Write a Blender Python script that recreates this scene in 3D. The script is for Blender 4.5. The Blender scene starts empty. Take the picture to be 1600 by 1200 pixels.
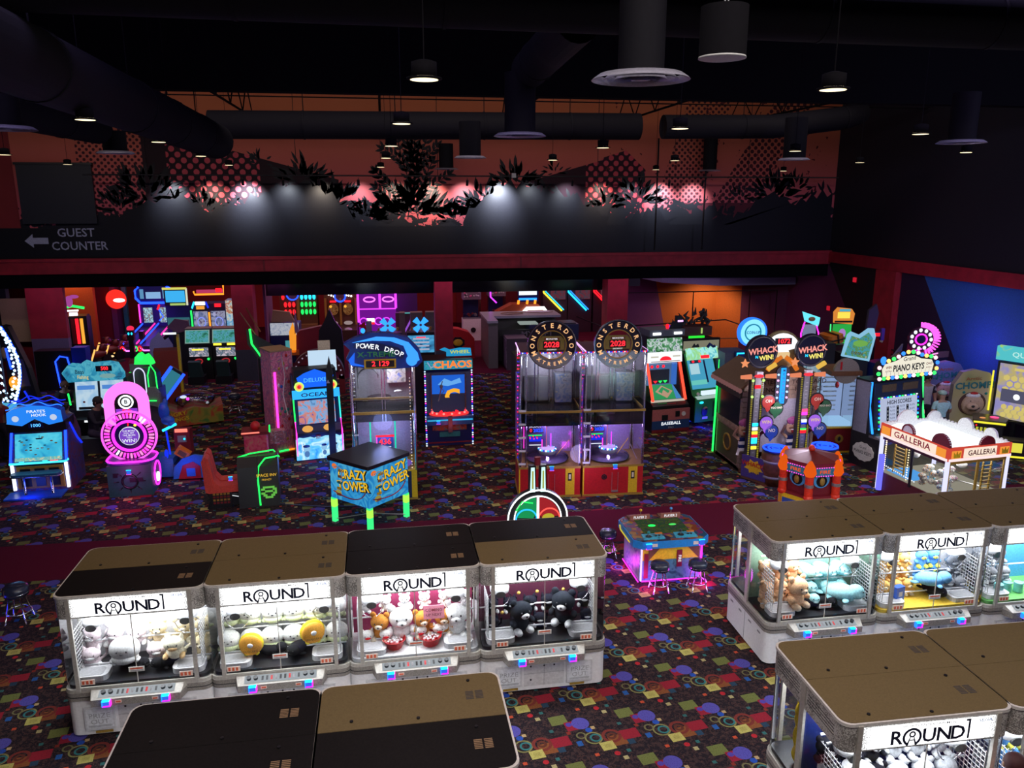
import bpy, math, random
from math import sin, cos, pi, radians as R
from mathutils import Vector, Matrix
random.seed(7)
SC = bpy.context.scene
COL = SC.collection
# ---------------------------------------------------------------- camera, world, exposure
cam_d = bpy.data.cameras.new('camera'); cam = bpy.data.objects.new('camera', cam_d); COL.objects.link(cam)
cam_d.sensor_width = 36; cam_d.lens = 36*1241/1600; cam_d.clip_start = .1; cam_d.clip_end = 300
cam.location = (0, 0, 7.1); cam.rotation_euler = (pi/2-.2304, 0, -.1568)
SC.camera = cam
SC.view_settings.view_transform = 'Standard'; SC.view_settings.look = 'None'
SC.view_settings.gamma = 1; SC.view_settings.use_curve_mapping = False
SC.view_settings.exposure = 0.0
w = bpy.data.worlds.new('world'); SC.world = w; w.use_nodes = True
w.node_tree.nodes['Background'].inputs[0].default_value = (.42, .36, .6, 1)
w.node_tree.nodes['Background'].inputs[1].default_value = .05
SC.cycles.use_denoising = True
SC.cycles.max_bounces = 6; SC.cycles.transparent_max_bounces = 16; SC.cycles.sample_clamp_indirect = 4
SC.cycles.caustics_reflective = False; SC.cycles.caustics_refractive = False

def lamp(name, kind, loc, energy, color=(1, 1, 1), rot=(0, 0, 0), **kw):
    d = bpy.data.lights.new(name, kind); d.energy = energy; d.color = color
    for k, v in kw.items(): setattr(d, k, v)
    o = bpy.data.objects.new(name, d); COL.objects.link(o); o.location = loc; o.rotation_euler = rot
    return o
# added unseen fill areas: balcony side, behind the girder, hall, low part, right wall
lamp('balcony_fill', 'AREA', (3, 2.5, 10.6), 780, (1, .9, .82), (R(14), 0, 0), shape='RECTANGLE', size=16, size_y=4)
lamp('mural_fill', 'AREA', (0, 20.3, 10.7), 330, (1, .85, .8), (R(72), 0, 0), shape='RECTANGLE', size=30, size_y=.5)
lamp('hall_fill', 'AREA', (3, 10.2, 10.7), 260, (.62, .5, 1), (R(25), 0, 0), shape='RECTANGLE', size=26, size_y=.6)
lamp('back_fill', 'AREA', (0, 31.9, 4.38), 220, (.8, .45, .9), (0, 0, 0), shape='RECTANGLE', size=28, size_y=.6)
lamp('back_fill', 'AREA', (0, 38.0, 4.38), 480, (1, .5, .6), (0, 0, 0), shape='RECTANGLE', size=26, size_y=6)
lamp('wall_fill', 'AREA', (16.2, 9.4, 10.4), 800, (.6, .6, 1), (R(35), R(-30), 0), shape='RECTANGLE', size=1, size_y=6)

# ---------------------------------------------------------------- materials
MATS = {}
def newmat(name):
    m = bpy.data.materials.new(name); m.use_nodes = True; nt = m.node_tree; nt.nodes.clear()
    out = nt.nodes.new('ShaderNodeOutputMaterial'); return m, nt, out
def c4(c): return (c[0], c[1], c[2], 1)
def pm(name, col, rough=.5, metal=0, var=.12, scale=30, spec=.5):
    """painted / plastic / metal with a slight grain"""
    if name in MATS: return MATS[name]
    m, nt, out = newmat(name); b = nt.nodes.new('ShaderNodeBsdfPrincipled')
    b.inputs['Roughness'].default_value = rough; b.inputs['Metallic'].default_value = metal
    b.inputs['Specular IOR Level'].default_value = spec
    tc = nt.nodes.new('ShaderNodeTexCoord'); n = nt.nodes.new('ShaderNodeTexNoise'); n.inputs['Scale'].default_value = scale
    nt.links.new(tc.outputs['Object'], n.inputs['Vector'])
    r = nt.nodes.new('ShaderNodeValToRGB'); e = r.color_ramp.elements
    e[0].position = .3; e[1].position = .7
    e[0].color = c4([x*(1-var) for x in col]); e[1].color = c4([min(1, x*(1+var)) for x in col])
    nt.links.new(n.outputs[0], r.inputs[0]); nt.links.new(r.outputs[0], b.inputs['Base Color'])
    nt.links.new(b.outputs[0], out.inputs[0]); MATS[name] = m; return m
def em(name, col, s=2.):
    """something that gives off light"""
    if name in MATS: return MATS[name]
    m, nt, out = newmat(name); e = nt.nodes.new('ShaderNodeEmission')
    e.inputs[0].default_value = c4(col); e.inputs[1].default_value = s
    nt.links.new(e.outputs[0], out.inputs[0]); MATS[name] = m; return m
def art(name, cols, scale=4, emis=0, rough=.4, distort=1.5, kind='noise', detail=2):
    """printed artwork or a screen picture: patches of flat colours"""
    if name in MATS: return MATS[name]
    m, nt, out = newmat(name); tc = nt.nodes.new('ShaderNodeTexCoord')
    if kind == 'noise':
        n = nt.nodes.new('ShaderNodeTexNoise'); n.inputs['Detail'].default_value = detail; n.inputs['Distortion'].default_value = distort
        fac = n.outputs[0]
    else:
        n = nt.nodes.new('ShaderNodeTexVoronoi'); s = nt.nodes.new('ShaderNodeSeparateColor')
        nt.links.new(n.outputs['Color'], s.inputs[0]); fac = s.outputs[0]
    n.inputs['Scale'].default_value = scale; nt.links.new(tc.outputs['Object'], n.inputs['Vector'])
    r = nt.nodes.new('ShaderNodeValToRGB'); r.color_ramp.interpolation = 'CONSTANT' if kind != 'noise' else 'EASE'
    k = len(cols); e = r.color_ramp.elements
    while len(e) < k: e.new(.5)
    for i, c in enumerate(cols):
        e[i].position = (.28+.44*i/(k-1)) if kind == 'noise' else i/k
        e[i].color = c4(c)
    nt.links.new(fac, r.inputs[0])
    if emis:
        sh = nt.nodes.new('ShaderNodeEmission'); sh.inputs[1].default_value = emis; nt.links.new(r.outputs[0], sh.inputs[0])
    else:
        sh = nt.nodes.new('ShaderNodeBsdfPrincipled'); sh.inputs['Roughness'].default_value = rough; nt.links.new(r.outputs[0], sh.inputs['Base Color'])
    nt.links.new(sh.outputs[0], out.inputs[0]); MATS[name] = m; return m
def glassmat(name, col=(1, 1, 1), gl=.08):
    m, nt, out = newmat(name); t = nt.nodes.new('ShaderNodeBsdfTransparent'); t.inputs[0].default_value = c4(col)
    g = nt.nodes.new('ShaderNodeBsdfGlossy'); g.inputs['Roughness'].default_value = .05
    f = nt.nodes.new('ShaderNodeFresnel'); f.inputs[0].default_value = 1.35
    a = nt.nodes.new('ShaderNodeMath'); a.operation = 'ADD'; a.inputs[1].default_value = gl-.04; a.use_clamp = True
    x = nt.nodes.new('ShaderNodeMixShader'); nt.links.new(f.outputs[0], a.inputs[0]); nt.links.new(a.outputs[0], x.inputs[0])
    nt.links.new(t.outputs[0], x.inputs[1]); nt.links.new(g.outputs[0], x.inputs[2]); nt.links.new(x.outputs[0], out.inputs[0])
    MATS[name] = m; return m
GL = glassmat('clear_glass', (.97, .98, 1), .05)
ACR = glassmat('tinted_acrylic', (.88, .88, .95), .1)
K = dict
WHITE = pm('white_plastic', (.78, .78, .8), .4); BLACK = pm('black_plastic', (.012, .012, .016), .35)
DGREY = pm('dark_grey', (.05, .05, .06), .5); GREY = pm('mid_grey', (.25, .25, .27), .5); LGREY = pm('light_grey', (.5, .5, .52), .45)
CHROME = pm('chrome', (.75, .75, .8), .15, 1); STEEL = pm('brushed_steel', (.5, .48, .45), .35, .8)
RED = pm('red_paint', (.5, .015, .02), .35); DRED = pm('dark_red_paint', (.2, .01, .02), .5); YEL = pm('yellow_paint', (.75, .5, .02), .4)
BLUE = pm('blue_paint', (.02, .12, .6), .35); DBLUE = pm('dark_blue_paint', (.01, .02, .12), .35); GREEN = pm('green_paint', (.03, .35, .06), .4)
ORANGE = pm('orange_paint', (.7, .18, .02), .4); PINKP = pm('pink_paint', (.7, .12, .3), .4); PURP = pm('purple_paint', (.2, .05, .4), .4)
GOLD = pm('gold_paint', (.45, .28, .05), .35, .3); BROWN = pm('brown_wood', (.16, .07, .03), .6); TAN = pm('tan_wood', (.35, .22, .12), .6)
TEAL = pm('teal_paint', (.02, .25, .25), .4); CREAM = pm('cream_paint', (.75, .68, .5), .5); SKY = pm('sky_blue_paint', (.1, .42, .85), .4)
eW = em('white_light', (1, 1, 1), 2.2); eWs = em('soft_white_light', (.9, .95, 1), 1.1); eB = em('blue_neon', (.01, .05, 1), 3.5); eC = em('cyan_neon', (.02, .6, 1), 2)
eP = em('pink_neon', (1, .04, .5), 2.2); eV = em('violet_neon', (.55, .04, 1), 2.6); eR = em('red_led', (1, .01, .02), 2.2); eG = em('green_neon', (.02, 1, .12), 1.6)
eY = em('yellow_light', (1, .75, .05), 1.6); eO = em('orange_neon', (1, .28, .02), 1.8); eM = em('magenta_neon', (1, .03, .8), 2.2); eWarm = em('warm_bulb', (1, .75, .4), 2.2)
eBd = em('deep_blue_light', (.01, .03, .8), 1.2)

ORD = 'first second third fourth fifth sixth seventh eighth ninth tenth eleventh twelfth thirteenth fourteenth fifteenth sixteenth'.split()
# ---------------------------------------------------------------- mesh builder
TXT = {}
def text_geo(s, bold=0.0):
    key = (s, bold)
    if key not in TXT:
        c = bpy.data.curves.new('lettering', 'FONT'); c.body = s; c.size = 1; c.align_x = 'CENTER'; c.align_y = 'CENTER'; c.offset = bold
        c.resolution_u = 2; o = bpy.data.objects.new('lettering', c); me = bpy.data.meshes.new_from_object(o)
        TXT[key] = ([v.co.copy() for v in me.vertices], [list(p.vertices) for p in me.polygons])
        bpy.data.objects.remove(o); bpy.data.curves.remove(c); bpy.data.meshes.remove(me)
    return TXT[key]
I4 = Matrix.Identity(4)
def T(x, y, z): return Matrix.Translation((x, y, z))
def RX(a): return Matrix.Rotation(R(a), 4, 'X')
def RY(a): return Matrix.Rotation(R(a), 4, 'Y')
def RZ(a): return Matrix.Rotation(R(a), 4, 'Z')
def SCL(x, y, z): return Matrix.Diagonal((x, y, z, 1))
class MB:
    def __init__(s): s.v = []; s.f = []; s.mi = []; s.sm = []; s.mats = []; s.m = I4
    def at(s, m): s.m = m; return s
    def add(s, vs, fs, mat, smooth=False):
        b = len(s.v); s.v += [s.m @ Vector(v) for v in vs]
        if mat not in s.mats: s.mats.append(mat)
        k = s.mats.index(mat)
        for f in fs: s.f.append([b+i for i in f]); s.mi.append(k); s.sm.append(smooth)
        return s
    def box(s, x0, x1, y0, y1, z0, z1, mat):
        return s.add([(x, y, z) for z in (z0, z1) for y in (y0, y1) for x in (x0, x1)],
                     [(0, 2, 3, 1), (4, 5, 7, 6), (0, 1, 5, 4), (2, 6, 7, 3), (0, 4, 6, 2), (1, 3, 7, 5)], mat)
    def poly(s, pts, h0, h1, mat, axis='z', side=None, smooth=False, holes=None):
        """outline extruded along an axis; axis x: pts are (y,z); axis y: (x,z); axis z: (x,y)"""
        n = len(pts)
        g = {'z': lambda p, h: (p[0], p[1], h), 'y': lambda p, h: (p[0], h, p[1]), 'x': lambda p, h: (h, p[0], p[1])}[axis]
        vs = [g(p, h0) for p in pts]+[g(p, h1) for p in pts]
        s.add(vs, [list(range(n))[::-1], list(range(n, 2*n))], side or mat)
        return s.add(vs, [(i, (i+1) % n, n+(i+1) % n, n+i) for i in range(n)], mat, smooth)
    def ringwall(s, pts, z0, z1, mat, smooth=True):
        n = len(pts); vs = [(p[0], p[1], z) for z in (z0, z1) for p in pts]
        return s.add(vs, [(i, (i+1) % n, n+(i+1) % n, n+i) for i in range(n)], mat, smooth)
    def quad(s, a, b, c, d, mat): return s.add([a, b, c, d], [(0, 1, 2, 3)], mat)
    def cyl(s, p0, p1, r, mat, n=12, r1=None, cap=True):
        p0, p1 = Vector(p0), Vector(p1); d = (p1-p0).normalized(); q = d.to_track_quat('Z', 'Y').to_matrix()
        r1 = r if r1 is None else r1; vs = []
        for p, rr in ((p0, r), (p1, r1)):
            for i in range(n): vs.append(p+q @ Vector((rr*cos(2*pi*i/n), rr*sin(2*pi*i/n), 0)))
        s.add(vs, [(i, (i+1) % n, n+(i+1) % n, n+i) for i in range(n)], mat, n > 6)
        if cap: s.add(vs, [list(range(n))[::-1], list(range(n, 2*n))], mat)
        return s
    def tube(s, pts, r, mat, n=6, closed=False):
        pts = [Vector(p) for p in pts]; N = len(pts); rings = []
        for i, p in enumerate(pts):
            if closed: d = pts[(i+1) % N]-pts[i-1]
            else: d = pts[min(i+1, N-1)]-pts[max(i-1, 0)]
            d.normalize(); up = Vector((0, 0, 1)) if abs(d.z) < .95 else Vector((0, 1, 0))
            a = d.cross(up).normalized(); b = a.cross(d)
            rings.append([p+a*r*cos(2*pi*k/n)+b*r*sin(2*pi*k/n) for k in range(n)])
        vs = [v for g in rings for v in g]; fs = []
        for i in range(N if closed else N-1):
            j = (i+1) % N
            for k in range(n): fs.append((i*n+k, i*n+(k+1) % n, j*n+(k+1) % n, j*n+k))
        if not closed: fs += [list(range(n)), list(range((N-1)*n, N*n))[::-1]]
        return s.add(vs, fs, mat, True)
    def lathe(s, prof, mat, n=16, c=(0, 0, 0), cap=True):
        """profile (r, z) turned about z"""
        vs = []; k = len(prof)
        for r, z in prof:
            for i in range(n): vs.append((c[0]+r*cos(2*pi*i/n), c[1]+r*sin(2*pi*i/n), c[2]+z))
        fs = [(j*n+i, j*n+(i+1) % n, (j+1)*n+(i+1) % n, (j+1)*n+i) for j in range(k-1) for i in range(n)]
        if cap: fs += [list(range(n))[::-1], list(range((k-1)*n, k*n))]
        return s.add(vs, fs, mat, True)
    def ell(s, c, r, mat, n=12, m=8):
        if not isinstance(r, (tuple, list)): r = (r, r, r)
        vs = [(c[0], c[1], c[2]-r[2])]
        for j in range(1, m):
            a = -pi/2+pi*j/m
            for i in range(n): vs.append((c[0]+r[0]*cos(a)*cos(2*pi*i/n), c[1]+r[1]*cos(a)*sin(2*pi*i/n), c[2]+r[2]*sin(a)))
        vs.append((c[0], c[1], c[2]+r[2])); L = len(vs)-1; fs = []
        for i in range(n): fs.append((0, 1+(i+1) % n, 1+i)); fs.append((L, L-n+i, L-n+(i+1) % n))
        for j in range(m-2):
            for i in range(n): fs.append((1+j*n+i, 1+j*n+(i+1) % n, 1+(j+1)*n+(i+1) % n, 1+(j+1)*n+i))
        return s.add(vs, fs, mat, True)
    def ring(s, c, r, t, mat, n=32, a0=0, a1=360, k=6):
        """neon ring in the x-z plane facing front"""
        full = abs(a1-a0) >= 360; N = n if full else n+1
        pts = [(c[0]+r*cos(R(a0+(a1-a0)*i/n)), c[1], c[2]+r*sin(R(a0+(a1-a0)*i/n))) for i in range(N)]
        return s.tube(pts, t, mat, k, full)
    def disc(s, c, r, y0, y1, mat, n=28, sx=1, side=None):
        return s.poly([(c[0]+sx*r*cos(2*pi*i/n), c[1]+r*sin(2*pi*i/n)) for i in range(n)], y0, y1, mat, 'y', side)
    def annulus(s, c, r0, r1, y0, y1, mat, n=36, a0=0, a1=360):
        for i in range(n):
            a, b = R(a0+(a1-a0)*i/n), R(a0+(a1-a0)*(i+1)/n)
            P = [(c[0]+r*cos(t), c[1]+r*sin(t)) for r, t in ((r0, a), (r1, a), (r1, b), (r0, b))]
            vs = [(p[0], y, p[1]) for y in (y0, y1) for p in P]
            s.add(vs, [(0, 1, 2, 3), (7, 6, 5, 4), (1, 5, 6, 2), (0, 3, 7, 4)], mat)
        return s
    def text(s, t, size, mat, m=None, sx=1, bold=0.0):
        """lettering; the default plane is x-z facing front (-y)"""
        vs, fs = text_geo(t, bold); old = s.m; s.m = old @ (m or I4) @ RX(90) @ SCL(size*sx, size, 1); s.add(vs, fs, mat); s.m = old
        return s
    def slab(s, a, b, x0, x1, t, mat, side=None):
        """board lying on the slope from a=(y,z) to b=(y,z), thickness t towards the front"""
        dy, dz = b[0]-a[0], b[1]-a[1]; L = math.hypot(dy, dz); ny, nz = -dz/L*t, dy/L*t
        vs = [(x, p[0]+q[0], p[1]+q[1]) for x in (x0, x1) for p, q in ((a, (0, 0)), (b, (0, 0)), (b, (ny, nz)), (a, (ny, nz)))]
        s.add(vs, [(3, 7, 6, 2)], mat)
        return s.add(vs, [(0, 1, 2, 3), (7, 6, 5, 4), (0, 4, 5, 1), (1, 5, 6, 2), (0, 3, 7, 4)], side or mat)
    def build(s, name, parent=None, label=None, bevel=0, kind=None):
        me = bpy.data.meshes.new(name); me.from_pydata([tuple(v) for v in s.v], [], s.f)
        for m in s.mats: me.materials.append(m)
        for p, k, sm in zip(me.polygons, s.mi, s.sm): p.material_index = k; p.use_smooth = sm
        me.update(); o = bpy.data.objects.new(name, me); COL.objects.link(o)
        if parent: o.parent = parent
        if label: o['label'] = label
        if kind: o['kind'] = kind
        if bevel:
            b = o.modifiers.new('bevel', 'BEVEL'); b.width = bevel; b.segments = 2; b.limit_method = 'ANGLE'
        return o
def slope(a, b, u=.5, x=0, off=.012):
    """matrix of the plane on the slope a->b ((y,z) bottom to top), for lettering on it"""
    dy, dz = b[0]-a[0], b[1]-a[1]; ang = math.degrees(math.atan2(dy, dz)); L = math.hypot(dy, dz)
    return T(x, a[0]+dy*u-dz/L*off, a[1]+dz*u+dy/L*off) @ RX(-ang)
def rrect(w, d, r, n=5, cx=0, cy=0):
    pts = []
    for sx, sy, a in ((1, -1, -90), (1, 1, 0), (-1, 1, 90), (-1, -1, 180)):
        for i in range(n+1):
            t = R(a+90*i/n); pts.append((cx+sx*(w/2-r)+r*cos(t), cy+sy*(d/2-r)+r*sin(t)))
    return pts
def bezier_arc(p0, p1, p2, n=8):
    return [tuple((1-t)**2*a+2*t*(1-t)*b+t*t*c for a, b, c in zip(p0, p1, p2)) for t in [i/n for i in range(n+1)]]
def thing(name, label, cat, loc=(0, 0, 0), rz=0, group=None):
    o = bpy.data.objects.new(name, None); COL.objects.link(o); o.location = loc; o.rotation_euler = (0, 0, R(rz)); o.empty_display_size = .1
    o['label'] = label; o['category'] = cat
    if group: o['group'] = group
    return o
def tag(o, label, cat, group=None, loc=None, rz=0):
    o['label'] = label; o['category'] = cat
    if group: o['group'] = group
    if loc is not None: o.location = loc; o.rotation_euler = (0, 0, R(rz))
    return o
def dup(o, parent=None, **kw):
    c = o.copy(); COL.objects.link(c)
    if parent: c.parent = parent
    for ch in o.children: dup(ch, c)
    for k, v in kw.items():
        if k == 'loc': c.location = v
        elif k == 'rz': c.rotation_euler = (c.rotation_euler[0], c.rotation_euler[1], R(v))
        elif k == 'scale': c.scale = (v, v, v)
        else: c[k] = v
    return c
def struct(name, mb, label=None): return mb.build(name, None, label, 0, 'structure')

# ---------------------------------------------------------------- node helpers for the floor and the mural
class NT:
    def __init__(s, nt): s.nt = nt
    def m(s, op, a, b=None, c=None, clamp=False):
        n = s.nt.nodes.new('ShaderNodeMath'); n.operation = op; n.use_clamp = clamp
        for i, x in enumerate((a, b, c)):
            if x is None: continue
            if isinstance(x, (int, float)): n.inputs[i].default_value = x
            else: s.nt.links.new(x, n.inputs[i])
        return n.outputs[0]
    def mix(s, f, a, b):
        n = s.nt.nodes.new('ShaderNodeMix'); n.data_type = 'RGBA'
        for i, x in ((0, f), (6, a), (7, b)):
            if isinstance(x, (int, float)): n.inputs[i].default_value = x
            elif isinstance(x, tuple): n.inputs[i].default_value = c4(x)
            else: s.nt.links.new(x, n.inputs[i])
        return n.outputs[2]
    def noise(s, vec, scale, detail=2, dist=0):
        n = s.nt.nodes.new('ShaderNodeTexNoise'); n.inputs['Scale'].default_value = scale; n.inputs['Detail'].default_value = detail
        n.inputs['Distortion'].default_value = dist; s.nt.links.new(vec, n.inputs['Vector']); return n.outputs[0]
def carpet_material():
    m, nt, out = newmat('patterned_carpet'); N = NT(nt); tc = nt.nodes.new('ShaderNodeTexCoord')
    sp = nt.nodes.new('ShaderNodeSeparateXYZ'); nt.links.new(tc.outputs['Object'], sp.inputs[0]); x, y = sp.outputs[0], sp.outputs[1]
    TL = .964
    # lattice is turned a little: u along x, v along y
    u0 = N.m('ADD', N.m('MULTIPLY', N.m('SUBTRACT', x, 3.404), 1/TL), N.m('MULTIPLY', N.m('SUBTRACT', y, 9.408), .036/TL))
    v0 = N.m('ADD', N.m('MULTIPLY', N.m('SUBTRACT', y, 9.408), 1/TL), N.m('MULTIPLY', N.m('SUBTRACT', x, 3.404), -.023/TL))
    def rel(cx, cy):
        u = N.m('SUBTRACT', N.m('FRACT', N.m('ADD', u0, .5-cx)), .5); v = N.m('SUBTRACT', N.m('FRACT', N.m('ADD', v0, .5-cy)), .5); return u, v
    def length(u, v): return N.m('SQRT', N.m('ADD', N.m('MULTIPLY', u, u), N.m('MULTIPLY', v, v)))
    def circ(cx, cy, r): return N.m('LESS_THAN', length(*rel(cx, cy)), r)
    def ringm(cx, cy, r, t): return N.m('LESS_THAN', N.m('ABSOLUTE', N.m('SUBTRACT', length(*rel(cx, cy)), r)), t)
    def boxm(cx, cy, hx, hy, sk=.12):
        u, v = rel(cx, cy); uu = N.m('ADD', u, N.m('MULTIPLY', v, sk)); vv = N.m('SUBTRACT', v, N.m('MULTIPLY', u, sk))
        return N.m('MULTIPLY', N.m('LESS_THAN', N.m('ABSOLUTE', uu), hx), N.m('LESS_THAN', N.m('ABSOLUTE', vv), hy))
    obj = tc.outputs['Object']
    gr = N.noise(obj, 60, 3); patch = N.noise(obj, 14, 3)
    base = N.mix(N.m('GREATER_THAN', patch, .54), (.014, .011, .016), (.04, .025, .026))
    base = N.mix(N.m('GREATER_THAN', N.noise(obj, 26, 1, 2), .6), base, (.07, .035, .03))
    col = base
    for msk, c in ((boxm(.42, .56, .12, .11), (.2, .07, .025)), (boxm(.60, .50, .05, .05), (.02, .05, .09)),
                   (boxm(.63, .66, .135, .1), (.24, .016, .03)), (boxm(.70, .12, .125, .1), (.13, .15, .045)), (boxm(.90, -.03+1, .13, .1), (.24, .016, .035)),
                   (ringm(.10, .66, .115, .012), (.2, .19, .07)), (ringm(.13, .66, .07, .014), (.03, .16, .17)), (ringm(.36, .66, .12, .022), (.16, .03, .025)), (ringm(.36, .66, .05, .02), (.1, .03, .02)),
                   (ringm(.94, .74, .06, .012), (.14, .13, .06)), (boxm(.25, .47, .10, .085), (.42, .38, .11)), (boxm(.25, .47, .05, .04), (.34, .31, .09)),
                   (circ(.33, .30, .042), (.38, .02, .03)), (boxm(.42, .20, .035, .035), (.38, .33, .16)), (boxm(.05, .32, .03, .028), (.45, .07, .03)), (boxm(.88, .58, .04, .05), (.02, .09, .3)),
                   (boxm(.15, .88, .03, .03), (.42, .3, .15)), (circ(.83, .0, .045), (.07, .05, .3)), (circ(.08, .835, .05), (.02, .07, .36)), (circ(0, 0, .128), (.08, .07, .33)),
                   (boxm(.5, .33, .028, .03), (.03, .13, .13)), (boxm(.78, .82, .028, .03), (.2, .03, .02)), (boxm(.55, .9, .03, .028), (.03, .12, .12))):
        col = N.mix(msk, col, c)
    col = N.mix(N.m('MULTIPLY', N.m('GREATER_THAN', gr, .58), .35), col, (.02, .01, .015))
    # plain burgundy walkway
    wlk = N.m('MULTIPLY', N.m('GREATER_THAN', y, 15.1), N.m('LESS_THAN', y, 16.85))
    back = N.m('GREATER_THAN', y, 32.0)
    wall = N.m('MAXIMUM', wlk, back)
    col = N.mix(wall, col, N.mix(gr, (.07, .004, .015), (.1, .007, .025)))
    b = nt.nodes.new('ShaderNodeBsdfPrincipled'); b.inputs['Roughness'].default_value = .95; b.inputs['Specular IOR Level'].default_value = .1
    nt.links.new(col, b.inputs['Base Color']); nt.links.new(b.outputs[0], out.inputs[0]); return m
def mural_material():
    """orange to pink painted wall with halftone dots, black plant shapes growing out of the bottom"""
    m, nt, out = newmat('painted_mural'); N = NT(nt); tc = nt.nodes.new('ShaderNodeTexCoord')
    sp = nt.nodes.new('ShaderNodeSeparateXYZ'); nt.links.new(tc.outputs['Object'], sp.inputs[0]); x, z = sp.outputs[0], sp.outputs[2]
    obj = tc.outputs['Object']
    g = N.m('DIVIDE', N.m('SUBTRACT', z, 6.8), 3.4, clamp=True)
    col = N.mix(g, (.62, .11, .14), (.55, .15, .06))
    def dots(ax, sc, r):
        a, b = N.m('MULTIPLY', N.m('ADD', x, z), sc), N.m('MULTIPLY', N.m('SUBTRACT', x, z), sc)
        u, v = N.m('SUBTRACT', N.m('FRACT', a), .5), N.m('SUBTRACT', N.m('FRACT', b), .5)
        return N.m('LESS_THAN', N.m('SQRT', N.m('ADD', N.m('MULTIPLY', u, u), N.m('MULTIPLY', v, v))), r)
    def band(v, lo, hi): return N.m('MULTIPLY', N.m('GREATER_THAN', v, lo), N.m('LESS_THAN', v, hi))
    nz = N.noise(obj, .8, 4, .4)
    DK = (.055, .01, .02)
    # dotted bands left and right of the middle
    col = N.mix(N.m('MULTIPLY', band(x, -10.6, -7.3), dots(0, 4.4, .32)), col, DK)
    col = N.mix(N.m('MULTIPLY', band(N.m('SUBTRACT', x, N.m('MULTIPLY', z, .3)), 8.6, 10.4), dots(0, 4.2, .32)), col, DK)
    col = N.mix(N.m('MULTIPLY', band(N.m('SUBTRACT', x, N.m('MULTIPLY', z, .6)), 8.9, 10.6), dots(0, 3.6, .38)), col, DK)
    # long dark wedges
    w1 = N.m('MULTIPLY', band(x, -8.4, .1), N.m('LESS_THAN', z, N.m('ADD', 7.75, N.m('MULTIPLY', N.m('SUBTRACT', -1.6, x), .27))))
    w1 = N.m('MULTIPLY', w1, band(x, -8.4, -1.6))
    col = N.mix(w1, col, N.mix(N.m('MULTIPLY', dots(0, 2.5, .36), band(x, -7.6, -4.4)), (.02, .006, .012), (.6, .08, .11)))
    w2 = N.m('MULTIPLY', band(x, 5.6, 10.2), N.m('LESS_THAN', z, N.m('ADD', 7.75, N.m('MULTIPLY', N.m('SUBTRACT', x, 5.6), .30))))
    w2 = N.m('MULTIPLY', w2, N.m('LESS_THAN', z, N.m('SUBTRACT', 9.15, N.m('MULTIPLY', N.m('ABSOLUTE', N.m('SUBTRACT', x, 9.1)), .9))))
    w2 = N.m('MAXIMUM', w2, N.m('MULTIPLY', band(x, 5.6, 9.1), N.m('LESS_THAN', z, N.m('ADD', 7.72, N.m('MULTIPLY', N.m('SUBTRACT', x, 5.6), .28)))))
    col = N.mix(w2, col, N.mix(N.m('MULTIPLY', dots(0, 2.5, .36), N.m('GREATER_THAN', x, 7.8)), (.03, .006, .016), (.6, .07, .1)))
    # brown slabs at the right
    s1 = N.m('MULTIPLY', band(x, 11.3, 15.4), N.m('LESS_THAN', z, 6.9)); col = N.mix(s1, col, (.12, .02, .035))
    # splatter
    col = N.mix(N.m('MULTIPLY', N.m('GREATER_THAN', N.noise(obj, 3.2, 3, .5), .67), N.m('GREATER_THAN', x, 8.5)), col, (.1, .015, .02))
    # black ground at the bottom with a ragged edge
    rag = N.m('MULTIPLY', N.m('SUBTRACT', N.noise(obj, 2.4, 5, 1.2), .5), 2.4)
    big = N.m('MULTIPLY', N.m('SUBTRACT', N.noise(obj, .35, 1), .5), 2.2)
    hgt = N.m('ADD', 6.5, N.m('ADD', rag, big)); col = N.mix(N.m('LESS_THAN', z, hgt), col, (.012, .012, .02))
    col = N.mix(N.m('LESS_THAN', x, -12.7), col, N.mix(nz, (.16, .015, .02), (.3, .03, .035)))
    col = N.mix(N.m('LESS_THAN', z, 5.9), col, (.012, .012, .02))
    b = nt.nodes.new('ShaderNodeBsdfPrincipled'); b.inputs['Roughness'].default_value = .7; b.inputs['Specular IOR Level'].default_value = .3
    nt.links.new(col, b.inputs['Base Color']); nt.links.new(b.outputs[0], out.inputs[0]); return m
CARPET = carpet_material(); MURAL = mural_material()
INK = pm('black_wall_paint', (.011, .011, .017), .5, spec=.25); NAVY = pm('navy_wall_paint', (.009, .009, .019), .75)
BAND = pm('red_band_paint', (.4, .016, .035), .6, var=.2, scale=3); COLR = pm('red_column_paint', (.3, .01, .025), .7, var=.15, scale=3)
BLK = pm('black_ceiling_paint', (.005, .0045, .007), .9, spec=.1); DUCT = pm('dark_duct_metal', (.007, .0065, .011), .75, 0, spec=.15)
# ================================================================ the hall
F = MB(); F.quad((-26, 1, 0), (30, 1, 0), (30, 52, 0), (-26, 52, 0), CARPET); struct('floor', F)
WY = 31.0; WX = 18.3
b = MB(); b.box(-26, WX+.3, WY, WY+.4, 4.95, 11.2, MURAL); struct('wall_back', b)
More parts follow.
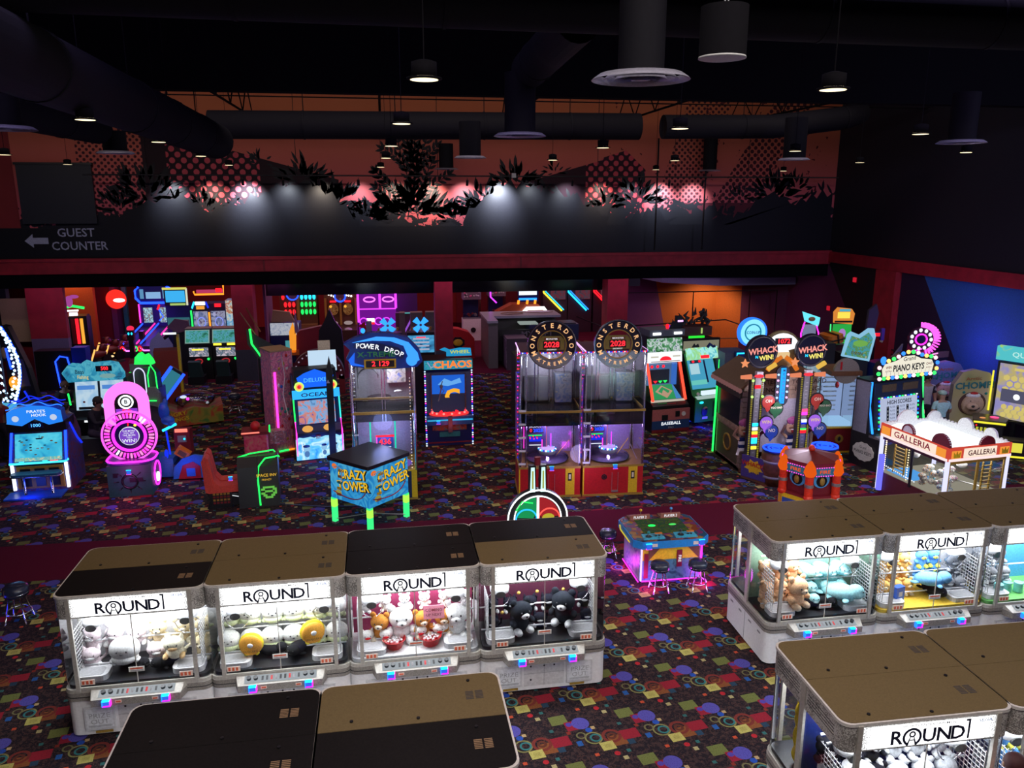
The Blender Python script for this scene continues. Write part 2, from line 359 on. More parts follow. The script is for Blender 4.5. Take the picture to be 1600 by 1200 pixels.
# painted plants: pointed leaves fanned around stems, flat paint on the wall
def leaf(mb, x, z, a, L, wd, y=WY-.006):
    dx, dz = cos(a), sin(a); nx, nz = -dz, dx
    P = [(0, 0), (.35, .5), (.7, .38), (1, 0), (.7, -.38), (.35, -.5)]
    mb.add([(x+dx*L*u+nx*wd*v, y, z+dz*L*u+nz*wd*v) for u, v in P], [(0, 1, 2, 3, 4, 5)], INK)
def clump(mb, x, z, r, n, spread=180, base=90):
    for i in range(n):
        a = R(base-spread/2+spread*random.random()); q = r*(.15+.65*random.random())
        leaf(mb, x+cos(a)*q, z+sin(a)*q*.85, a+random.uniform(-.5, .5), r*random.uniform(.35, .6), r*random.uniform(.1, .16))
def sprig(mb, x, z, a, L, n=7, s=1.):
    px, pz = x, z
    for i in range(n):
        a += random.uniform(-.12, .12); q = L/n; qx, qz = px+cos(a)*q, pz+sin(a)*q
        w_ = .02; mb.add([(px-w_, WY-.006, pz), (px+w_, WY-.006, pz), (qx+w_, WY-.006, qz), (qx-w_, WY-.006, qz)], [(0, 1, 2, 3)], INK)
        for sgn in (-1, 1): leaf(mb, qx, qz, a+sgn*.7, .34*s, .12*s)
        px, pz = qx, qz
    leaf(mb, px, pz, a, .35*s, .12*s)
b = MB()
for x, z, r, n in ((-2.9, 7.7, .95, 46), (5.1, 7.5, 1.0, 46), (-1.9, 6.7, 1.2, 60), (3.9, 6.6, 1.2, 60), (-8.4, 7.0, 1.3, 50), (-9.3, 6.6, .9, 30), (-4.4, 8.25, .55, 16), (6.6, 8.0, .55, 18),
                   (1.1, 6.4, 1.5, 70), (-.6, 6.2, .9, 40), (2.8, 6.2, .9, 40), (9.9, 6.9, 1.1, 36), (8.6, 6.7, .9, 26), (15.6, 7.1, 1.1, 44), (16.6, 7.4, .8, 24), (-6.4, 6.6, .9, 26), (12.5, 9.6, .7, 24), (-3.5, 6.5, 1., 30), (5.9, 6.4, 1., 30), (14.2, 7.0, .6, 18)):
    clump(b, x, z, r, n)
for sx in (-1, 1):
    for z0, a, L in ((6.6, 62, 1.9), (6.9, 40, 1.7), (7.3, 72, 2.1), (7.9, 60, 1.4), (6.5, 25, 1.6), (8.2, 80, 1.3)): sprig(b, 1.1, z0, R(90+sx*(90-a)), L, 8)
    sprig(b, 1.1+sx*.2, 6.3, R(90+sx*8), 2.6, 10)
b.box(-26, WX, WY-.012, WY-.002, 4.95, 6.05, INK)
def hill(pts):
    out_ = []
    for (x0, z0), (x1, z1) in zip(pts[:-1], pts[1:]):
        n = max(2, int((x1-x0)/.22))
        for i in range(n):
            u = i/n; out_.append((x0+(x1-x0)*u, z0+(z1-z0)*u+(random.uniform(.05, .28) if i % 2 else random.uniform(-.12, 0))))
    out_.append(pts[-1])
    for x, z in out_[::2]:
        for k in range(2): leaf(b, x, z-.1, R(random.uniform(20, 160)), random.uniform(.3, .6), random.uniform(.08, .16))
    b.poly([(pts[0][0], 6.0)]+out_+[(pts[-1][0], 6.0)], WY-.01, WY-.003, INK, 'y')
hill([(-9.9, 6.2), (-8.6, 6.9), (-7.4, 7.1), (-6.2, 6.6), (-5, 7.0), (-3.6, 7.5), (-2.6, 7.6), (-1.6, 6.9), (-.9, 6.2)]); hill([(3.0, 6.2), (3.7, 7.0), (4.6, 7.6), (6, 7.4), (7.2, 7.2), (8, 6.7), (8.7, 6.3)])
hill([(9.6, 6.2), (10.6, 6.6), (11.3, 6.1)]); hill([(13.4, 6.0), (14.6, 6.7), (15.4, 7.3), (16.6, 6.9), (18.2, 7.3)])
o = b.build('painted_foliage', bpy.data.objects['wall_back'])
# dark screen hung at the left of the mural
b = MB(); b.box(-12.55, -10.1, WY-.16, WY-.06, 6.2, 8.25, pm('dark_screen', (.016, .018, .03), .5)); b.box(-12.6, -10.05, WY-.2, WY-.05, 8.22, 8.3, BLACK)
tag(b.build('projection_screen'), 'large dark square screen hung at the left end of the mural wall', 'screen')
# guest counter sign
SG = pm('pale_sign_paint', (.42, .44, .6), .6); b = MB()
b.at(T(-11.0, WY-.02, 5.6)); b.text('GUEST', .42, SG, T(.1, 0, .27), 1.0, .012).text('COUNTER', .42, SG, T(.18, 0, -.2), .95, .012)
b.at(T(-12.25, WY-.02, 5.6)); b.poly([(-.38, 0), (-.1, .24), (-.1, .11), (.4, .11), (.4, -.11), (-.1, -.11), (-.1, -.24)], 0, .01, SG, 'y')
tag(b.build('wall_sign'), 'white painted GUEST COUNTER wall sign with an arrow to the left', 'sign')
b = MB(); b.box(-26, WX+.1, WY-.12, WY+.4, 4.42, 4.95, BAND); b.box(-26, WX, WY-.17, WY+.1, 4.86, 4.97, BAND)
for x in (-4.5, 5.2): b.box(x, x+.06, WY-.14, WY, 4.44, 4.9, DRED)
struct('trim_1', b)
b = MB(); b.box(-26, WX, WY, WY+.6, 3.92, 4.42, BLK); struct('trim_2', b)
GLB = pm('gloss_black_panel', (.008, .008, .012), .12)
b = MB(); b.box(-4.95, 10.3, 34.2, 34.5, 3.12, 4.42, GLB); b.box(-26, -4.95, 34.2, 34.5, 3.74, 4.42, GLB); struct('trim_3', b)
# ceiling over the low part and over the hall
b = MB(); b.box(-26, 30, WY+.4, 52, 4.42, 4.6, BLK); struct('ceiling_low', b)
b = MB(); b.box(-26, 30, 2, 32, 11.2, 11.4, BLK); struct('ceiling', b)
# wall on the right with its band, pilaster and blue triangle
b = MB(); b.box(WX, WX+.3, 1, 41, 0, 11.2, NAVY)
BL = pm('blue_wall_paint', (.03, .15, .6), .7); PW = pm('purple_wall_paint', (.16, .035, .12), .75); DPW = pm('dark_violet_paint', (.025, .01, .05), .75)
b.add([(WX-.01, 24.9, 4.5), (WX-.01, 22.2, 1.0), (WX-.01, 1, 0), (WX-.01, 1, 4.5)], [(0, 1, 2, 3)], BL)
b.add([(WX-.008, 26.6, 4.5), (WX-.008, 26.6, 0), (WX-.008, 22.2, 0), (WX-.008, 22.2, 1.0), (WX-.008, 24.9, 4.5)], [(0, 1, 2, 3, 4)], DPW)
b.add([(WX-.01, 31, 4.5), (WX-.01, 29.2, 2.5), (WX-.01, 27.6, 0), (WX-.01, 40, 0), (WX-.01, 40, 4.5)], [(0, 1, 2, 3, 4)], PW)
struct('wall_right', b)
b = MB(); b.box(WX-.1, WX, 1, WY, 4.5, 4.93, BAND); struct('trim_4', b)
b = MB(); b.box(WX-.25, WX, 26.1, 27.3, 0, 4.5, BAND); struct('trim_5', b)
for y, z, n in ((28.9, 3.95, 'just under the red band'), (30.6, 2.6, 'beside the purple wall stripe'), (27.6, 2.6, 'beside the red pilaster')):
    b = MB(); b.box(-.09, 0, -.08, .08, -.09, .09, em('red_alarm_lens', (1, .02, .05), .5)); b.box(-.03, .0, -.11, .11, -.12, .12, DRED)
    tag(b.build('alarm_strobe'), 'small red wall strobe '+n, 'alarm', None, (WX-.01, y, z))
b = MB(); b.box(-.03, 0, -.07, .07, -.11, .11, WHITE); tag(b.build('wall_switch'), 'small white switch plate on the red pilaster', 'switch', None, (WX-.26, 26.5, 2.0))
# thin handrails on the right wall
for z, n in ((1.42, 'upper'), (1.25, 'lower')):
    b = MB(); b.tube([(WX-.09, 27.2, z+.35), (WX-.09, 24, z+.1), (WX-.09, 14, z-.1)], .022, BLACK)
    for y in (16, 19, 22, 24, 26): b.cyl((WX, y, z), (WX-.09, y, z), .012, BLACK, 6)
    tag(b.build('wall_handrail'), n+' thin black handrail on the blue wall', 'handrail')
# left wall, far walls of the low part
b = MB(); b.box(-26, -25.7, 1, 52, 0, 11.2, NAVY); struct('wall_left', b)
RW = pm('red_wall_paint', (.42, .02, .02), .7); ORW = pm('orange_wall_paint', (.62, .13, .015), .7)
b = MB(); b.box(-26, 30, 46, 46.3, 0, 4.5, RW); b.box(4, 13.5, 45.9, 46.1, 0, 4.5, pm('crimson_wall_paint', (.3, .012, .03), .7)); struct('wall_far', b)
# big red block at the left and the orange wall beyond it
b = MB(); b.box(-13.7, -12.36, 33.0, 33.25, 1.75, 4.42, COLR); b.box(-13.7, -12.36, 33.0, 33.25, 0, 1.75, pm('grey_violet_panel', (.13, .11, .2), .6)); struct('wall_1', b)
b = MB(); b.box(-16.5, -14.0, 41, 41.3, 0, 4.42, pm('orange_red_wall', (.62, .09, .015), .7)); struct('wall_2', b)
lamp('orange_wall_downlight', 'SPOT', (-15.0, 40.3, 4.3), 160, (1, .6, .35), (R(30), 0, 0), spot_size=R(130), spot_blend=.9, shadow_soft_size=.1)
b = MB(); b.box(-14.7, -13.6, 42.2, 42.8, 0, 4.42, DRED); b.box(-13.6, -13.35, 42.1, 42.9, 0, 4.42, PW); struct('wall_3', b)
b = MB(); b.box(-19.5, -14.6, 33.5, 33.8, .8, 4.42, NAVY); struct('wall_4', b)
b = MB(); b.box(-14.8, -13.7, 33.3, 33.4, 1.6, 3.3, pm('tan_wall_paint', (.36, .26, .14), .7)); struct('wall_5', b)
b = MB(); b.box(-13.2, -13.0, 42.6, 42.8, 0, 4.42, TEAL); struct('trim_6', b)
GP = pm('grey_panel_paint', (.06, .06, .09), .6)
def column(x0, x1, y0, y1, name, zc=1.0):
    b = MB(); b.box(x0, x1, y0, y1, zc, 4.42, COLR); b.box(x0-.01, x1+.01, y0-.01, y1+.01, 0, zc, GP); struct(name, b)
column(-5.95, -5.17, 32.1, 32.9, 'column_1', 1.25); column(1.95, 2.68, 32.6, 33.4, 'column_2', .9); column(9.35, 10.25, 32.9, 33.8, 'column_3', .9)
b = MB(); b.box(-5.2, -5.1, 35, 37, 0, 4.42, PW); struct('trim_7', b)
# ramp nook at the right: purple and orange walls, soffit, handrails
b = MB(); b.add([(10.3, 36, 0), (13.3, 36, 0), (12.3, 36, 4.4), (10.3, 36, 4.4)], [(0, 1, 2, 3)], pm('mauve_wall_paint', (.22, .055, .16), .75))
b.add([(13.3, 36, 0), (15.6, 36, 0), (15.6, 36, 4.4), (12.3, 36, 4.4)], [(0, 1, 2, 3)], ORW)
b.add([(15.6, 36, 0), (16.5, 35.2, 0), (16.5, 35.2, 4.4), (15.6, 36, 4.4)], [(0, 1, 2, 3)], ORW)
b.add([(16.5, 35.2, 0), (18.3, 34.2, 0), (18.3, 34.2, 4.4), (16.5, 35.2, 4.4)], [(0, 1, 2, 3)], pm('plum_wall_paint', (.12, .012, .05), .75))
b.box(10.3, 18.3, 36.05, 36.2, 0, 4.4, DRED); struct('wall_6', b)
SOF = pm('pale_soffit_paint', (.3, .28, .42), .7)
b = MB(); b.add([(10.9, 35.5, 3.62), (12.2, 34.2, 3.4), (14.6, 33.4, 3.3), (18.2, 33.4, 3.3), (18.2, 36, 3.6), (10.9, 36, 3.62)]+[(10.9, 35.5, 3.8), (12.2, 34.2, 3.6), (14.6, 33.4, 3.62), (18.2, 33.4, 3.62), (18.2, 36, 3.9), (10.9, 36, 3.8)],
    [(5, 4, 3, 2, 1, 0), (6, 7, 8, 9, 10, 11), (0, 1, 7, 6), (1, 2, 8, 7), (2, 3, 9, 8)], SOF)
b.add([(10.9, 35.55, 3.8), (12.2, 34.25, 3.6), (14.6, 33.45, 3.62), (18.2, 33.45, 3.62), (18.2, 33.45, 4.4), (14.6, 33.45, 4.4), (12.2, 34.25, 4.4), (10.9, 35.55, 4.4)], [(0, 1, 6, 7), (1, 2, 5, 6), (2, 3, 4, 5)], pm('slate_soffit_paint', (.04, .045, .07), .7))
struct('ceiling_soffit', b)
lamp('ramp_downlight', 'SPOT', (14.9, 34.4, 3.25), 180, (1, .75, .45), (R(25), 0, 0), spot_size=R(140), spot_blend=.8, shadow_soft_size=.1)
b = MB()
b.tube([(10.2, 33.9, 3.0), (17.6, 33.9, 3.0)], .025, BLACK); b.tube([(10.2, 33.9, 1.5), (15.2, 33.9, 1.7), (16.6, 33.9, 1.2)], .03, BLACK); b.tube([(10.2, 33.9, .9), (17.6, 33.9, .8)], .02, BLACK)
for x in (10.2, 13.6, 16.3, 17.6): b.tube([(x, 33.9, 0), (x, 33.9, 3.0)], .025, BLACK)
b.tube([(8.4, 34.6, 1.9), (10.2, 33.9, 1.2)], .025, BLACK)
tag(b.build('ramp_railing'), 'tall thin black metal railing in front of the purple and orange ramp walls', 'railing')
b = MB(); b.box(0, .5, 0, .3, 0, .35, BLACK); tag(b.build('wall_speaker'), 'black box speaker on the red column beside the ramp', 'speaker', None, (10.3, 33.0, 3.4))
# ---------------------------------------------------------------- overhead
def duct(pts, r, label, name='air_duct', n=20):
    b = MB(); b.tube(pts, r, DUCT, n)
    for p, q in zip(pts[:-1], pts[1:]):
        p, q = Vector(p), Vector(q); L = (q-p).length; d = (q-p)/L
        for k in range(1, int(L/2.4)+1):
            c = p+d*2.4*k; b.cyl(c-d*.02, c+d*.02, r+.012, DUCT, n); b.tube([(c.x, c.y, c.z+r), (c.x, c.y, 11.19)], .012, BLK, 4)
    return tag(b.build(name), label, 'air duct')
duct([(-4.0, 3.5, 8.75), (-4.0, 12, 8.6), (-4.0, 21.2, 8.45)], .42, 'long dark round duct running towards the mural at the left, open end low')
duct([(-4.4, 22.6, 8.95), (7.2, 22.6, 9.05)], .36, 'long dark duct across the mural, left length')
duct([(7.9, 22.6, 9.05), (11.2, 22.6, 9.1), (13.6, 22.9, 9.4), (15.0, 24.4, 9.7)], .33, 'dark duct across the mural, right length bending upward')
duct([(-7.4, 6, 8.75), (-6.2, 19.6, 8.6)], .34, 'dark round duct at the far left ending in a low diffuser')
duct([(2.52, 10.55, 9.3), (2.45, 13.7, 9.15)], .3, 'dark duct running away overhead towards the middle diffuser')
duct([(-16, 10.2, 9.5), (17.5, 10.2, 9.32)], .34, 'wide dark duct crossing the whole hall close overhead')
b = MB(); b.box(-20, 26, 19.4, 19.8, 9.42, 11.2, BLK); struct('ceiling_beam', b)
b = MB(); b.box(-20, 26, 8.2, 8.7, 9.5, 11.2, BLK); struct('ceiling_beam_1', b)
for k, x in enumerate((-9, -4.5, 0, 4.5, 9, 13.5)):
    b = MB(); b.tube([(x, 19.9, 10.9), (x, 30.9, 10.9)], .035, BLK); b.tube([(x, 19.9, 9.9), (x, 30.9, 9.9)], .035, BLK)
    for j in range(5):
        y = 20+2.2*j; b.tube([(x, y, 9.9), (x, y+1.1, 10.9), (x, y+2.2, 9.9)], .022, BLK, 5)
    struct('ceiling_joist_%d' % (k+1), b)
b = MB(); b.tube([(-12, 25, 10.15), (18, 25, 10.15)], .03, BLK); b.tube([(-12, 25.3, 9.98), (18, 25.3, 9.98)], .02, BLK)
tag(b.build('conduit_pipe'), 'pair of thin black conduits high across the orange top of the mural', 'pipe')
DIF = pm('diffuser_metal', (.5, .48, .62), .35, .3)
def diffuser(x, y, z, r, label, top=9.0, rr=None):
    t = thing('ceiling_diffuser', label, 'air vent', (x, y, z), 0, 'round ceiling diffusers')
    b = MB()
    for k in range(4):
        a = r*(1-.23*k); b.lathe([(a, -.0), (a*.97, .012), (a*.84, .05), (a*.82, .045), (a*.9, .01)], DIF, 32, (0, 0, 0), False)
    b.lathe([(r*.2, .0), (r*.05, .03)], DIF, 16); b.build('vent_cone', t)
    b = MB(); q = rr or r*.5; b.cyl((0, 0, .03), (0, 0, top-z), q, DUCT, 20); b.build('neck', t); return t
diffuser(2.26, 7.1, 8.1, .43, 'large round ringed ceiling diffuser nearest the balcony', 9.0, .2)
diffuser(2.3, 13.7, 8.1, .44, 'round ceiling diffuser on a thick stub duct at mid hall', 9.1, .26)
diffuser(10.8, 14.1, 8.1, .44, 'round ceiling diffuser in front of the dark right wall', 9.0, .24)
diffuser(2.27, 21.3, 8.1, .42, 'round diffuser under an arched duct before the mural centre', 9.0, .28)
diffuser(2.31, 29.9, 8.1, .44, 'farthest round diffuser close to the mural centre', 9.0, .26)
diffuser(11.1, 21, 8.1, .42, 'round diffuser under the bent duct at the mural right end', 9.2, .3)
diffuser(12.5, 30.2, 8.1, .44, 'farthest round diffuser close to the mural right side', 9.4, .26)
diffuser(-6.1, 20.4, 8.1, .42, 'round diffuser at the end of the far left duct', 8.6, .26)
diffuser(-5.6, 13.6, 8.1, .44, 'round diffuser at the left picture edge', 8.6, .24)
b = MB(); b.cyl((0, 0, 0), (0, 0, .34), .17, BLK, 24); b.lathe([(.17, .0), (.172, -.012), (.15, -.014)], LGREY, 28); b.cyl((0, 0, -.006), (0, 0, 0), .15, GREY, 24)
tag(b.build('ceiling_speaker'), 'round drum ceiling speaker with a pale rim near the balcony', 'speaker', None, (2.48, 5.87, 8.1))
b = MB(); b.tube([(2.48, 5.87, 8.44), (2.2, 5.3, 9.4)], .006, GREY, 4); b.tube([(2.48, 5.87, 8.44), (2.9, 5.4, 9.4)], .006, GREY, 4)
tag(b.build('speaker_cable'), 'thin pair of hanging wires above the round drum speaker', 'cable')
# pendant downlights
def pendant():
    t = thing('pendant_downlight', '', 'ceiling light', (0, 0, 0), 0, 'black pendant downlights')
    b = MB(); b.lathe([(.11, .02), (.11, .14), (.04, .16)], BLK, 20); b.lathe([(.12, -.004), (.155, .0), (.155, .012), (.11, .02)], BLK, 20, (0, 0, 0), False); b.build('housing', t)
    b = MB(); b.cyl((0, 0, -.006), (0, 0, .018), .122, em('downlight_lens', (1, .82, .5), 2.0), 20); b.build('lamp_lens', t)
    b = MB(); b.cyl((0, 0, .16), (0, 0, 3.1), .006, BLK, 5); b.build('stem', t); return t
pr_ = pendant()
lpos = ((.39, 7.34, 'hanging over the left claw machine row'), (4.26, 7.41, 'hanging at the right beside the big diffuser'), (-3.83, 11.7, 'under the long left duct'), (-4.05, 16.1, 'lit below the left duct end'), (.29, 11.63, 'over the middle of the hall'), (4.39, 11.8, 'in front of the crossing right duct'),
        (8.6, 12.2, 'against the dark right wall, nearer one'), (13.1, 16.9, 'against the dark right wall beside the diffuser'), (-8.9, 21.4, 'at the far left edge'), (-9.6, 27.3, 'over the dark screen'), (-4.4, 21.3, 'just right of the left duct end'), (-4.76, 27.0, 'far back left over the dotted paint'),
        (.2, 16.6, 'top of the three stacked before the mural middle'), (.11, 21.6, 'middle of the three stacked before the mural middle'), (-.04, 27.9, 'lowest of the three stacked before the mural middle'), (4.5, 16.5, 'before the dark wedge right of the centre'), (9.9, 28.9, 'before the dotted right part'),
        (9.0, 17.0, 'beside the right bent duct'), (15.2, 29.5, 'far back at the mural right end'), (13.8, 22.2, 'lowest against the dark right wall'), (4.6, 22.0, 'unlit looking one left of the pale box'), (8.0, 21.8, 'before the mural right of the dark peak'))
for i, (x, y, n) in enumerate(lpos):
    o = pr_ if i == 0 else dup(pr_); o.location = (x, y, 8.1); o['label'] = 'round black pendant downlight '+n
    if y < 24: lamp('downlight_beam', 'SPOT', (x, y, 8.07), 150, (1, .72, .62), (0, 0, 0), spot_size=R(110), spot_blend=.7, shadow_soft_size=.1)
# track rail with spot heads lighting the mural
t = MB(); t.tube([(-10.1, 30.0, 7.87), (17.8, 30.0, 7.87)], .03, BLACK)
for x in (-8, -3, 2, 8, 14): t.tube([(x, 30, 7.87), (x, 30, 11.2)], .012, BLACK, 5)
for x in (10.45, 12.4): t.tube([(x, 30.3, 5.1), (x, 30.3, 9.3)], .035, BLACK, 6)
tag(t.build('track_rail'), 'long thin black lighting track across the mural', 'lighting track')
hx = [-7.52, -6.14, -4.87, -3.49, -2.25, -.86, .47, 1.83, 3.08, 4.41, 5.64, 7.05, 8.39, 9.67, 10.84, 12.17]
sp = None
WARMS = {-6.14: 1, -2.25: 1, 8.39: 1, .47: 1, 1.83: 1}
for i, x in enumerate(hx):
    if sp is None:
        b = MB(); b.cyl((0, 0, -.06), (0, 0, -.2), .012, BLACK, 6); b.at(T(0, .02, -.24) @ RX(25)); b.cyl((0, 0, .1), (0, 0, -.1), .05, BLACK, 12); sp = b.build('track_spotlight'); o = sp
        tag(o, '', 'spotlight', 'track spotlights on the long rail')
    else: o = dup(sp)
    o.location = (x, 30, 7.87); o['label'] = 'small black track spotlight on the mural rail, %s from the left' % ORD[i]
    e = 14*{-4.87: 44, 4.41: 60, -7.52: 14, 1.83: 16, 10.84: 18, 5.64: 6, 9.67: 6, -3.49: 9, -.86: 6}.get(x, 11)
    lamp('track_beam', 'SPOT', (x, 30.16, 7.5), e, (1, .85, .65) if x in WARMS else (.85, .92, 1), (R(57), 0, 0), spot_size=R(95), spot_blend=1, shadow_soft_size=.03)
b = MB(); b.box(-.08, .08, -.05, .05, -.08, .08, LGREY); tag(b.build('junction_box'), 'small pale square box on the lighting track', 'junction box', None, (4.8, 29.95, 7.9))
# ================================================================ claw machines
SPK = None
def speckle():
    m, nt, out = newmat('speckled_header'); N = NT(nt); tc = nt.nodes.new('ShaderNodeTexCoord'); ob = tc.outputs['Object']
    n1 = N.noise(ob, 90, 2); n2 = N.noise(ob, 5, 2)
    col = N.mix(N.m('GREATER_THAN', N.m('ADD', n1, N.m('MULTIPLY', n2, .5)), .78), (.62, .61, .58), (.2, .19, .18))
    b = nt.nodes.new('ShaderNodeBsdfPrincipled'); b.inputs['Roughness'].default_value = .5
    nt.links.new(col, b.inputs['Base Color']); nt.links.new(b.outputs[0], out.inputs[0]); return m
SPK = speckle()
def signmat():
    m, nt, out = newmat('backlit_header'); N = NT(nt); tc = nt.nodes.new('ShaderNodeTexCoord'); ob = tc.outputs['Object']
    sp_ = nt.nodes.new('ShaderNodeSeparateXYZ'); nt.links.new(ob, sp_.inputs[0])
    edge = N.m('MULTIPLY', N.m('ABSOLUTE', sp_.outputs[0]), 1.4); edge = N.m('POWER', edge, 5)
    n1 = N.noise(ob, 90, 2)
    dark = N.m('MULTIPLY', N.m('GREATER_THAN', N.m('ADD', n1, N.m('MULTIPLY', edge, .26)), .7), .8)
    col = N.mix(dark, (1, 1, 1), (.05, .05, .05)); e = nt.nodes.new('ShaderNodeEmission'); nt.links.new(col, e.inputs[0]); e.inputs[1].default_value = 2.1
    nt.links.new(e.outputs[0], out.inputs[0]); return m
SIGN = signmat()
RGOLD = pm('brown_gold_roof', (.17, .125, .055), .45, 0, .1, 60, .35); RBLK = pm('black_roof', (.008, .007, .007), .5, 0, .3, 50, .2)
RIM = pm('warm_grey_frame', (.5, .48, .44), .4, .2); BANDM = pm('grey_band', (.25, .23, .21), .5, 0, .3, 80); BASEW = pm('white_cabinet', (.8, .8, .82), .45, 0, .05)
INKT = em('dark_blue_lettering', (.004, .008, .03), 1); INKT = pm('dark_blue_letter', (.004, .008, .035), .6)
SEGA = pm('blue_letter', (.01, .2, .8), .5); TAPE = pm('paper_tag', (.85, .7, .6), .6); TAPER = pm('orange_red_print', (.7, .12, .05), .6)
CEILP = em('claw_ceiling_light', (.93, .97, 1), 15)
W_, D_, H_ = 1.857, 1.5, 2.09
rainbow = [em('rgb_%d' % i, c, 1.8) for i, c in enumerate(((.02, .2, 1), (.5, .02, 1), (1, .03, .6), (.02, .8, .9), (.02, .9, .3)))]
def logo(b, M, s):
    """ROUND1 lettering: R, a ringed figure, UND and a tall 1"""
    b.at(M); tx = lambda t, x, sz=.2: b.text(t, sz*s, INKT, T(x*s, 0, -.015*s), 1.05, .022)
    tx('R', -.335); tx('U', -.005); tx('N', .145); tx('D', .285)
    b.at(M @ SCL(s, s, s)); b.annulus((-.175, -.015), .072, .096, 0, .002, INKT, 22, -60, 240)
    b.annulus((-.175, .015), .018, .034, -.0005, .0015, INKT, 12)
    for sg in (-1, 1): b.poly([(-.175+sg*.012, -.01), (-.175+sg*.02, -.012), (-.175+sg*.056, -.1), (-.175+sg*.034, -.1)], 0, .002, INKT, 'y')
    b.box(-.2, -.15, 0, .002, -.05, -.04, INKT)
    b.box(.385, .405, 0, .002, -.085, .12, INKT); b.box(.36, .39, 0, .002, .1, .12, INKT)
def claw_machine(label, loc, rz, roof, floorm, backm, prize='PRIZE OUT', side_back=None, lit=1.0):
    t = thing('claw_machine', label, 'claw machine', loc, rz, 'white claw machines')
    b = MB(); b.poly(rrect(W_, D_, .12), .04, .56, BASEW, 'z', None, True)
    b.box(-.3, .3, -D_/2-.004, -D_/2, .1, .52, pm('service_door', (.6, .59, .6), .5))
    for x, z in ((-.2, .42), (.0, .42), (.15, .42), (-.2, .2)): b.box(x-.012, x+.012, -D_/2-.01, -D_/2, z-.012, z+.012, BLACK)
    b.box(-.003, .003, -D_/2-.006, -D_/2, .1, .52, GREY); b.box(-.3, .3, -D_/2-.006, -D_/2, .3, .304, GREY)
    for sx in (-1, 1):
        b.box(sx*.5-.11, sx*.5+.11, -D_/2-.006, -D_/2, .05, .085, GOLD)
        for y in (-.5, -.18, .18, .5): b.box(sx*W_/2-.003, sx*W_/2+.003, y-.05, y+.05, .44, .47, GREY)
        b.box(sx*W_/2-.004, sx*W_/2+.004, -.004, .004, .04, .56, GREY)
        for y in (-.5, .5): b.cyl((sx*.7, y, 0), (sx*.7, y, .05), .03, BLACK, 8)
    b.build('cabinet_base', t)
    b = MB(); b.poly(rrect(W_+.03, D_+.03, .13), .56, .68, BANDM, 'z', RIM, True); b.poly(rrect(W_+.036, D_+.036, .13), .61, .62, BLACK, 'z', None, True)
    b.poly(rrect(W_+.02, D_+.02, .13), .68, .73, RIM, 'z', None, True)
    b.build('grey_band', t)
    b = MB(); b.poly(rrect(W_-.06, D_-.06, .1), .73, .78, floorm)
    b.build('prize_floor', t)
    for sx in (-1, 1):
        b = MB(); b.poly(rrect(.42, .3, .08, 4, sx*.62, -.53), .78, .86, WHITE); b.poly(rrect(.34, .2, .05, 4, sx*.64, -.55), .86, .865, LGREY); b.build('prize_chute', t)
    b = MB(); b.box(-W_/2+.04, W_/2-.04, .0, .02, .78, 1.76, backm); b.build('back_panel', t)
    b = MB(); b.poly(rrect(W_, D_, .12), 1.76, 2.05, SPK, 'z', RIM, True); b.poly(rrect(W_+.02, D_+.02, .12), 2.05, 2.083, pm('light_leak_rim', (.75, .73, .7), .4))  # pale rim colour imitates light leaking along the roof seams
    for k in range(4):
        for sx in (-1, 1):
            for y0, y1 in ((-.6, -.08), (.1, .6)): b.box(sx*W_/2-.003, sx*W_/2+.003, y0, y1, 1.86+.035*k, 1.866+.035*k, BLACK)
    b.build('header', t)
    for j, (y0, y1) in enumerate(((-D_/2-.01, -.005), (.005, D_/2+.01))):
        b = MB()
        c = -.004 if j == 0 else .004
        full = [(-W_/2+.011, c), (W_/2-.011, c)] if j else [(W_/2-.011, c), (-W_/2+.011, c)]
        if j == 0: out_ = full+[p for p in rrect(W_-.022, D_-.022, .12, 5) if p[1] < 0][6:]+[p for p in rrect(W_-.022, D_-.022, .12, 5) if p[1] < 0][:6]
        else: out_ = full+[p for p in rrect(W_-.022, D_-.022, .12, 5) if p[1] > 0]
        rm = roof[j]; b.poly(out_, 2.05, H_, rm, 'z')
        yy = (y0+y1)/2
        for x, y in ((-.6, y0+.12), (.05, y0+.07), (.6, y1-.14)): b.cyl((x, y, H_), (x, y, H_+.012), .018, BLACK, 8)
        vm = GREY if rm is RBLK else DGREY
        for k in range(6):
            for q in (0, 1): b.box(.55+q*.1, .63+q*.1, yy-.08+.024*k, yy-.068+.024*k, H_, H_+.002, TAN if rm is RBLK else DGREY)
        b.build('roof_panel', t, 'black roof panel' if rm is RBLK else 'brown gold roof panel')
    b = MB(); b.box(-.72, .72, -D_/2-.016, -D_/2-.002, 1.79, 2.03, SIGN)
    o = b.build('header_sign', t, 'backlit white header sign')
    b = MB(); logo(b, T(0, -D_/2-.019, 1.90), 1.08)
    b.at(T(0, -D_/2-.019, 2.0)); b.text('SPORTS ENTERTAINMENT', .035, INKT, T(.0, 0, .012), 1.5, .01); b.at(T(.6, -D_/2-.019, 2.0)); b.text('SEGA', .05, SEGA, None, 1.3, .01); b.build('lettering', o)
    b = MB(); b.ringwall(rrect(W_-.02, D_-.02, .11), .73, 1.76, GL); b.build('glass', t)
    for sx in (-1, 1):
        for a_ in ((sx*.75-.025, sx*.75+.025, -D_/2-.022, -D_/2+.02, .70, 2.06), (sx*W_/2-.015, sx*W_/2+.015, -.045, .045, .70, 2.06), (sx*.75-.025, sx*.75+.025, D_/2-.02, D_/2+.022, .70, 2.06)): b = MB(); b.box(*a_, RIM); b.build('frame_post', t)
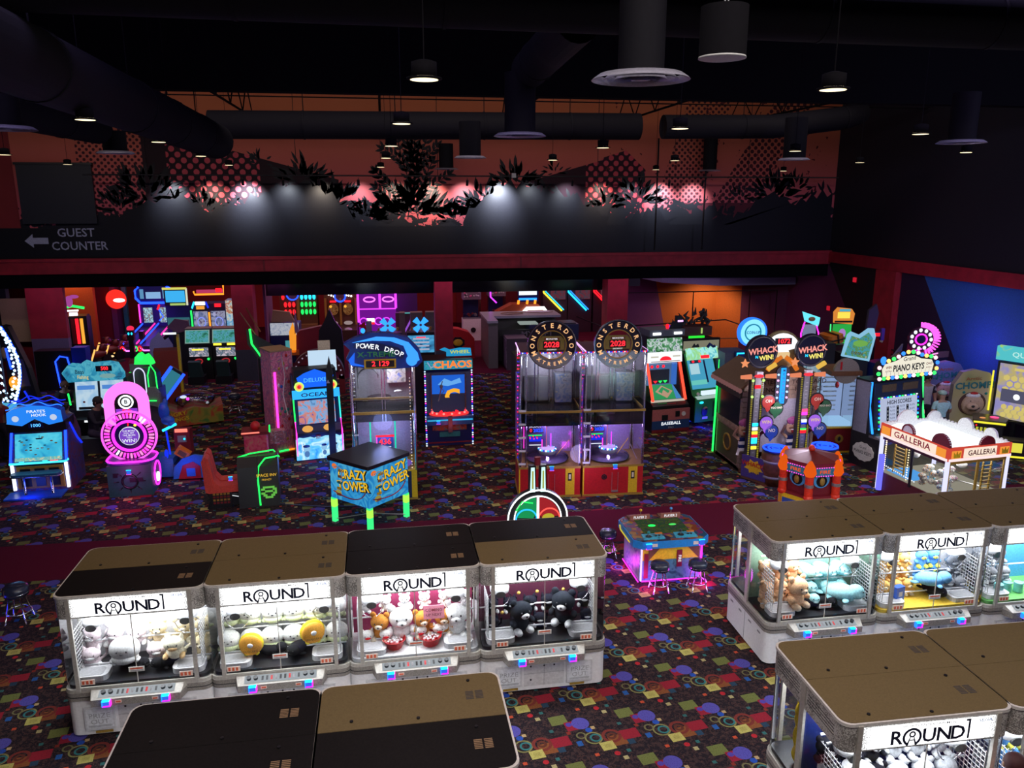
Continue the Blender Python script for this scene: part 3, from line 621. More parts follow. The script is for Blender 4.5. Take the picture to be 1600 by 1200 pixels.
    b = MB(); b.box(-.72, .72, -D_/2-.02, -D_/2, .73, .76, RIM); b.box(-.006, .006, -D_/2-.008, -D_/2, .755, 1.79, RIM); b.build('window_frame', t)
    b = MB(); b.box(-.8, .8, -.62, -.1, 1.748, 1.757, CEILP); b.box(-.8, .8, .1, .62, 1.748, 1.757, CEILP); b.build('light_panel', t)
    b = MB()
    for y, z in ((-.16, 1.16), (-.3, .88)): b.cyl((-.88, y-.1, z), (.88, y-.1, z), .012, WHITE, 6)
    b.cyl((-.88, -.42, 1.62), (.88, -.42, 1.62), .014, CHROME, 6); b.cyl((-.88, -.3, 1.64), (.88, -.3, 1.64), .014, CHROME, 6)
    b.build('rack_rail', t)
    for sx in (-1, 1):
        g = MB(); x = sx*.8
        for k in range(9): g.box(x-.004, x+.004, -.62+.055*k, -.614+.055*k, .8, 1.5, WHITE)
        for k in range(13): g.box(x-.004, x+.004, -.62, -.17, .8+.056*k, .806+.056*k, WHITE)
        g.build('wire_grid', t)
        c = MB(); cx, cy = sx*.6, -.36
        c.lathe([(.04, .13), (.1, .1), (.145, .03), (.14, -.03), (.09, -.05), (.03, -.055)], WHITE, 16, (cx, cy, 1.5)); c.cyl((cx, cy, 1.62), (cx, cy, 1.74), .03, CHROME, 8)
        c.disc((cx, 1.47), .05, -.36-.15, -.36-.12, pm('dark_mirror', (.12, .12, .12), .2, .6), 18, 1.4); o = c.build('claw_head', t)
        c = MB()
        for s2 in (-1, 1): c.tube([(cx+s2*.09, cy, 1.46), (cx+s2*.17, cy, 1.38), (cx+s2*.12, cy, 1.27), (cx+s2*.06, cy, 1.22)], .009, CHROME, 6)
        c.build('claw_arm', o)
        pd = MB(); pd.box(sx*.53-.19, sx*.53+.19, -D_/2-.03, -D_/2, .12, .46, pm('prize_door', (.62, .63, .66), .4)); pd.box(sx*.53-.165, sx*.53+.165, -D_/2-.034, -D_/2-.03, .15, .43, pm('prize_door_inner', (.72, .74, .78), .5)); 
        pd.at(T(sx*.53, -D_/2-.036, .33)); gm = pm('grey_print', (.35, .36, .38), .6)
        pd.text('PRIZE', .1, gm, None, 1.1); pd.at(T(sx*.53, -D_/2-.036, .24)); pd.text('OUT', .1, gm, None, 1.1); pd.at(I4)
        for k in range(4): pd.box(sx*.53-.15, sx*.53+.15, -D_/2-.037, -D_/2-.034, .165+.008*k, .168+.008*k, gm)
        pd.build('prize_door', t)
        ta = MB(); ta.box(sx*.62-.085, sx*.62+.085, -D_/2-.024, -D_/2-.016, .8, .87, TAPE)
        for k in range(3): ta.box(sx*.62-.07+.05*k, sx*.62-.04+.05*k, -D_/2-.027, -D_/2-.024, .81, .86, TAPER)
        ta.build('price_sticker', t)
    # control console
    b = MB(); yf = -D_/2
    b.poly([(-.62, yf), (.62, yf), (.56, yf-.17), (-.56, yf-.17)], .555, .655, BANDM, 'z', RIM)
    b.add([(-.62, yf, .655), (.62, yf, .655), (.56, yf-.17, .655), (-.56, yf-.17, .655), (-.6, yf, .73), (.6, yf, .73)], [(3, 2, 5, 4), (0, 3, 4), (2, 1, 5)], RIM); o = b.build('control_console', t)
    b = MB(); b.add([(-.48, yf-.145, .672), (.48, yf-.145, .672), (.48, yf-.035, .721), (-.48, yf-.035, .721)], [(0, 1, 2, 3)], em('console_strip_light', (.8, .88, .95), .45))
    for k in range(9):
        x = -.24+.06*k; b.add([(x-.014, yf-.12, .688), (x+.014, yf-.12, .688), (x+.014, yf-.06, .716), (x-.014, yf-.06, .716)], [(0, 1, 2, 3)], (BLACK, BLACK, RED, GREY)[k % 4])
    b.build('button_strip', o)
    for x in (-.42, -.33, .33, .42): c = MB(); c.cyl((x, yf-.09, .70), (x, yf-.1, .735), .03, BLACK, 12); c.build('button', o)
    for sx, q in ((-1, -.36), (1, .38)):
        c = MB(); c.box(q-.045, q+.045, yf-.21, yf-.17, .585, .65, em('card_reader_screen', (.03, .12, .7), 1.2))
        for e_, mm in (((q-.055, q-.043, .575, .66), rainbow[0]), ((q+.043, q+.055, .575, .66), rainbow[2]), ((q-.05, q+.05, .648, .66), rainbow[3]), ((q-.05, q+.05, .57, .582), rainbow[1])):
            c.box(e_[0], e_[1], yf-.225, yf-.17, e_[2], e_[3], mm)
        c.build('card_reader', t, 'card reader with a glowing rainbow edge')
        c = MB(); c.box(q-sx*.14-.04, q-sx*.14+.04, yf-.175, yf-.168, .59, .63, TAPE); c.box(q-sx*.14-.03, q-sx*.14+.03, yf-.178, yf-.175, .6, .62, TAPER); c.build('label_sticker', t)
    # warning card on a stand
    b = MB(); b.box(-.1, .1, -D_/2-.015, -D_/2-.01, .93, 1.0, pm('white_card', (.75, .75, .72), .6)); b.box(-.08, .08, -D_/2-.017, -D_/2-.015, .965, .985, TAPER); b.box(-.08, .08, -D_/2-.017, -D_/2-.015, .94, .95, GREY); b.build('warning_card', t)
    return t
GR = RGOLD; BK = RBLK
BTILE = pm('black_glitter_tile', (.02, .02, .025), .35, 0, .6, 120)
rows = {'A': (-4.408, 10.141, .6), 'B': (5.592, 10.282, -.2), 'C': (4.261, 6.202, -.8), 'D': (-2.67, 6.108, .3)}
def slot(row, i):
    x, y, a = rows[row]; dx = W_*(i+.5); return (x+dx*cos(R(a))-D_/2*sin(R(a)), y+dx*sin(R(a))+D_/2*cos(R(a)), 0), a
WB = pm('white_back', (.7, .7, .72), .5); PB = pm('magenta_back', (.3, .03, .1), .6); PK = pm('dark_plum_back', (.07, .01, .03), .6)
specs = [('A', 0, 'white claw machine at the left end of the front row, front roof panel black', (BK, GR), BTILE, WB),
 ('A', 1, 'white claw machine second in the front row full of white egg plushes', (GR, GR), BTILE, WB),
 ('A', 2, 'white claw machine with an all black roof and red bowls inside', (BK, BK), WHITE, PB),
 ('A', 3, 'white claw machine at the right end of the front row holding black plushes', (GR, BK), BTILE, PK),
 ('B', 0, 'white claw machine at the left end of the right hand row, peach and blue plushes', (GR, GR), BTILE, pm('pale_green_back', (.25, .4, .3), .5)),
 ('B', 1, 'white claw machine with a yellow prize floor in the right hand row', (GR, GR), pm('yellow_floor', (.85, .55, .05), .5), WB),
 ('B', 2, 'white claw machine with a green prize floor cut by the picture edge', (GR, GR), pm('green_floor', (.2, .6, .15), .5), SKY),
 ('C', 0, 'white claw machine in the bottom right corner with a worn gold roof', (GR, GR), BTILE, DBLUE),
 ('C', 1, 'white claw machine cut by the right picture edge in the bottom corner', (GR, GR), BTILE, SKY),
 ('D', 0, 'claw machine cut by the bottom edge with an all black roof', (BK, BK), BTILE, WB),
 ('D', 1, 'claw machine cut by the bottom edge with a gold rear roof panel', (BK, GR), BTILE, WB)]
CL = {}
for r_, i, lab, rf, fl, bk in specs:
    loc, a = slot(r_, i); CL[r_+str(i)] = claw_machine(lab, loc, a, rf, fl, bk)
# ---------------------------------------------------------------- plush toys
def fur(name, col): return pm(name, col, .95, 0, .18, 60, .1)
PLM = {}
def plush_mesh(kind, col, col2=None):
    key = (kind, col, col2)
    if key in PLM: return PLM[key]
    f = fur('fur_%d' % len(PLM), col); g = fur('fur_b%d' % len(PLM), col2 or col); b = MB(); ink = BLACK
    if kind == 'egg':
        b.ell((0, 0, .15), (.17, .13, .145), f, 16, 10); b.ell((0, -.02, .05), (.15, .12, .07), g)
        for s in (-1, 1): b.ell((s*.05, -.12, .17), .012, ink, 6, 4); b.ell((s*.13, -.03, .02), (.04, .05, .03), g, 8, 6)
        b.ell((0, -.135, .145), (.02, .01, .008), ink, 6, 4)
    elif kind == 'bear':
        b.ell((0, 0, .09), (.1, .085, .1), f, 12, 8); b.ell((0, -.02, .24), (.12, .1, .1), f, 14, 9)
        b.ell((0, -.105, .215), (.05, .035, .035), g, 10, 6); b.ell((0, -.14, .222), .012, ink, 6, 4)
        for s in (-1, 1):
            b.ell((s*.085, 0, .33), (.04, .025, .04), f, 8, 6); b.ell((s*.045, -.108, .255), .011, ink, 6, 4)
            b.ell((s*.11, -.04, .12), (.035, .06, .035), f, 8, 6); b.ell((s*.07, -.08, .03), (.042, .065, .04), g, 8, 6)
    elif kind == 'cat':
        b.ell((0, 0, .08), (.11, .1, .09), f, 12, 8); b.ell((0, -.03, .21), (.13, .1, .09), f, 14, 9); b.ell((0, -.11, .18), (.06, .03, .03), g, 10, 6)
        for s in (-1, 1):
            b.cyl((s*.08, 0, .26), (s*.1, 0, .34), .04, f, 8, .004); b.ell((s*.05, -.115, .22), .011, ink, 6, 4); b.ell((s*.1, -.07, .06), (.035, .07, .035), g, 8, 6)
        b.tube([(.08, .08, .05), (.16, .12, .1), (.17, .12, .2)], .02, f, 6)
    elif kind == 'seal':
        b.ell((0, .02, .1), (.13, .22, .1), f, 14, 9); b.ell((0, -.17, .14), (.1, .1, .09), f, 12, 8); b.ell((0, -.25, .12), (.05, .03, .03), g, 8, 6)
        for s in (-1, 1): b.ell((s*.12, -.08, .05), (.07, .04, .02), f, 8, 5); b.ell((s*.04, -.25, .17), .011, ink, 6, 4); b.ell((s*.06, .24, .06), (.05, .07, .02), f, 8, 5)
    elif kind == 'pancake':
        b.ell((0, .02, .16), (.17, .05, .17), g, 20, 8); b.ell((0, -.05, .17), (.155, .05, .155), f, 20, 8); b.ell((.0, -.1, .19), (.04, .02, .035), WHITE, 8, 6)
        for s in (-1, 1): b.ell((s*.07, .0, .02), (.035, .05, .03), g, 8, 5)
        b.at(T(0, -.103, .1)); b.text('PANCAKE', .045, BROWN); b.at(I4)
    o = b.build('plush_toy'); me = o.data; bpy.data.objects.remove(o); PLM[key] = me; return me
def plush(me, mach, x, y, z, label, group, rz=0, sc=1.0, rx=0, name='plush_toy'):
    o = bpy.data.objects.new(name, me); COL.objects.link(o); M = mach.matrix_basis
    p = M @ Vector((x, y, z)); o.location = p; o.rotation_euler = (R(rx), 0, mach.rotation_euler[2]+R(rz)); o.scale = (sc,)*3
    o['label'] = label; o['category'] = 'plush toy'; o['group'] = group; return o
def prow(mach, me, xs, z, label, group, y=-.16, sc=1.0):
    h_ = 'upper' if z > 1.25 else 'middle' if z > 1.0 else 'low'; y = -.17 if z > 1.12 and y == -.16 else -.3 if y == -.16 else y-.04; z = max(.79, z-.22)
    for i, x in enumerate(xs): plush(me, mach, x+random.uniform(-.01, .01), y+random.uniform(-.01, .01), z, label+(', %s of its row at %s height' % (ORD[i], h_)), group, random.uniform(-12, 12), sc)
bpy.context.view_layer.update()
fr = lambda a, b_, n: [a+(b_-a)*i/(n-1) for i in range(n)]
m = CL['A0']; wp = plush_mesh('cat', (.85, .72, .76), (.9, .88, .88)); cb = plush_mesh('bear', (.78, .66, .42), (.85, .8, .65)); gp = plush_mesh('cat', (.65, .65, .68), (.85, .6, .65))
prow(m, wp, fr(-.72, -.12, 3), 1.22, 'pink white cat, leftmost claw machine', 'white and pink plush cats, leftmost machine')
prow(m, wp, fr(-.7, -.3, 2)+[.14], .96, 'pink white cat, leftmost claw machine', 'white and pink plush cats, leftmost machine')
prow(m, cb, fr(.16, .76, 3), 1.22, 'cream bear, leftmost claw machine', 'cream plush bears, leftmost machine')
prow(m, cb, fr(.4, .76, 2), .94, 'cream bear, leftmost claw machine', 'cream plush bears, leftmost machine')
plush(plush_mesh('egg', (.9, .9, .9)), m, -.22, -.46, .93, 'big white plush standing front in the leftmost claw machine', 'front prizes of the leftmost machine', 0, 1.2)
plush(plush_mesh('cat', (.85, .8, .62), (.75, .5, .25)), m, .42, -.44, .9, 'cream patched plush dangling front in the leftmost claw machine', 'front prizes of the leftmost machine', 0, 1.1)
plush(plush_mesh('seal', (.015, .015, .018), (.02, .02, .02)), m, -.1, -.45, .79, 'black plush lying under the white plush, leftmost claw machine', 'front prizes of the leftmost machine', 60, .8)
plush(plush_mesh('seal', (.015, .015, .018), (.02, .02, .02)), m, .3, -.45, .79, 'black plush lying under the patched plush, leftmost claw machine', 'front prizes of the leftmost machine', -50, .8)
m = CL['A1']; eg = plush_mesh('egg', (.88, .9, .84), (.72, .8, .5))
prow(m, eg, fr(-.74, .74, 6), 1.42, 'white egg plush, second claw machine', 'top rack egg plushes', sc=.95)
prow(m, eg, fr(-.74, .74, 6), 1.1, 'white egg plush, second claw machine', 'lower rack egg plushes', sc=.95)
pk = plush_mesh('pancake', (.85, .4, .06), (.9, .7, .05))
plush(pk, m, -.42, -.48, .86, 'orange and yellow pancake plush, left one in the second claw machine', 'pancake plushes', 0, 1.0); plush(pk, m, .42, -.46, .95, 'orange and yellow pancake plush, right one in the second claw machine', 'pancake plushes', 15, 1.05)
bs = plush_mesh('seal', (.015, .015, .018), (.02, .02, .02))
plush(bs, m, -.16, -.4, .79, 'black plush lying beside the left pancake', 'black plushes of the second machine', 80, .8); plush(bs, m, .2, -.42, .79, 'black plush lying under the right pancake', 'black plushes of the second machine', -20, .9); plush(bs, m, .5, -.3, .79, 'black plush lying behind the right pancake', 'black plushes of the second machine', -80, .7)
m = CL['A2']; bb = plush_mesh('bear', (.5, .2, .04), (.8, .7, .55)); wb = plush_mesh('bear', (.88, .88, .88)); 
prow(m, bb, (-.5, .12, .42), 1.05, 'brown bear, red bowl machine', 'brown plush bears', sc=1.15); prow(m, wb, (-.2, .62), 1.0, 'big white bear, red bowl machine', 'big white plush bears', sc=1.5)
prow(m, wb, fr(-.7, .75, 6), 1.42, 'small white bear, red bowl machine', 'white plushes on the top rack of the bowl machine', sc=.7)
rw = plush_mesh('cat', (.88, .86, .82), (.7, .03, .03)); prow(m, rw, (-.68, -.42, .08, .36), .95, 'white cat in red cup, red bowl machine', 'small plushes in red cups', y=-.32, sc=.75)
for x, n in ((-.3, 'left'), (.22, 'right')):
    t = thing('plastic_bowl', n+' red bowl of white balls on the lit claw machine floor', 'bowl', m.matrix_basis @ Vector((x, -.48, .78)), 0, 'red bowls of white balls')
    b = MB(); b.lathe([(.11, 0), (.16, .13), (.17, .13), (.165, .14), (.12, .02), (.1, .02)], RED, 20); b.build('bowl_shell', t)
    b = MB()
    for k in range(14): a_ = k*2.4; q = .11*math.sqrt(k/14); b.ell((q*cos(a_), q*sin(a_), .11), .022, WHITE, 6, 4)
    b.build('white_balls', t, None, 0, 'stuff')
t = MB(); t.at(RX(-8)); t.box(-.15, .15, 0, .01, 0, .2, pm('pink_card', (.85, .3, .4), .6)); t.at(RX(-8) @ T(0, -.004, .13)); t.text('COMING', .06, DRED, None, 1, .005); t.at(RX(-8) @ T(0, -.004, .06)); t.text('UP NEXT', .055, DRED, None, 1, .005)
tag(t.build('coming_sign'), 'pink COMING UP NEXT card in the red bowl claw machine', 'sign', None, m.matrix_basis @ Vector((.28, -.5, 1.18)))
for sx in (-1, 1):
    t = MB(); t.box(-.17, .17, -.1, .1, 0, .08, LGREY)
    for i_ in range(6):
        for j_ in range(3): t.cyl((-.13+.052*i_, -.06+.06*j_, .08), (-.13+.052*i_, -.06+.06*j_, .085), .016, DGREY, 8)
    tag(t.build('game_tray'), 'grey tray with round holes at the %s of the red bowl claw machine' % ('left' if sx < 0 else 'right'), 'tray', 'grey trays with round holes', m.matrix_basis @ Vector((sx*.64, -.3, .78)))
m = CL['A3']; bk_ = plush_mesh('cat', (.012, .012, .02), (.6, .6, .62)); bg = plush_mesh('bear', (.015, .018, .025), (.75, .75, .78))
prow(m, bk_, fr(-.7, .74, 6), 1.22, 'small black cat plush, end machine', 'small black plushes', sc=.85)
prow(m, bk_, fr(-.7, .74, 5), .96, 'small black cat plush, end machine', 'small black plushes', sc=.8)
plush(bg, m, -.3, -.44, .84, 'big black plush bear hanging at the left in the end machine', 'big black plush bears', 20, 1.4); plush(bg, m, .36, -.42, .9, 'big black plush bear hanging at the right in the end machine', 'big black plush bears', -25, 1.5)
gb = MB(); gb.ell((0, 0, 0), .028, GOLD, 8, 6); gme = gb.build('bell').data; bpy.data.objects.remove([o for o in bpy.data.objects if o.data is gme][0])
for k, (x, z) in enumerate(((-.35, 1.62), (.1, 1.64), (.55, 1.64), (-.6, 1.4), (-.3, 1.4), (-.02, 1.4), (.38, 1.4), (-.55, 1.1))):
    o = bpy.data.objects.new('gold_bell', gme); COL.objects.link(o); tag(o, 'small gold bell among the black plushes, %s counted from the top left' % ORD[k], 'bell', 'gold bells in the end claw machine', m.matrix_basis @ Vector((x, -.3, z-.03)))
m = CL['B0']; pe = plush_mesh('bear', (.85, .5, .28), (.88, .62, .42)); bl = plush_mesh('seal', (.4, .78, .82), (.6, .85, .88)); pnk = plush_mesh('bear', (.8, .25, .3), (.85, .4, .42))
for z in (1.38, 1.1, .85): prow(m, pe, (-.75, -.52, -.28), z, 'peach bear plush piled left', 'peach plush bears', sc=.95)
for z in (1.4, 1.15, .9): prow(m, bl, (.0, .28, .54), z, 'pale blue seal plush', 'pale blue plush seals', sc=.95)
plush(pe, m, -.35, -.5, .86, 'big peach plush hanging front in the right hand row end machine', 'front prizes of the peach machine', 20, 1.4); plush(bl, m, .42, -.48, .9, 'big pale blue plush seal leaning front right', 'front prizes of the peach machine', 50, 1.3)
plush(bs, m, -.02, -.45, .79, 'black plush under the big peach plush', 'black plushes of the peach machine', 70, .8); plush(bs, m, .2, -.42, .79, 'black plush under the big blue seal', 'black plushes of the peach machine', 20, .8)
for y, z in ((.3, 1.3), (.3, 1.0), (.45, .85)): plush(pnk, m, -.66, y, z, 'pink plush bear in the rear window of the peach machine, %s' % ('topmost' if z > 1.2 else 'lowest' if z < .9 else 'middle one'), 'pink plush bears', 90, 1.1)
m = CL['B1']; ob = plush_mesh('bear', (.85, .5, .15), (.9, .75, .5)); sb = plush_mesh('bear', (.12, .35, .75), (.8, .7, .1)); gy = plush_mesh('cat', (.32, .33, .36), (.7, .7, .72))
for z in (1.4, 1.15, .9): prow(m, ob, fr(-.78, -.16, 4), z, 'orange bear, yellow floor machine', 'orange plush bears', sc=.8)
for z in (1.42, 1.18): prow(m, sb, (.12, .34), z, 'blue plush, yellow floor machine', 'blue plush bears', sc=.85)
prow(m, gy, (.68,), 1.3, 'grey cat, yellow floor machine', 'grey plush cat')
for z in (1.35, 1.08): prow(m, gy, (.56, .78), z-.2, 'grey plush at right, yellow floor machine', 'grey plushes in the yellow floor machine', sc=.85)
plush(plush_mesh('seal', (.2, .5, .85), (.5, .75, .9)), m, .18, -.42, .98, 'pale blue plush hanging front in the yellow floor machine', 'front prizes of the yellow machine', 70, 1.1); plush(bs, m, .25, -.4, .79, 'black plush under the pale blue plush', 'front prizes of the yellow machine', 10, .9)
b = MB(); b.box(-.09, .09, -.05, .05, 0, .26, BLUE); b.box(-.04, .04, -.053, -.05, .1, .18, WHITE); tag(b.build('blue_box'), 'dark blue prize box on the yellow floor', 'box', None, m.matrix_basis @ Vector((-.45, -.5, .79)), 15)
m = CL['B2']; 
for z in (1.38, 1.1, .84): prow(m, gy, (-.78, -.55, -.32), z, 'grey cat, green floor machine', 'grey plushes in the green floor machine', sc=.95)
cbx = None
for k, (x, y) in enumerate(((-.5, -.5), (-.32, -.46), (-.14, -.5))):
    b = MB(); b.cyl((0, 0, 0), (0, 0, .16), .07, pm('aqua_tin', (.3, .75, .75), .4), 16); tag(b.build('aqua_tin'), 'small aqua tin on the green prize floor, %s from the left' % ORD[k], 'tin', 'aqua tins', m.matrix_basis @ Vector((x, y, .79)))
m = CL['C0']; gg = plush_mesh('bear', (.6, .62, .66), (.85, .85, .88)); kk = plush_mesh('bear', (.012, .012, .018), (.7, .7, .72)); yw = plush_mesh('bear', (.8, .55, .03), (.85, .7, .2))
for z in (1.4, 1.1): prow(m, gg, fr(.05, .6, 3), z, 'grey bear, bottom right corner machine', 'grey plush bears', sc=1.0)
for z in (1.38, 1.08): prow(m, kk, (-.72, -.46, -.2), z, 'black bear, bottom right corner machine', 'black plush bears in the corner machine', sc=1.0)
for z in (1.35, 1.05, .8): plush(yw, m, -.72, .3, z, 'yellow plush at the rear of the bottom right machine, %s' % ('topmost' if z > 1.2 else 'lowest' if z < .9 else 'middle one'), 'yellow plushes', 90, 1.2)
b = MB(); b.lathe([(.1, 0), (.17, .1), (.175, .1), (.11, .01)], WHITE, 18); tag(b.build('white_bowl'), 'white bowl among the black plushes in the corner machine', 'bowl', None, m.matrix_basis @ Vector((-.5, -.45, 1.2)))
m = CL['C1']
for z in (1.38, 1.08): prow(m, sb, (-.75, -.5, -.25), z, 'blue plush at bottom right picture edge', 'blue plushes at the picture edge', sc=1.0)
# ================================================================ games on the floor
def bar(t, name, p, q, r, mat, lab=None): b = MB(); b.tube([p, q], r, mat, 6); return b.build(name, t, lab)
def neon(t, pts, r, mat, name='neon_tube', lab=None, closed=False): b = MB(); b.tube(pts, r, mat, 6, closed); return b.build(name, t, lab)
def led_dots(b, pts, r, mats):
    for i, p in enumerate(pts): b.ell(p, r, mats[i % len(mats)], 6, 4)
def line(p, q, n): return [tuple(a+(c-a)*i/(n-1) for a, c in zip(p, q)) for i in range(n)]
def reader(t, x, y, z, a=0):
    b = MB(); b.at(T(x, y, z) @ RX(a)); b.box(-.045, .045, -.03, 0, -.05, .05, em('card_reader_screen', (.03, .12, .7), 1.6))
    b.box(-.055, .055, -.028, 0, .04, .056, rainbow[3]); b.box(-.055, .055, -.028, 0, -.056, -.04, rainbow[2]); return b.build('card_reader', t)
DIGIT = em('red_digit', (1, .02, .03), 2.4)
def pulse(name, col, k=.25): return pm(name, [c*k for c in col], .5)

# -- crane towers with round signs (two side by side)
def monster_tower(loc, rz, label):
    t = thing('prize_tower', label, 'arcade game', loc, rz, 'tall clear prize towers with round signs')
    w, d, h, hb = .74, .62, 3.58, .76
    b = MB(); b.box(-w, w, -d, d, .03, hb, RED); b.box(-w-.02, w+.02, -d-.02, d+.02, 0, .05, GOLD); b.box(-w-.015, w+.015, -d-.015, d+.015, hb-.03, hb+.02, GOLD)
    b.box(-w-.012, -w+.02, -d-.012, -d+.02, .03, hb, YEL); b.build('base_cabinet', t)
    b = MB(); b.box(.38, .60, -d-.014, -d, .06, hb-.02, YEL); b.box(.44, .53, -d-.02, -d-.014, .42, .62, BLACK); b.box(.46, .51, -d-.024, -d-.02, .46, .58, CREAM); b.build('coin_door', t)
    b = MB(); b.disc((-.22, .48), .07, -d-.012, -d, BLACK, 16); b.disc((-.22, .48), .045, -d-.016, -d-.01, DRED, 14); b.box(-.25, -.19, -d-.02, -d-.012, .45, .51, BLACK); b.build('lock_plate', t)
    b = MB(); b.box(-.04, .12, -d-.06, -d-.01, .1, .14, STEEL); b.box(-.04, -.03, -d-.04, -d-.03, .1, .6, STEEL); b.box(.11, .12, -d-.04, -d-.03, .1, .6, STEEL); b.build('reader_bracket', t)
    reader(t, .04, -d-.03, .74, -20)
    b = MB(); b.ringwall([(-w, -d), (w, -d), (w, d), (-w, d)], hb, h, ACR, False); b.build('clear_walls', t)
    b = MB()
    for sx in (-1, 1):
        for sy in (-1, 1): b.cyl((sx*(w-.03), sy*(d-.03), hb), (sx*(w-.03), sy*(d-.03), h), .028, CHROME, 8)
    b.cyl((-w+.16, -d+.02, hb+.02), (-w+.16, -d+.02, h), .02, CHROME, 8)
    for x in (-.3, -.22, .05, .14, .42): b.cyl((x, .2, 2.2), (x, .2, h-.1), .016, CHROME, 6)
    b.build('corner_post', t)
    b = MB()
    for k in range(5): z = hb+.1+.33*k; b.box(-w-.02, -w+.15, -d-.02, -d+.02, z-.02, z+.02, WHITE)
    b.build('hinge', t)
    b = MB(); b.box(-w, w, -d, d, 2.14, 2.155, ACR); b.box(-w-.01, w+.01, -d-.01, -d+.02, 2.12, 2.17, GOLD); b.box(-w-.01, w+.01, d-.02, d+.01, 2.12, 2.17, GOLD)
    for sx in (-1, 1): b.box(sx*w-.01, sx*w+.01, -d, d, 2.12, 2.17, GOLD)
    b.box(-w, w, -d, d, 1.8, 1.81, ACR); b.build('middle_shelf', t)
    # turntable with ring of light
    b = MB(); b.lathe([(.52, 0), (.54, .05), (.5, .09), (.2, .12), (.16, .2), (.12, .2)], ACR, 28, (0, 0, hb+.03)); b.lathe([(.5, 0), (.5, .02)], pm('violet_grey_disc', (.45, .38, .6), .25), 28, (0, 0, hb+.03)); b.build('turntable', t)
    b = MB(); led_dots(b, [(.21*cos(a*pi/12), .21*sin(a*pi/12), hb+.28) for a in range(24)], .022, [eC, eBd, eW]); b.lathe([(.2, .16), (.22, .24), (.19, .3), (.1, .3)], LGREY, 20, (0, 0, hb)); b.build('light_ring', t)
    b = MB(); led_dots(b, [(.1*cos(a*pi/6)-.35, .1*sin(a*pi/6)-.1, 1.36) for a in range(12)], .018, [eBd, eR]); b.build('small_light_ring', t)
    b = MB(); b.box(-w+.04, w-.04, d-.03, d-.02, hb, 1.75, pm('bounce_back', (.4, .34, .5), .6)); b.box(-w+.04, w-.04, d-.03, d-.02, 2.2, h-.1, pm('bounce_back2', (.24, .23, .26), .5)); b.build('bounce_panel', t)  # bounce panels added inside the clear tower to brighten it
    # paytable panel
    b = MB(); b.box(-.56, -.02, .1, .13, 1.05, 1.62, pm('smoked_panel', (.05, .04, .1), .2)); b.box(-.5, -.08, .085, .1, 1.42, 1.55, BLACK); b.at(T(-.29, .08, 1.585)); b.text('JACKPOT', .07, eWs, None, 1, .005)
    b.at(T(-.4, .08, 1.485)); b.text('0', .12, DIGIT, None, 1, .01); b.at(T(-.22, .08, 1.485)); b.text('2028', .12, eB, None, 1, .01)
    b.at(I4); b.box(-.44, -.14, .085, .1, 1.2, 1.3, eBd); b.box(-.44, -.14, .085, .1, 1.1, 1.12, eWs); b.box(-.46, -.12, .085, .1, 1.35, 1.37, eG)
    b.box(-.58, -.565, .09, .14, 1.03, 1.64, eP); b.box(-.02, -.005, .09, .14, 1.03, 1.64, em('dim_rose_light', (1, .2, .3), .7)); b.build('paytable', t)
    # speakers and dark boxes in the upper body
    b = MB(); b.box(-.48, -.34, .2, .34, 1.83, 2.13, pm('speaker_grey', (.2, .2, .22), .4)); b.box(-.25, .2, .2, .4, 1.83, 2.13, BLACK)
    for k in range(3): b.disc((-.41, 1.89+.09*k), .035, .19, .2, BLACK, 12)
    b.build('speaker_box', t)
    b = MB(); b.tube([(-.12, .1, hb+.1), (-.12, .1, 1.25)], .012, eP, 6); b.tube([(.1, .1, hb+.2), (.1, .1, 1.4)], .012, eV, 6); b.build('violet_light_rod', t)
    b = MB(); b.tube([(.2, -.1, hb+.12), (.6, .35, 1.15)], .01, YEL); b.tube([(.62, -.45, hb+.1), (.66, .45, 1.0)], .01, STEEL); b.tube([(-.65, .5, 3.3)]+[(-.1+.55*cos(a), .5, 2.95+.5*sin(a)) for a in [pi*k/10 for k in range(10, -1, -1)]], .012, CHROME); b.build('guide_wire', t)
    b = MB(); b.box(-w, w, -d, d, h, h+.03, pm('plum_roof', (.1, .04, .08), .5)); b.build('roof', t)
    b = MB(); led_dots(b, line((-w, -d-.015, h), (w, -d-.015, h), 44), .017, [eR, eBd, eWs, eBd, eBd, eR, eWs]); b.tube([(-w, -d, h+.02), (-w, d, h+.02)], .014, em('lilac_light', (.8, .4, 1), 2)); b.tube([(w, -d, h+.02), (w, d, h+.02)], .012, em('lilac_light', (.8, .4, 1), 2)); b.build('light_strip', t)
    # side artwork with strips of light
    b = MB(); b.box(-w-.012, -w-.002, -.45, .5, .9, 2.9, art('side_streaks', ((.02, .03, .2), (.3, .05, .3), (.05, .1, .6), (.5, .1, .05)), 3)); led_dots(b, line((-w-.02, -.35, .95), (-w-.02, -.35, 3.5), 30), .016, [eBd, eR, eP]); b.build('side_light_strip', t)
    # inner boxes for prizes seen through the clear wall
    b = MB(); b.box(.2, .6, .1, .5, 2.2, 2.9, art('prize_blur', ((.05, .05, .06), (.16, .16, .15), (.05, .08, .14), (.25, .22, .1)), 5)); b.box(-.55, .1, .3, .5, 2.2, 2.8, pm('charcoal_box', (.1, .105, .105), .3)); b.build('prize_stack', t)
    # round sign ring
    zc = h+.2; b = MB(); b.annulus((0, zc), .34, .56, -d-.10, -d-.06, pm('chrome_black_ring', (.03, .02, .035), .25, .3), 40); b.annulus((0, zc), .55, .575, -d-.12, -d-.05, CHROME, 40); b.annulus((0, zc), .325, .345, -d-.12, -d-.05, GOLD, 40)
    b.annulus((0, zc), .345, .555, -d-.105, -d-.1, pm('silver_sheen', (.55, .56, .6), .2, .7), 14, 205, 335)
    o = b.build('round_sign', t)
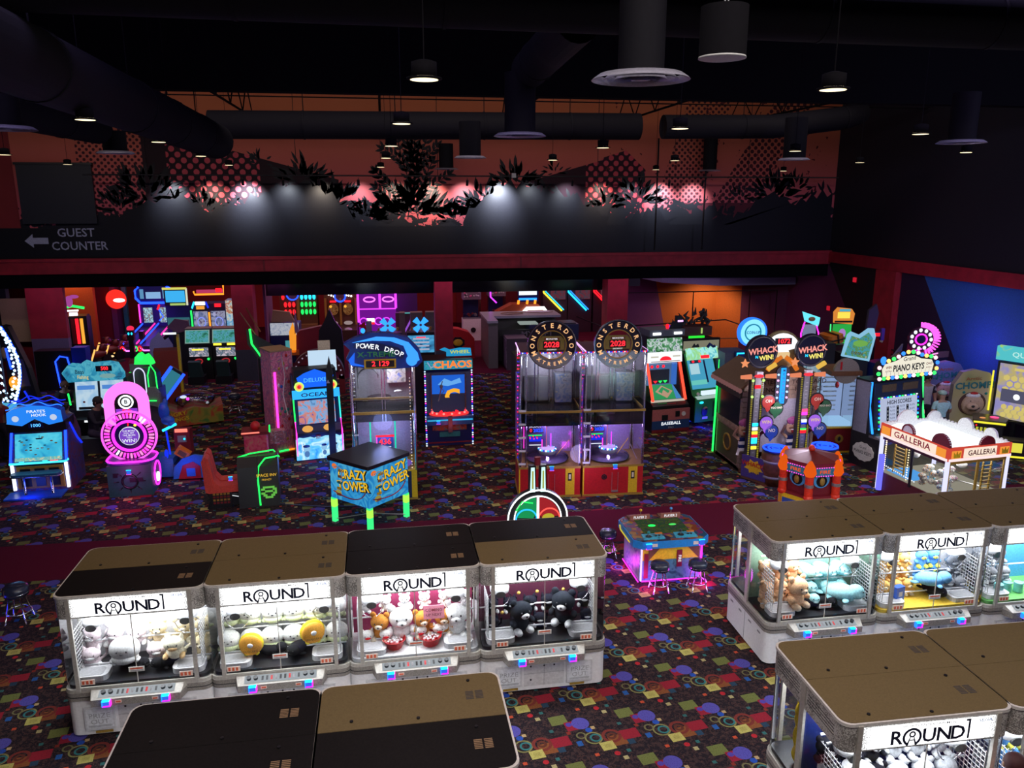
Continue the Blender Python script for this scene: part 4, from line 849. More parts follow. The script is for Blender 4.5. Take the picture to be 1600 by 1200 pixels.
    b = MB(); tm = em('amber_letter', (1, .55, .25), .95)
    for k, ch in enumerate('MONSTERDROP'):
        a = 205-23*k; b.at(T(.45*cos(R(a)), -d-.112, zc+.45*sin(R(a))) @ RY(90-a)); b.text(ch, .15, tm, None, 1, .02)
    for k, ch in enumerate('XTREME'):
        a = 228+17*k; b.at(T(.45*cos(R(a)), -d-.112, zc+.45*sin(R(a))) @ RY(270-a)); b.text(ch, .12, tm, None, 1, .015)
    b.build('sign_lettering', o)
    b = MB(); b.poly([(x, z) for x, z in ((-.3, zc-.12), (.3, zc-.12), (.3, zc+.12), (.22, zc+.2), (-.22, zc+.2), (-.3, zc+.12))], -d-.06, -d-.03, pm('olive_gold_plate', (.3, .22, .05), .4), 'y'); b.box(-.2, .2, -d-.07, -d-.06, zc-.09, zc+.09, BLACK)
    b.box(-.17, .17, -d-.068, -d-.06, zc+.11, zc+.16, DRED); b.at(T(0, -d-.075, zc)); b.text('2028', .18, DIGIT, None, 1, .02); b.at(T(0, -d-.075, zc+.135)); b.text('MONSTER', .05, eWs, None, 1.2, .004); b.at(T(0, -d-.075, zc-.115)); b.text('JACKPOT', .045, eWs, None, 1.2, .004)
    b.build('jackpot_display', o); return t
monster_tower((3.80, 18.45, 0), -5, 'clear prize tower with a round lettered sign, the left one of the pair'); monster_tower((5.33, 18.35, 0), -3, 'clear prize tower with a round lettered sign, the right one of the pair')

# -- power drop tower
t = thing('drop_tower', 'tall clear prize tower topped by a curved blue sign reading 2129', 'arcade game', (-.16, 18.85, 0), 0)
w, d, h = .72, .62, 3.4
b = MB(); b.box(-w, w, -d, d, 0, .72, pm('navy_cabinet', (.02, .03, .1), .4)); b.box(-w-.01, w+.01, -d-.01, d+.01, .72, .75, YEL); b.box(w-.12, w+.012, -d-.012, -d, .05, .72, YEL); b.box(-w-.02, w+.02, -d-.02, d+.02, 0, .04, GOLD); b.build('base_cabinet', t)
b = MB(); b.ringwall([(-w, -d), (w, -d), (w, d), (-w, d)], .75, h, ACR, False); b.build('clear_walls', t)
b = MB()
for sx in (-1, 1):
    for sy in (-1, 1): b.cyl((sx*w, sy*d, .75), (sx*w, sy*d, h), .035, CHROME, 8)
for x in (-.03, .04): b.cyl((x, -d+.1, 1.95), (x, -d+.1, h), .014, CHROME, 6)
b.build('corner_post', t)
b = MB(); b.box(-w-.03, w+.03, -d-.03, -d+.02, 2.16, 2.22, GOLD); b.box(-w, w, -d, d, 2.17, 2.18, ACR); b.box(-w, w, -d+.05, -d+.1, 2.5, 2.54, GOLD); b.box(-w+.05, w-.05, -d+.1, d-.1, 1.95, 2.16, pm('grey_prize_box', (.14, .14, .16), .4)); b.build('middle_shelf', t)
b = MB()
for k in range(3): b.box(-w-.03, -w+.12, -d-.03, -d+.01, 1.0+.33*k, 1.03+.33*k, WHITE)
b.build('hinge', t)
b = MB(); b.box(-w+.05, w-.05, d-.03, d-.02, .75, 1.9, MATS['bounce_back']); b.box(-w+.05, w-.05, d-.03, d-.02, 2.2, h-.1, MATS['bounce_back2']); b.build('bounce_panel', t)  # same added bounce panels, catching the lamps behind the clear walls
b = MB(); b.box(-.2, .2, -.1, -.05, .85, 1.45, pm('royal_panel', (.04, .06, .3), .3)); b.at(T(0, -.11, 1.32)); b.text('436', .2, DIGIT, None, 1, .02); b.at(I4); b.box(-.15, .15, -.11, -.1, 1.0, 1.15, eBd); b.box(-.14, .14, -.11, -.1, 1.18, 1.2, eWs); b.box(-.22, .22, -.105, -.04, 1.44, 1.47, eR); b.tube([(-.2, -.11, .87), (-.2, -.11, 1.45)], .012, eP); b.build('paytable', t)
for sx, mm in ((-1, em('teal_rod_light', (.02, 1, .6), .9)), (1, em('teal_rod_light', (.02, 1, .6), .9))): neon(t, [(sx*.3-.05, .1, 1.0), (sx*.3-.05, .1, 2.15)], .018, mm, 'light_rod')
b = MB(); led_dots(b, line((w-.1, -d+.02, .8), (w-.1, -d+.02, 3.0), 30), .012, [eWarm, eWs]); led_dots(b, line((-w+.02, d-.05, 2.0), (-w+.02, d-.05, 3.0), 10), .012, [eWs]); b.build('light_strip', t)
b = MB()
for r_ in (.25, .42): b.tube([(-.35+r_*cos(a), .2, 2.85+r_*sin(a)) for a in [pi*k/12 for k in range(13)]], .02, BLACK)
b.tube([(-.6, .2, 2.6), (-.6, .2, 3.3), (-.2, .2, 3.3)], .02, DGREY); b.box(.1, .55, .3, .5, 2.7, 3.2, art('prize_blur2', ((.15, .15, .15), (.5, .45, .4), (.08, .15, .5)), 6)); b.ell((-.1, .1, 2.4), (.3, .2, .06), BLACK); b.ell((.35, -.2, 2.6), (.1, .07, .03), WHITE); b.build('inner_mechanism', t)
b = MB(); b.lathe([(.3, 0), (.34, .04), (.2, .1), (.1, .12)], em('violet_bowl_glow', (.35, .2, .9), .5), 24, (.3, -.2, .76)); b.build('turntable', t)
SH = T(0, 0, .38)
b = MB().at(SH); b.poly([(-.85, 3.5), (-.62, 3.62), (-.2, 3.74), (.2, 3.72), (.6, 3.6), (.86, 3.32), (.93, 3.05), (.8, 2.92), (.3, 2.88), (-.3, 2.9), (-.66, 2.98), (-.8, 3.15), (-.7, 3.35)], -d-.16, -d+.1, pm('deep_blue_sign', (.01, .06, .4), .25), 'y', None, True)
b.poly([(-.66, 3.52), (-.1, 3.65), (.3, 3.62), (.62, 3.5), (.82, 3.25), (.86, 3.08), (.7, 2.99), (.62, 3.1), (.5, 3.42), (.2, 3.54), (-.2, 3.56)], -d-.175, -d-.16, em('lit_blue_sign', (.05, .35, 1), 1.15), 'y')
b.poly([(-.75, 3.12), (-.6, 3.3), (-.62, 3.05), (-.3, 2.95), (-.7, 3.0)], -d-.172, -d-.16, em('lit_blue_sign2', (.02, .15, .9), 1.0), 'y'); o = b.build('marquee', t, 'curved glowing blue marquee')
b = MB().at(SH); b.poly([(-.62, 3.42), (-.58, 3.52), (0, 3.48), (.4, 3.38), (.52, 3.2), (.46, 3.12), (.2, 3.3), (-.3, 3.36)], -d-.19, -d-.175, DBLUE, 'y')
for k, ch in enumerate('POWER DROP'):
    u = k/9; b.at(SH @ T(-.53+.98*u, -d-.195, 3.445-.22*u*u) @ RY(26*u)); b.text(ch, .16, eWs, None, 1, .02)
b.at(SH @ T(-.12, -d-.2, 3.24)); b.text('X-TREME', .17, pm('x_green', (.05, .45, .15), .5), None, 1.25, .02)
b.at(SH); b.box(-.4, .32, -d-.21, -d-.175, 2.92, 3.13, YEL); b.box(-.36, .28, -d-.22, -d-.21, 2.95, 3.1, BLACK); b.at(SH @ T(-.03, -d-.225, 3.025)); b.text('2 129', .16, DIGIT, None, 1.1, .02)
b.at(SH @ T(0, -d-.215, 3.16)); b.text('CLASSIC', .07, DRED, None, 1.2, .005); b.at(SH); b.disc((.68, 3.08), .13, -d-.19, -d-.17, em('lit_blue_sign', (.05, .35, 1), 1.1), 20); b.build('sign_face', o)

# -- crazy tower redemption box on legs
t = thing('tower_game', 'blue box game with yellow lettering, a black lid on glowing green legs', 'arcade game', (-.52, 17.05, 0), 45)
ctart = art('tower_art', ((.02, .3, .8), (.06, .5, 1), (.02, .3, .8), (.1, .6, 1), (.03, .35, .85), (.03, .2, .55)), 1.6, .6, detail=1, distort=2)
b = MB(); b.box(-.6, .6, -.6, .6, .62, 1.5, ctart); b.build('cabinet', t)
b = MB(); b.poly(rrect(1.3, 1.3, .04), 1.5, 1.58, BLACK); b.build('lid', t)
b = MB()
for M in (T(0, -.605, 0), RZ(-90) @ T(0, -.605, 0)):
    for wd, zz, xx in (('CRAZY', 1.28, .1), ('TOWER', 1.02, .12)):
        b.at(M @ T(xx+.012, .003, zz-.012)); b.text(wd, .3, BLACK, RY(-8), .95, .05); b.at(M @ T(xx, -.006, zz)); b.text(wd, .29, em('tower_yellow', (1, .6, .03), .8), RY(-8), .95, .02)
    b.at(M); 
    for k in range(5): b.box(-.4+.02*k, -.26+.02*k, -.012, -.004, .72+.14*k, .78+.14*k, (TAN, YEL, TEAL)[k % 3])
    b.tube(bezier_arc((-.5, -.01, .8), (.3, -.01, .6), (.5, -.01, .95), 10), .012, RED); b.tube(bezier_arc((-.5, -.01, 1.35), (-.1, -.01, 1.5), (-.25, -.01, 1.05), 8), .012, WHITE)
    b.ell((-.45, -.0, 1.38), (.08, .012, .06), em('tower_orange', (1, .2, .03), .8), 10, 6); b.ell((-.35, -.0, .78), (.1, .012, .07), em('tower_leaf', (.6, .5, .1), .5), 10, 6)
b.build('printed_artwork', t)
for sx in (-1, 1):
    for sy in (-1, 1):
        b = MB(); b.box(sx*.56-.05, sx*.56+.05, sy*.56-.05, sy*.56+.05, 0, .62, em('green_leg_light', (.05, .9, .25), 1.1)); b.box(sx*.56-.055, sx*.56+.055, sy*.56-.055, sy*.56+.055, .0, .05, STEEL); b.box(sx*.56-.052, sx*.56+.052, sy*.56-.052, sy*.56+.052, .4, .58, em('lime_leg_light', (.5, 1, .1), 1.0)); b.build('leg', t)
b = MB()
for a_, c_ in (((-.56, -.56, .5), (.56, -.56, .1)), ((.56, -.56, .5), (.56, .56, .1)), ((-.56, .56, .1), (-.56, -.56, .5))): b.tube([a_, c_], .01, STEEL)
b.build('brace', t)

# -- chaos drop game
t = thing('coin_drop_game', 'blue drop game with an orange word, a glowing red pool and pulsing side light strips', 'arcade game', (1.68, 23.0, 0), 1)
w = .68; b = MB(); b.poly([(-.6, 0), (.6, 0), (.6, 2.4), (-.1, 2.4), (-.45, 1.0), (-.6, .95)], -w, w, DBLUE, 'x', BLACK); b.build('cabinet', t)
b = MB(); b.box(-.5, .5, -.3, -.28, 1.25, 2.2, em('chaos_backdrop', (.02, .16, .85), .75)); b.box(-.52, -.48, -.42, -.28, 1.1, 2.25, CHROME); b.box(.48, .52, -.42, -.28, 1.1, 2.25, CHROME)
b.box(-.44, .44, -.34, -.3, 1.25, 1.3, STEEL); b.poly([(-.3, 1.9), (-.1, 2.1), (.1, 2.0), (.35, 2.1), (.4, 1.95), (0, 1.85)], -.31, -.3, em('chaos_sky', (.15, .45, .95), .9), 'y'); b.build('backdrop', t)
b = MB(); b.at(T(.12, -.33, 1.5)); b.text('C', .62, em('orange_letter', (1, .45, .03), 1.0), None, 1, .05); b.build('letter_prize', t)
b = MB(); b.ell((-.2, -.34, 1.85), (.05, .03, .07), GREY); b.tube([(-.2, -.34, 1.8), (-.26, -.34, 1.5), (-.3, -.34, 1.35)], .018, GREY); b.tube([(-.2, -.34, 1.8), (-.12, -.34, 1.7), (-.2, -.34, 1.6)], .014, GREY); b.tube([(-.2, -.34, 1.9), (-.16, -.34, 2.02)], .014, GREY); b.build('drop_figure', t)
b = MB(); b.poly([(.58*cos(a), -.5+.32*sin(a)) for a in [2*pi*k/20 for k in range(20)]], 1.0, 1.04, em('red_pool_glow', (1, .05, .05), .9))
led_dots(b, [(.5*cos(a), -.5+.27*sin(a), 1.07) for a in [2*pi*k/26 for k in range(26)]], .035, [em('red_pool_bright', (1, .2, .18), 1.8), eR]); led_dots(b, [(.25*cos(a), -.5+.14*sin(a), 1.07) for a in [2*pi*k/12 for k in range(12)]], .03, [eR]); b.build('glowing_pool', t)
b = MB(); b.box(-w, w, -.78, -.6, .72, .98, pm('blue_ledge', (.03, .12, .35), .4)); b.box(-w+.02, w-.02, -.8, -.78, .86, .9, em('soft_cyan_edge', (.05, .5, .9), .8)); b.box(-.06, .06, -.86, -.78, .5, 1.02, DGREY); b.box(-.3, .3, -.66, -.6, .3, .45, TEAL); b.box(-.5, .5, -.63, -.6, .5, .7, art('chaos_print', ((.02, .03, .1), (.3, .08, .03), (.05, .2, .2)), 7)); b.box(-w, w, -.61, -.6, .08, .12, DRED); b.build('front_ledge', t); reader(t, -.34, -.8, .82)
for sx in (-1, 1):
    b = MB(); led_dots(b, line((sx*w, -.62, .02), (sx*w, -.5, 2.38), 34), .026, [eWs, em('ice_light', (.4, .6, 1), 2), eBd, eP]); b.build('side_light_strip', t)
b = MB(); b.box(-.72, .72, -.3, .5, 2.4, 2.44, BLACK); b.poly([(-.72, 2.42), (.72, 2.42), (.72, 2.74), (-.72, 2.74)], -.5, -.3, BLACK, 'y'); b.box(-.7, .7, -.52, -.5, 2.44, 2.72, art('chaos_marquee_art', ((.02, .1, .15), (.05, .45, .5), (.02, .25, .5), (.15, .6, .3)), 5, .8)); b.at(T(.12, -.53, 2.58)); b.text('CHAOS', .3, em('chaos_orange', (1, .25, .05), 1.0), None, 1.1, .04)
b.at(I4); b.tube([(-.6, -.53, 2.68), (-.5, -.53, 2.5), (-.35, -.53, 2.6), (-.42, -.53, 2.7)], .02, em('pale_figure', (.4, .5, .8), .7)); b.build('marquee', t)
b = MB(); b.poly([(0, 2.74), (.75, 2.74), (.72, 2.98), (.4, 3.0), (.1, 2.95), (-.05, 3.02), (-.2, 2.96), (0, 2.88)], .0, .05, em('topper_cyan', (.02, .35, .7), .8), 'y'); b.at(T(.4, -.01, 2.87)); b.text('WHEEL', .15, em('topper_yellow', (.7, .8, .1), .8), None, 1.2, .02); b.build('topper', t)
b = MB(); b.box(-.7, .5, .62, 1.5, 0, 2.3, BLACK); tag(b.build('black_game_cabinet'), 'plain black cabinet back standing behind the blue drop game', 'arcade game', None, (1.4, 23.1, 0))

bpy.data.objects['coin_drop_game'].scale = (1, 1, .93)
# -- cartoon pirate video game with yellow ring lamps
t = thing('video_game', 'blue lit ocean cartoon game with glowing ring lamps and a big bottom panel', 'arcade game', (-2.1, 22.3, 0), 12)
w = .62; b = MB(); b.poly([(-.62, 0), (.5, 0), (.5, 2.3), (0, 2.3), (-.25, 1.75), (-.4, .95), (-.62, .72)], -w, w, DBLUE, 'x', BLACK); b.build('cabinet', t)
oc = art('ocean_panel', ((.03, .3, .9), (.12, .55, 1), (.55, .85, 1), (.08, .4, .95)), 3, 1.1, distort=.8)
b = MB(); b.box(-w-.03, w+.03, -.66, -.62, .03, .62, oc); b.poly([(-w-.03+.1*k, .62+.06*abs(sin(k*1.3))) for k in range(14)]+[(w+.03, .55), (-w-.03, .55)], -.66, -.63, em('ice_blue', (.3, .7, 1), 1.1), 'y')
for x, s_ in ((-.38, 1.2), (.1, .9), (.38, 1.1)): b.ell((x, -.67, .35), (.09*s_, .012, .1*s_), em('cartoon_skin', (.3, .6, .9), .9), 10, 6); b.ell((x, -.675, .42), (.08*s_, .01, .04*s_), DBLUE, 8, 5); b.ell((x+.01, -.675, .2), (.06*s_, .01, .08*s_), em('cartoon_body', (.1, .25, .6), .8), 8, 5)
b.tube([(-.5, -.67, .55), (-.46, -.67, .3)], .012, eWs); b.build('front_panel', t)
b = MB(); b.slab((-.4, .98), (-.27, 1.62), -.5, .5, .02, art('sunset_screen', ((.1, .1, .5), (.7, .25, .2), (.2, .45, .8), (.05, .1, .3)), 4, .9)); b.build('screen', t)
b = MB(); b.box(-w, w, -.62, -.4, .7, .78, BLACK)
for x in (-.3, .28): b.ell((x, -.5, .86), (.15, .09, .1), em('amber_dome', (1, .5, .12), .8), 14, 7)
b.box(-.1, .02, -.66, -.6, .6, .7, RED); b.build('control_panel', t)
b = MB(); b.slab((-.32, 1.68), (-.26, 1.92), -w-.02, w+.02, .1, em('cyan_header_glow', (.03, .4, 1), 1.3)); b.at(slope((-.42, 1.7), (-.36, 1.9), .5, 0, -.0) @ T(0, -.02, 0)); b.text('OCEAN', .15, DBLUE, None, 1.6, .02); b.build('header', t)
b = MB(); b.box(-w+.05, w-.05, -.3, .2, 1.95, 2.5, BLACK); b.poly([(-.42, 2.0), (.42, 2.0), (.5, 2.3), (.2, 2.42), (0, 2.5), (-.3, 2.4), (-.5, 2.28)], -.33, -.3, em('deep_ocean_logo', (.01, .12, .9), 1.2), 'y')
b.at(T(0, -.34, 2.2)); b.text('DELUXE', .16, em('pale_blue_letter', (.1, .5, 1), 1.1), None, 1.1, .01); b.build('topper', t)
for x in (-.45, .45): b = MB(); b.ring((x, -.38, 2.05), .1, .035, em('ring_lime', (.5, 1, .15), 1.3), 20); b.ring((x, -.4, 2.05), .075, .03, em('ring_orange', (1, .45, .1), 1.3), 18); b.ring((x, -.41, 2.05), .04, .02, eR, 14); b.build('ring_lamp', t)
for sx, cols in ((-1, (eG, eP)), (1, (em('aqua_edge', (.05, .9, .8), 1.2), eP))):
    b = MB(); b.tube([(sx*w, -.64, .05), (sx*w, -.66, .8), (sx*w, -.5, 1.1)], .02, cols[1]); b.tube([(sx*w, -.5, 1.1), (sx*w, -.36, 1.7)], .02, cols[0]); b.build('edge_light', t)
t = MB(); t.slab((-.3, 2.35), (.05, 2.9), -.4, .4, .05, em('white_screen_panel', (.6, .8, 1), .9), BLACK); t.box(-.3, .2, .1, .3, .2, 2.4, BLACK); t.box(-.1, .25, .05, .1, 2.9, 3.2, CREAM)
tag(t.build('video_monitor'), 'tilted bright monitor on a black post behind the ocean cartoon game', 'screen', None, (-1.95, 23.6, -.2), 6)
# slim black pole in front
b = MB(); b.poly([(-.09, 0), (.09, 0), (.1, 2.5), (.02, 2.95), (-.08, 2.5)], 0, .05, BLACK, 'y'); b.at(T(-.03, -.005, 2.2)); b.poly([(-.05, 0), (.05, 0), (0, .1)], 0, .004, WHITE, 'y')
tag(b.build('pole_panel'), 'slim black upright panel with a small white triangle before the ocean game', 'panel', None, (-1.62, 21.5, 0))

# -- candy wall cabinet with pink strip
t = thing('candy_cabinet', 'tall pink candy print cabinet with a glowing pink strip', 'arcade game', (-3.12, 22.65, 0), 28)
b = MB(); b.box(-.42, .42, -.5, .6, 0, 2.9, art('candy_print', ((.6, .08, .2), (.7, .15, .28), (.75, .3, .4), (.6, .1, .22), (.25, .18, .35), (.65, .35, .2)), 3.5, 0, .5, 3)); b.box(-.44, .44, -.52, .62, 2.9, 2.94, TAN); b.box(.42, .44, -.5, .6, .4, 2.9, pm('pale_side', (.35, .33, .36), .5)); b.build('cabinet', t)
b = MB()
for k in range(26):
    x, z = random.uniform(-.34, .34), random.uniform(.4, 2.8); b.ell((x, -.5, z), (.055, .02, .05), random.choice([TEAL, PINKP, GOLD, WHITE, BLUE, RED]), 8, 5)
b.tube([(.0, -.51, 2.8), (.1, -.51, 2.2), (-.02, -.51, 1.7), (.12, -.51, 1.1)], .02, WHITE); b.build('candy_print_shapes', t)
b = MB(); b.box(-.34, -.26, -.54, -.5, .35, 2.35, em('hot_pink_strip', (1, .05, .6), 1.8)); b.build('light_strip', t)
for k, (mm, x) in enumerate(((eG, -.3), (em('orange_led', (1, .3, .02), 1.2), .1))): b = MB(); b.box(-.35+k*.4, .05+k*.4, -.6, -.56, .1, .14, mm); b.build('floor_light', t)
b = MB(); b.box(-.6, .6, -.75, -.5, 0, .1, DRED); b.build('base', t)
t.scale = (.72, .72, 1.02)
t = thing('ball_kiosk', 'small red kiosk with a red ball and glowing rim beside the candy cabinet', 'arcade game', (-3.62, 21.4, 0), 8)
b = MB(); b.poly(rrect(.62, .6, .06), 0, .95, art('kiosk_print', ((.6, .03, .08), (.75, .1, .15), (.6, .3, .15)), 6)); b.build('cabinet', t)
b = MB(); b.poly([(-.36, -.33), (.36, -.33), (.36, .3), (-.36, .3)], .95, 1.02, DRED); b.build('top', t)
neon(t, [(-.36, -.34, 1.02), (.1, -.34, 1.02)], .02, em('coral_rim', (1, .2, .15), 1.4)); neon(t, [(.36, -.34, 1.02), (.36, .3, 1.02)], .02, eG)
b = MB(); b.ell((0, 0, 1.12), .13, RED, 14, 10); b.build('ball', t)
b = MB(); b.box(.36, .75, -.1, .2, .6, .95, art('ticket_print', ((.5, .5, .5), (.4, .1, .1), (.1, .1, .1)), 12)); b.build('side_box', t)

# -- two seat shooting cabinet with red seats
t = thing('seated_game', 'low black two seat cabinet with green neon edges and a green pixel print', 'arcade game', (-3.25, 18.75, 0), 6)
b = MB(); b.poly([(-.55, .0), (.5, .0), (.5, .95), (.35, 1.2), (-.1, 1.25), (-.4, 1.05)], .2, .72, pm('game_black', (.012, .012, .012), .4), 'x'); b.poly([(-.55, .0), (.5, .0), (.5, .95), (.35, 1.2), (-.1, 1.25), (-.4, 1.05)], -.32, .19, BLACK, 'x'); b.build('cabinet', t)
M = T(.45, -.57, 0)
b = MB(); gp_ = em('pixel_green', (.15, .55, .08), .8)
pat = ['.######.', '##....##', '#.####.#', '##....##', '.##..##.', '..####..']
for j, r_ in enumerate(pat):
    for i, ch in enumerate(r_):
        if ch == '#' and (i, j) not in ((0, 2),): b.box(.26+.05*i, .31+.05*i, -.565, -.555, .5-.055*j, .555-.055*j, gp_)
b.at(T(.42, -.565, .86)); b.text('SPACE INV', .11, em('space_yellow', (.9, .55, .05), .8), None, 1, .01); b.at(T(.42, -.565, .74)); b.text('FRENZY', .07, em('space_yellow', (.9, .55, .05), .8), None, 1); b.build('side_print', t)
neon(t, [(.22, -.57, .05), (.2, -.57, .75), (.24, -.5, 1.1), (.4, -.3, 1.24), (.74, -.1, 1.22)], .022, eG); neon(t, [(-.32, .0, 1.22), (.0, .1, 1.28), (.6, .35, 1.26), (.74, .52, 1.0)], .02, eG)
b = MB(); b.box(-1.05, .2, -.3, .5, .03, .28, BLACK); b.box(-.5, .15, -.25, .4, .28, .34, DGREY); b.poly([(-1.15, 0), (-.5, 0), (-.5, .45), (-1.15, .45), (-1.05, .25)], -.36, -.3, BLACK, 'y')
for j in range(4):
    for i in range(5): b.box(-.98+.09*i, -.92+.09*i, -.37, -.36, .12+.08*j, .17+.08*j, (DRED, GOLD)[j % 2])
b.build('seat_base', t); neon(t, [(-.5, -.31, .3), (-.1, -.31, .2), (.2, -.31, .2)], .008, eWs, 'trim_light')
for y in (-.18, .3):
    sb_ = MB(); SR = pm('red_seat_shell', (.7, .08, .06), .3)
    sb_.poly([(-1.15, .45), (-1.05, .42), (-.3, .42), (-.25, .62), (-.8, .6), (-.92, .75), (-1.02, 1.35), (-1.1, 1.42), (-1.2, 1.3)], y-.2, y+.2, SR, 'y', None)
    sb_.poly([(-1.12, .62), (-.95, .62), (-1.05, 1.3), (-1.16, 1.2)], y-.24, y-.2, SR, 'y'); sb_.poly([(-1.12, .62), (-.95, .62), (-1.05, 1.3), (-1.16, 1.2)], y+.2, y+.24, SR, 'y')
    o = sb_.build('seat', t, 'red moulded bucket seat', .03)
reader(t, -.5, -.4, .8); reader(t, .1, .6, .95)

t.scale = (.88, .88, .9); t.location.x -= .1
# -- spinning wheel game, pink
t = thing('wheel_game', 'pink neon wheel game with an arch top showing 50', 'arcade game', (-6.35, 19.95, 0), 3)
b = MB(); b.poly([(-.5, -.45), (.5, -.45), (.5, .5), (-.5, .5)], 0, .78, pm('dark_teal_box', (.015, .09, .07), .5)); b.build('base_cabinet', t)
b = MB(); b.poly(rrect(1.1, .85, .3), .78, .84, pm('violet_top', (.12, .03, .3), .3)); b.tube([(p[0], p[1], .86) for p in rrect(1.1, .85, .3)], .025, eM, 6, True); b.build('deck', t)
b = MB(); b.ring((0, -.46, .38), .17, .03, BLACK, 20)
for a_ in range(8):
    if a_ not in (2,): b.tube([(.24*cos(a_*pi/4), -.46, .38+.2*sin(a_*pi/4)), (.36*cos(a_*pi/4), -.46, .38+.3*sin(a_*pi/4))], .012, BLACK)
b.box(-.36, -.26, -.47, -.45, .5, .6, BLACK); b.box(.0, .3, -.47, -.45, .36, .46, BLACK); b.build('front_print', t); reader(t, .0, -.46, .62)
for sx in (-1, 1):
    b = MB(); M_ = T(sx*.53, .05, .4) @ RZ(90*sx); b.at(M_); b.ring((0, 0, 0), .3, .022, eM, 22); b.disc((0, -.1), .12, -.02, .01, eW if sx > 0 else eV, 16); b.build('side_ring_light', t)
b = MB(); zc = 1.42; NW = pm('navy_wheel', (.01, .015, .08), .3)
b.disc((0, zc), .62, -.05, .12, NW, 36); o = b.build('wheel_body', t)
b = MB(); b.annulus((0, zc), .34, .40, -.09, -.05, eM, 36); b.build('inner_ring_light', t); b = MB(); b.annulus((0, zc), .60, .64, -.09, .0, em('wheel_rim_pink', (1, .1, .75), 1.6), 40); b.build('outer_ring_light', t)
b = MB()
for k in range(40):
    a_ = 2*pi*k/40; mm = eW if k in (5, 6, 26) else (eP if k % 3 else em('rose_segment', (1, .25, .6), 1.4)); b.at(T(0, 0, zc) @ RY(-math.degrees(a_))); b.box(.45, .57, -.08, -.05, -.022, .022, mm)
b.build('wheel_segments', t, None, 0, 'stuff')
b = MB(); b.disc((0, zc), .22, -.075, -.05, em('violet_screen', (.25, .08, .7), .8), 28); b.annulus((0, zc), .22, .23, -.08, -.05, eWs, 28)
for j, (wd, sz) in enumerate((('THE MORE', .055), ('YOU HIT', .055), ('THE MORE', .055), ('YOU', .055), ('WIN!', .13))): b.at(T(0, -.085, zc+.13-.055*j-(.03 if j == 4 else 0))); b.text(wd, sz, eWs, None, 1.1, .004)
b.at(I4); b.ell((.16, -.08, zc+.27), .035, eY, 10, 6); b.box(-.01, .01, -.09, -.07, zc+.26, zc+.33, eR); b.build('wheel_screen', t)
b = MB(); AP = em('arch_pink', (1, .18, .75), 1.5); pts = [(-.5, 1.9), (-.5, 2.25)]+[(.5*cos(a), 2.25+.5*sin(a)) for a in [pi-pi*k/14 for k in range(15)]]+[(.5, 1.9)]
inn = [(.27, 1.9), (.27, 2.2)]+[(.27*cos(a), 2.2+.27*sin(a)) for a in [pi*k/12 for k in range(13)]]+[(-.27, 1.9)]
for i in range(len(pts)-1):
    pass
N_ = 16; 
def archpt(r, k, zc_): return (r*cos(pi-pi*k/N_), zc_+r*sin(pi-pi*k/N_))
for k in range(N_):
    P4 = [archpt(.27, k, 2.22), archpt(.5, k, 2.25), archpt(.5, k+1, 2.25), archpt(.27, k+1, 2.22)]; b.poly(P4, -.06, .1, AP, 'y')
for sx in (-1, 1): b.box(*sorted((sx*.27, sx*.5)), -.06, .1, 1.7, 2.24, AP)
b.build('arch_light', t, 'thick glowing pink arch')
b = MB(); b.box(-.27, .27, -.02, .08, 1.8, 2.24, BLACK); b.disc((0, 2.22), .27, -.02, .08, BLACK, 20); b.box(-.24, .24, -.04, -.02, 1.92, 2.1, em('violet_plate', (.3, .05, .7), .9)); b.at(T(0, -.05, 2.01)); b.text('50', .2, DIGIT, None, 1.1, .02); b.at(I4)
b.annulus((0, 2.27), .14, .17, -.05, -.02, eW, 24); b.disc((0, 2.27), .1, -.045, -.02, eWs, 20); b.at(T(0, -.05, 2.27)); b.text('B', .13, BLACK, None, 1, .02); b.build('arch_display', t)

# -- pirate fishing game at the far left with a bench
t = thing('medal_game', 'blue sea game with a wavy neon crown, small bench and white leg lights', 'arcade game', (-8.62, 20.75, 0), 4)
w = .66
b = MB(); b.poly([(-.6, 0), (.6, 0), (.6, 1.3), (.25, 1.85), (-.15, 1.85), (-.3, 1.7), (-.6, .82)], -w, w, art('sea_side_print', ((.02, .03, .15), (.05, .08, .3), (.15, .05, .1), (.02, .03, .15)), 4), 'x'); b.build('cabinet', t)
b = MB(); b.box(-.52, .52, -.63, -.6, .12, .72, pm('amber_panel', (.42, .2, .03), .5))
for x in (-.32, 0, .32): b.box(x-.11, x+.11, -.65, -.63, .18, .66, BLACK); b.box(x-.08, x+.08, -.655, -.65, .4, .44, DGREY)
b.build('front_panel', t)
for sx in (-1, 1): b = MB(); b.box(sx*.6-.03, sx*.6+.03, -.66, -.6, .1, .78, em('white_leg_glow', (.75, .85, 1), 2.2)); b.build('leg_light', t)
b = MB(); b.slab((-.592, .86), (-.37, 1.52), -.52, .52, .03, art('sea_screen', ((.02, .3, .6), (.05, .5, .75), (.1, .65, .85), (.03, .4, .7)), 3, .95, distort=.4)); b.slab((-.625, .86), (-.6, .95), -.52, .52, .02, art('reef_strip', ((.5, .7, .3), (.1, .5, .6), (.8, .7, .4)), 14, .9)); 
for k in range(16):
    x, u = random.uniform(-.46, .46), random.uniform(.15, .85); b.at(slope((-.592, .86), (-.37, 1.52), u, x, .035)); b.ell((0, 0, 0), (.035, .008, .016), random.choice([YEL, WHITE, ORANGE, DBLUE]), 6, 4)
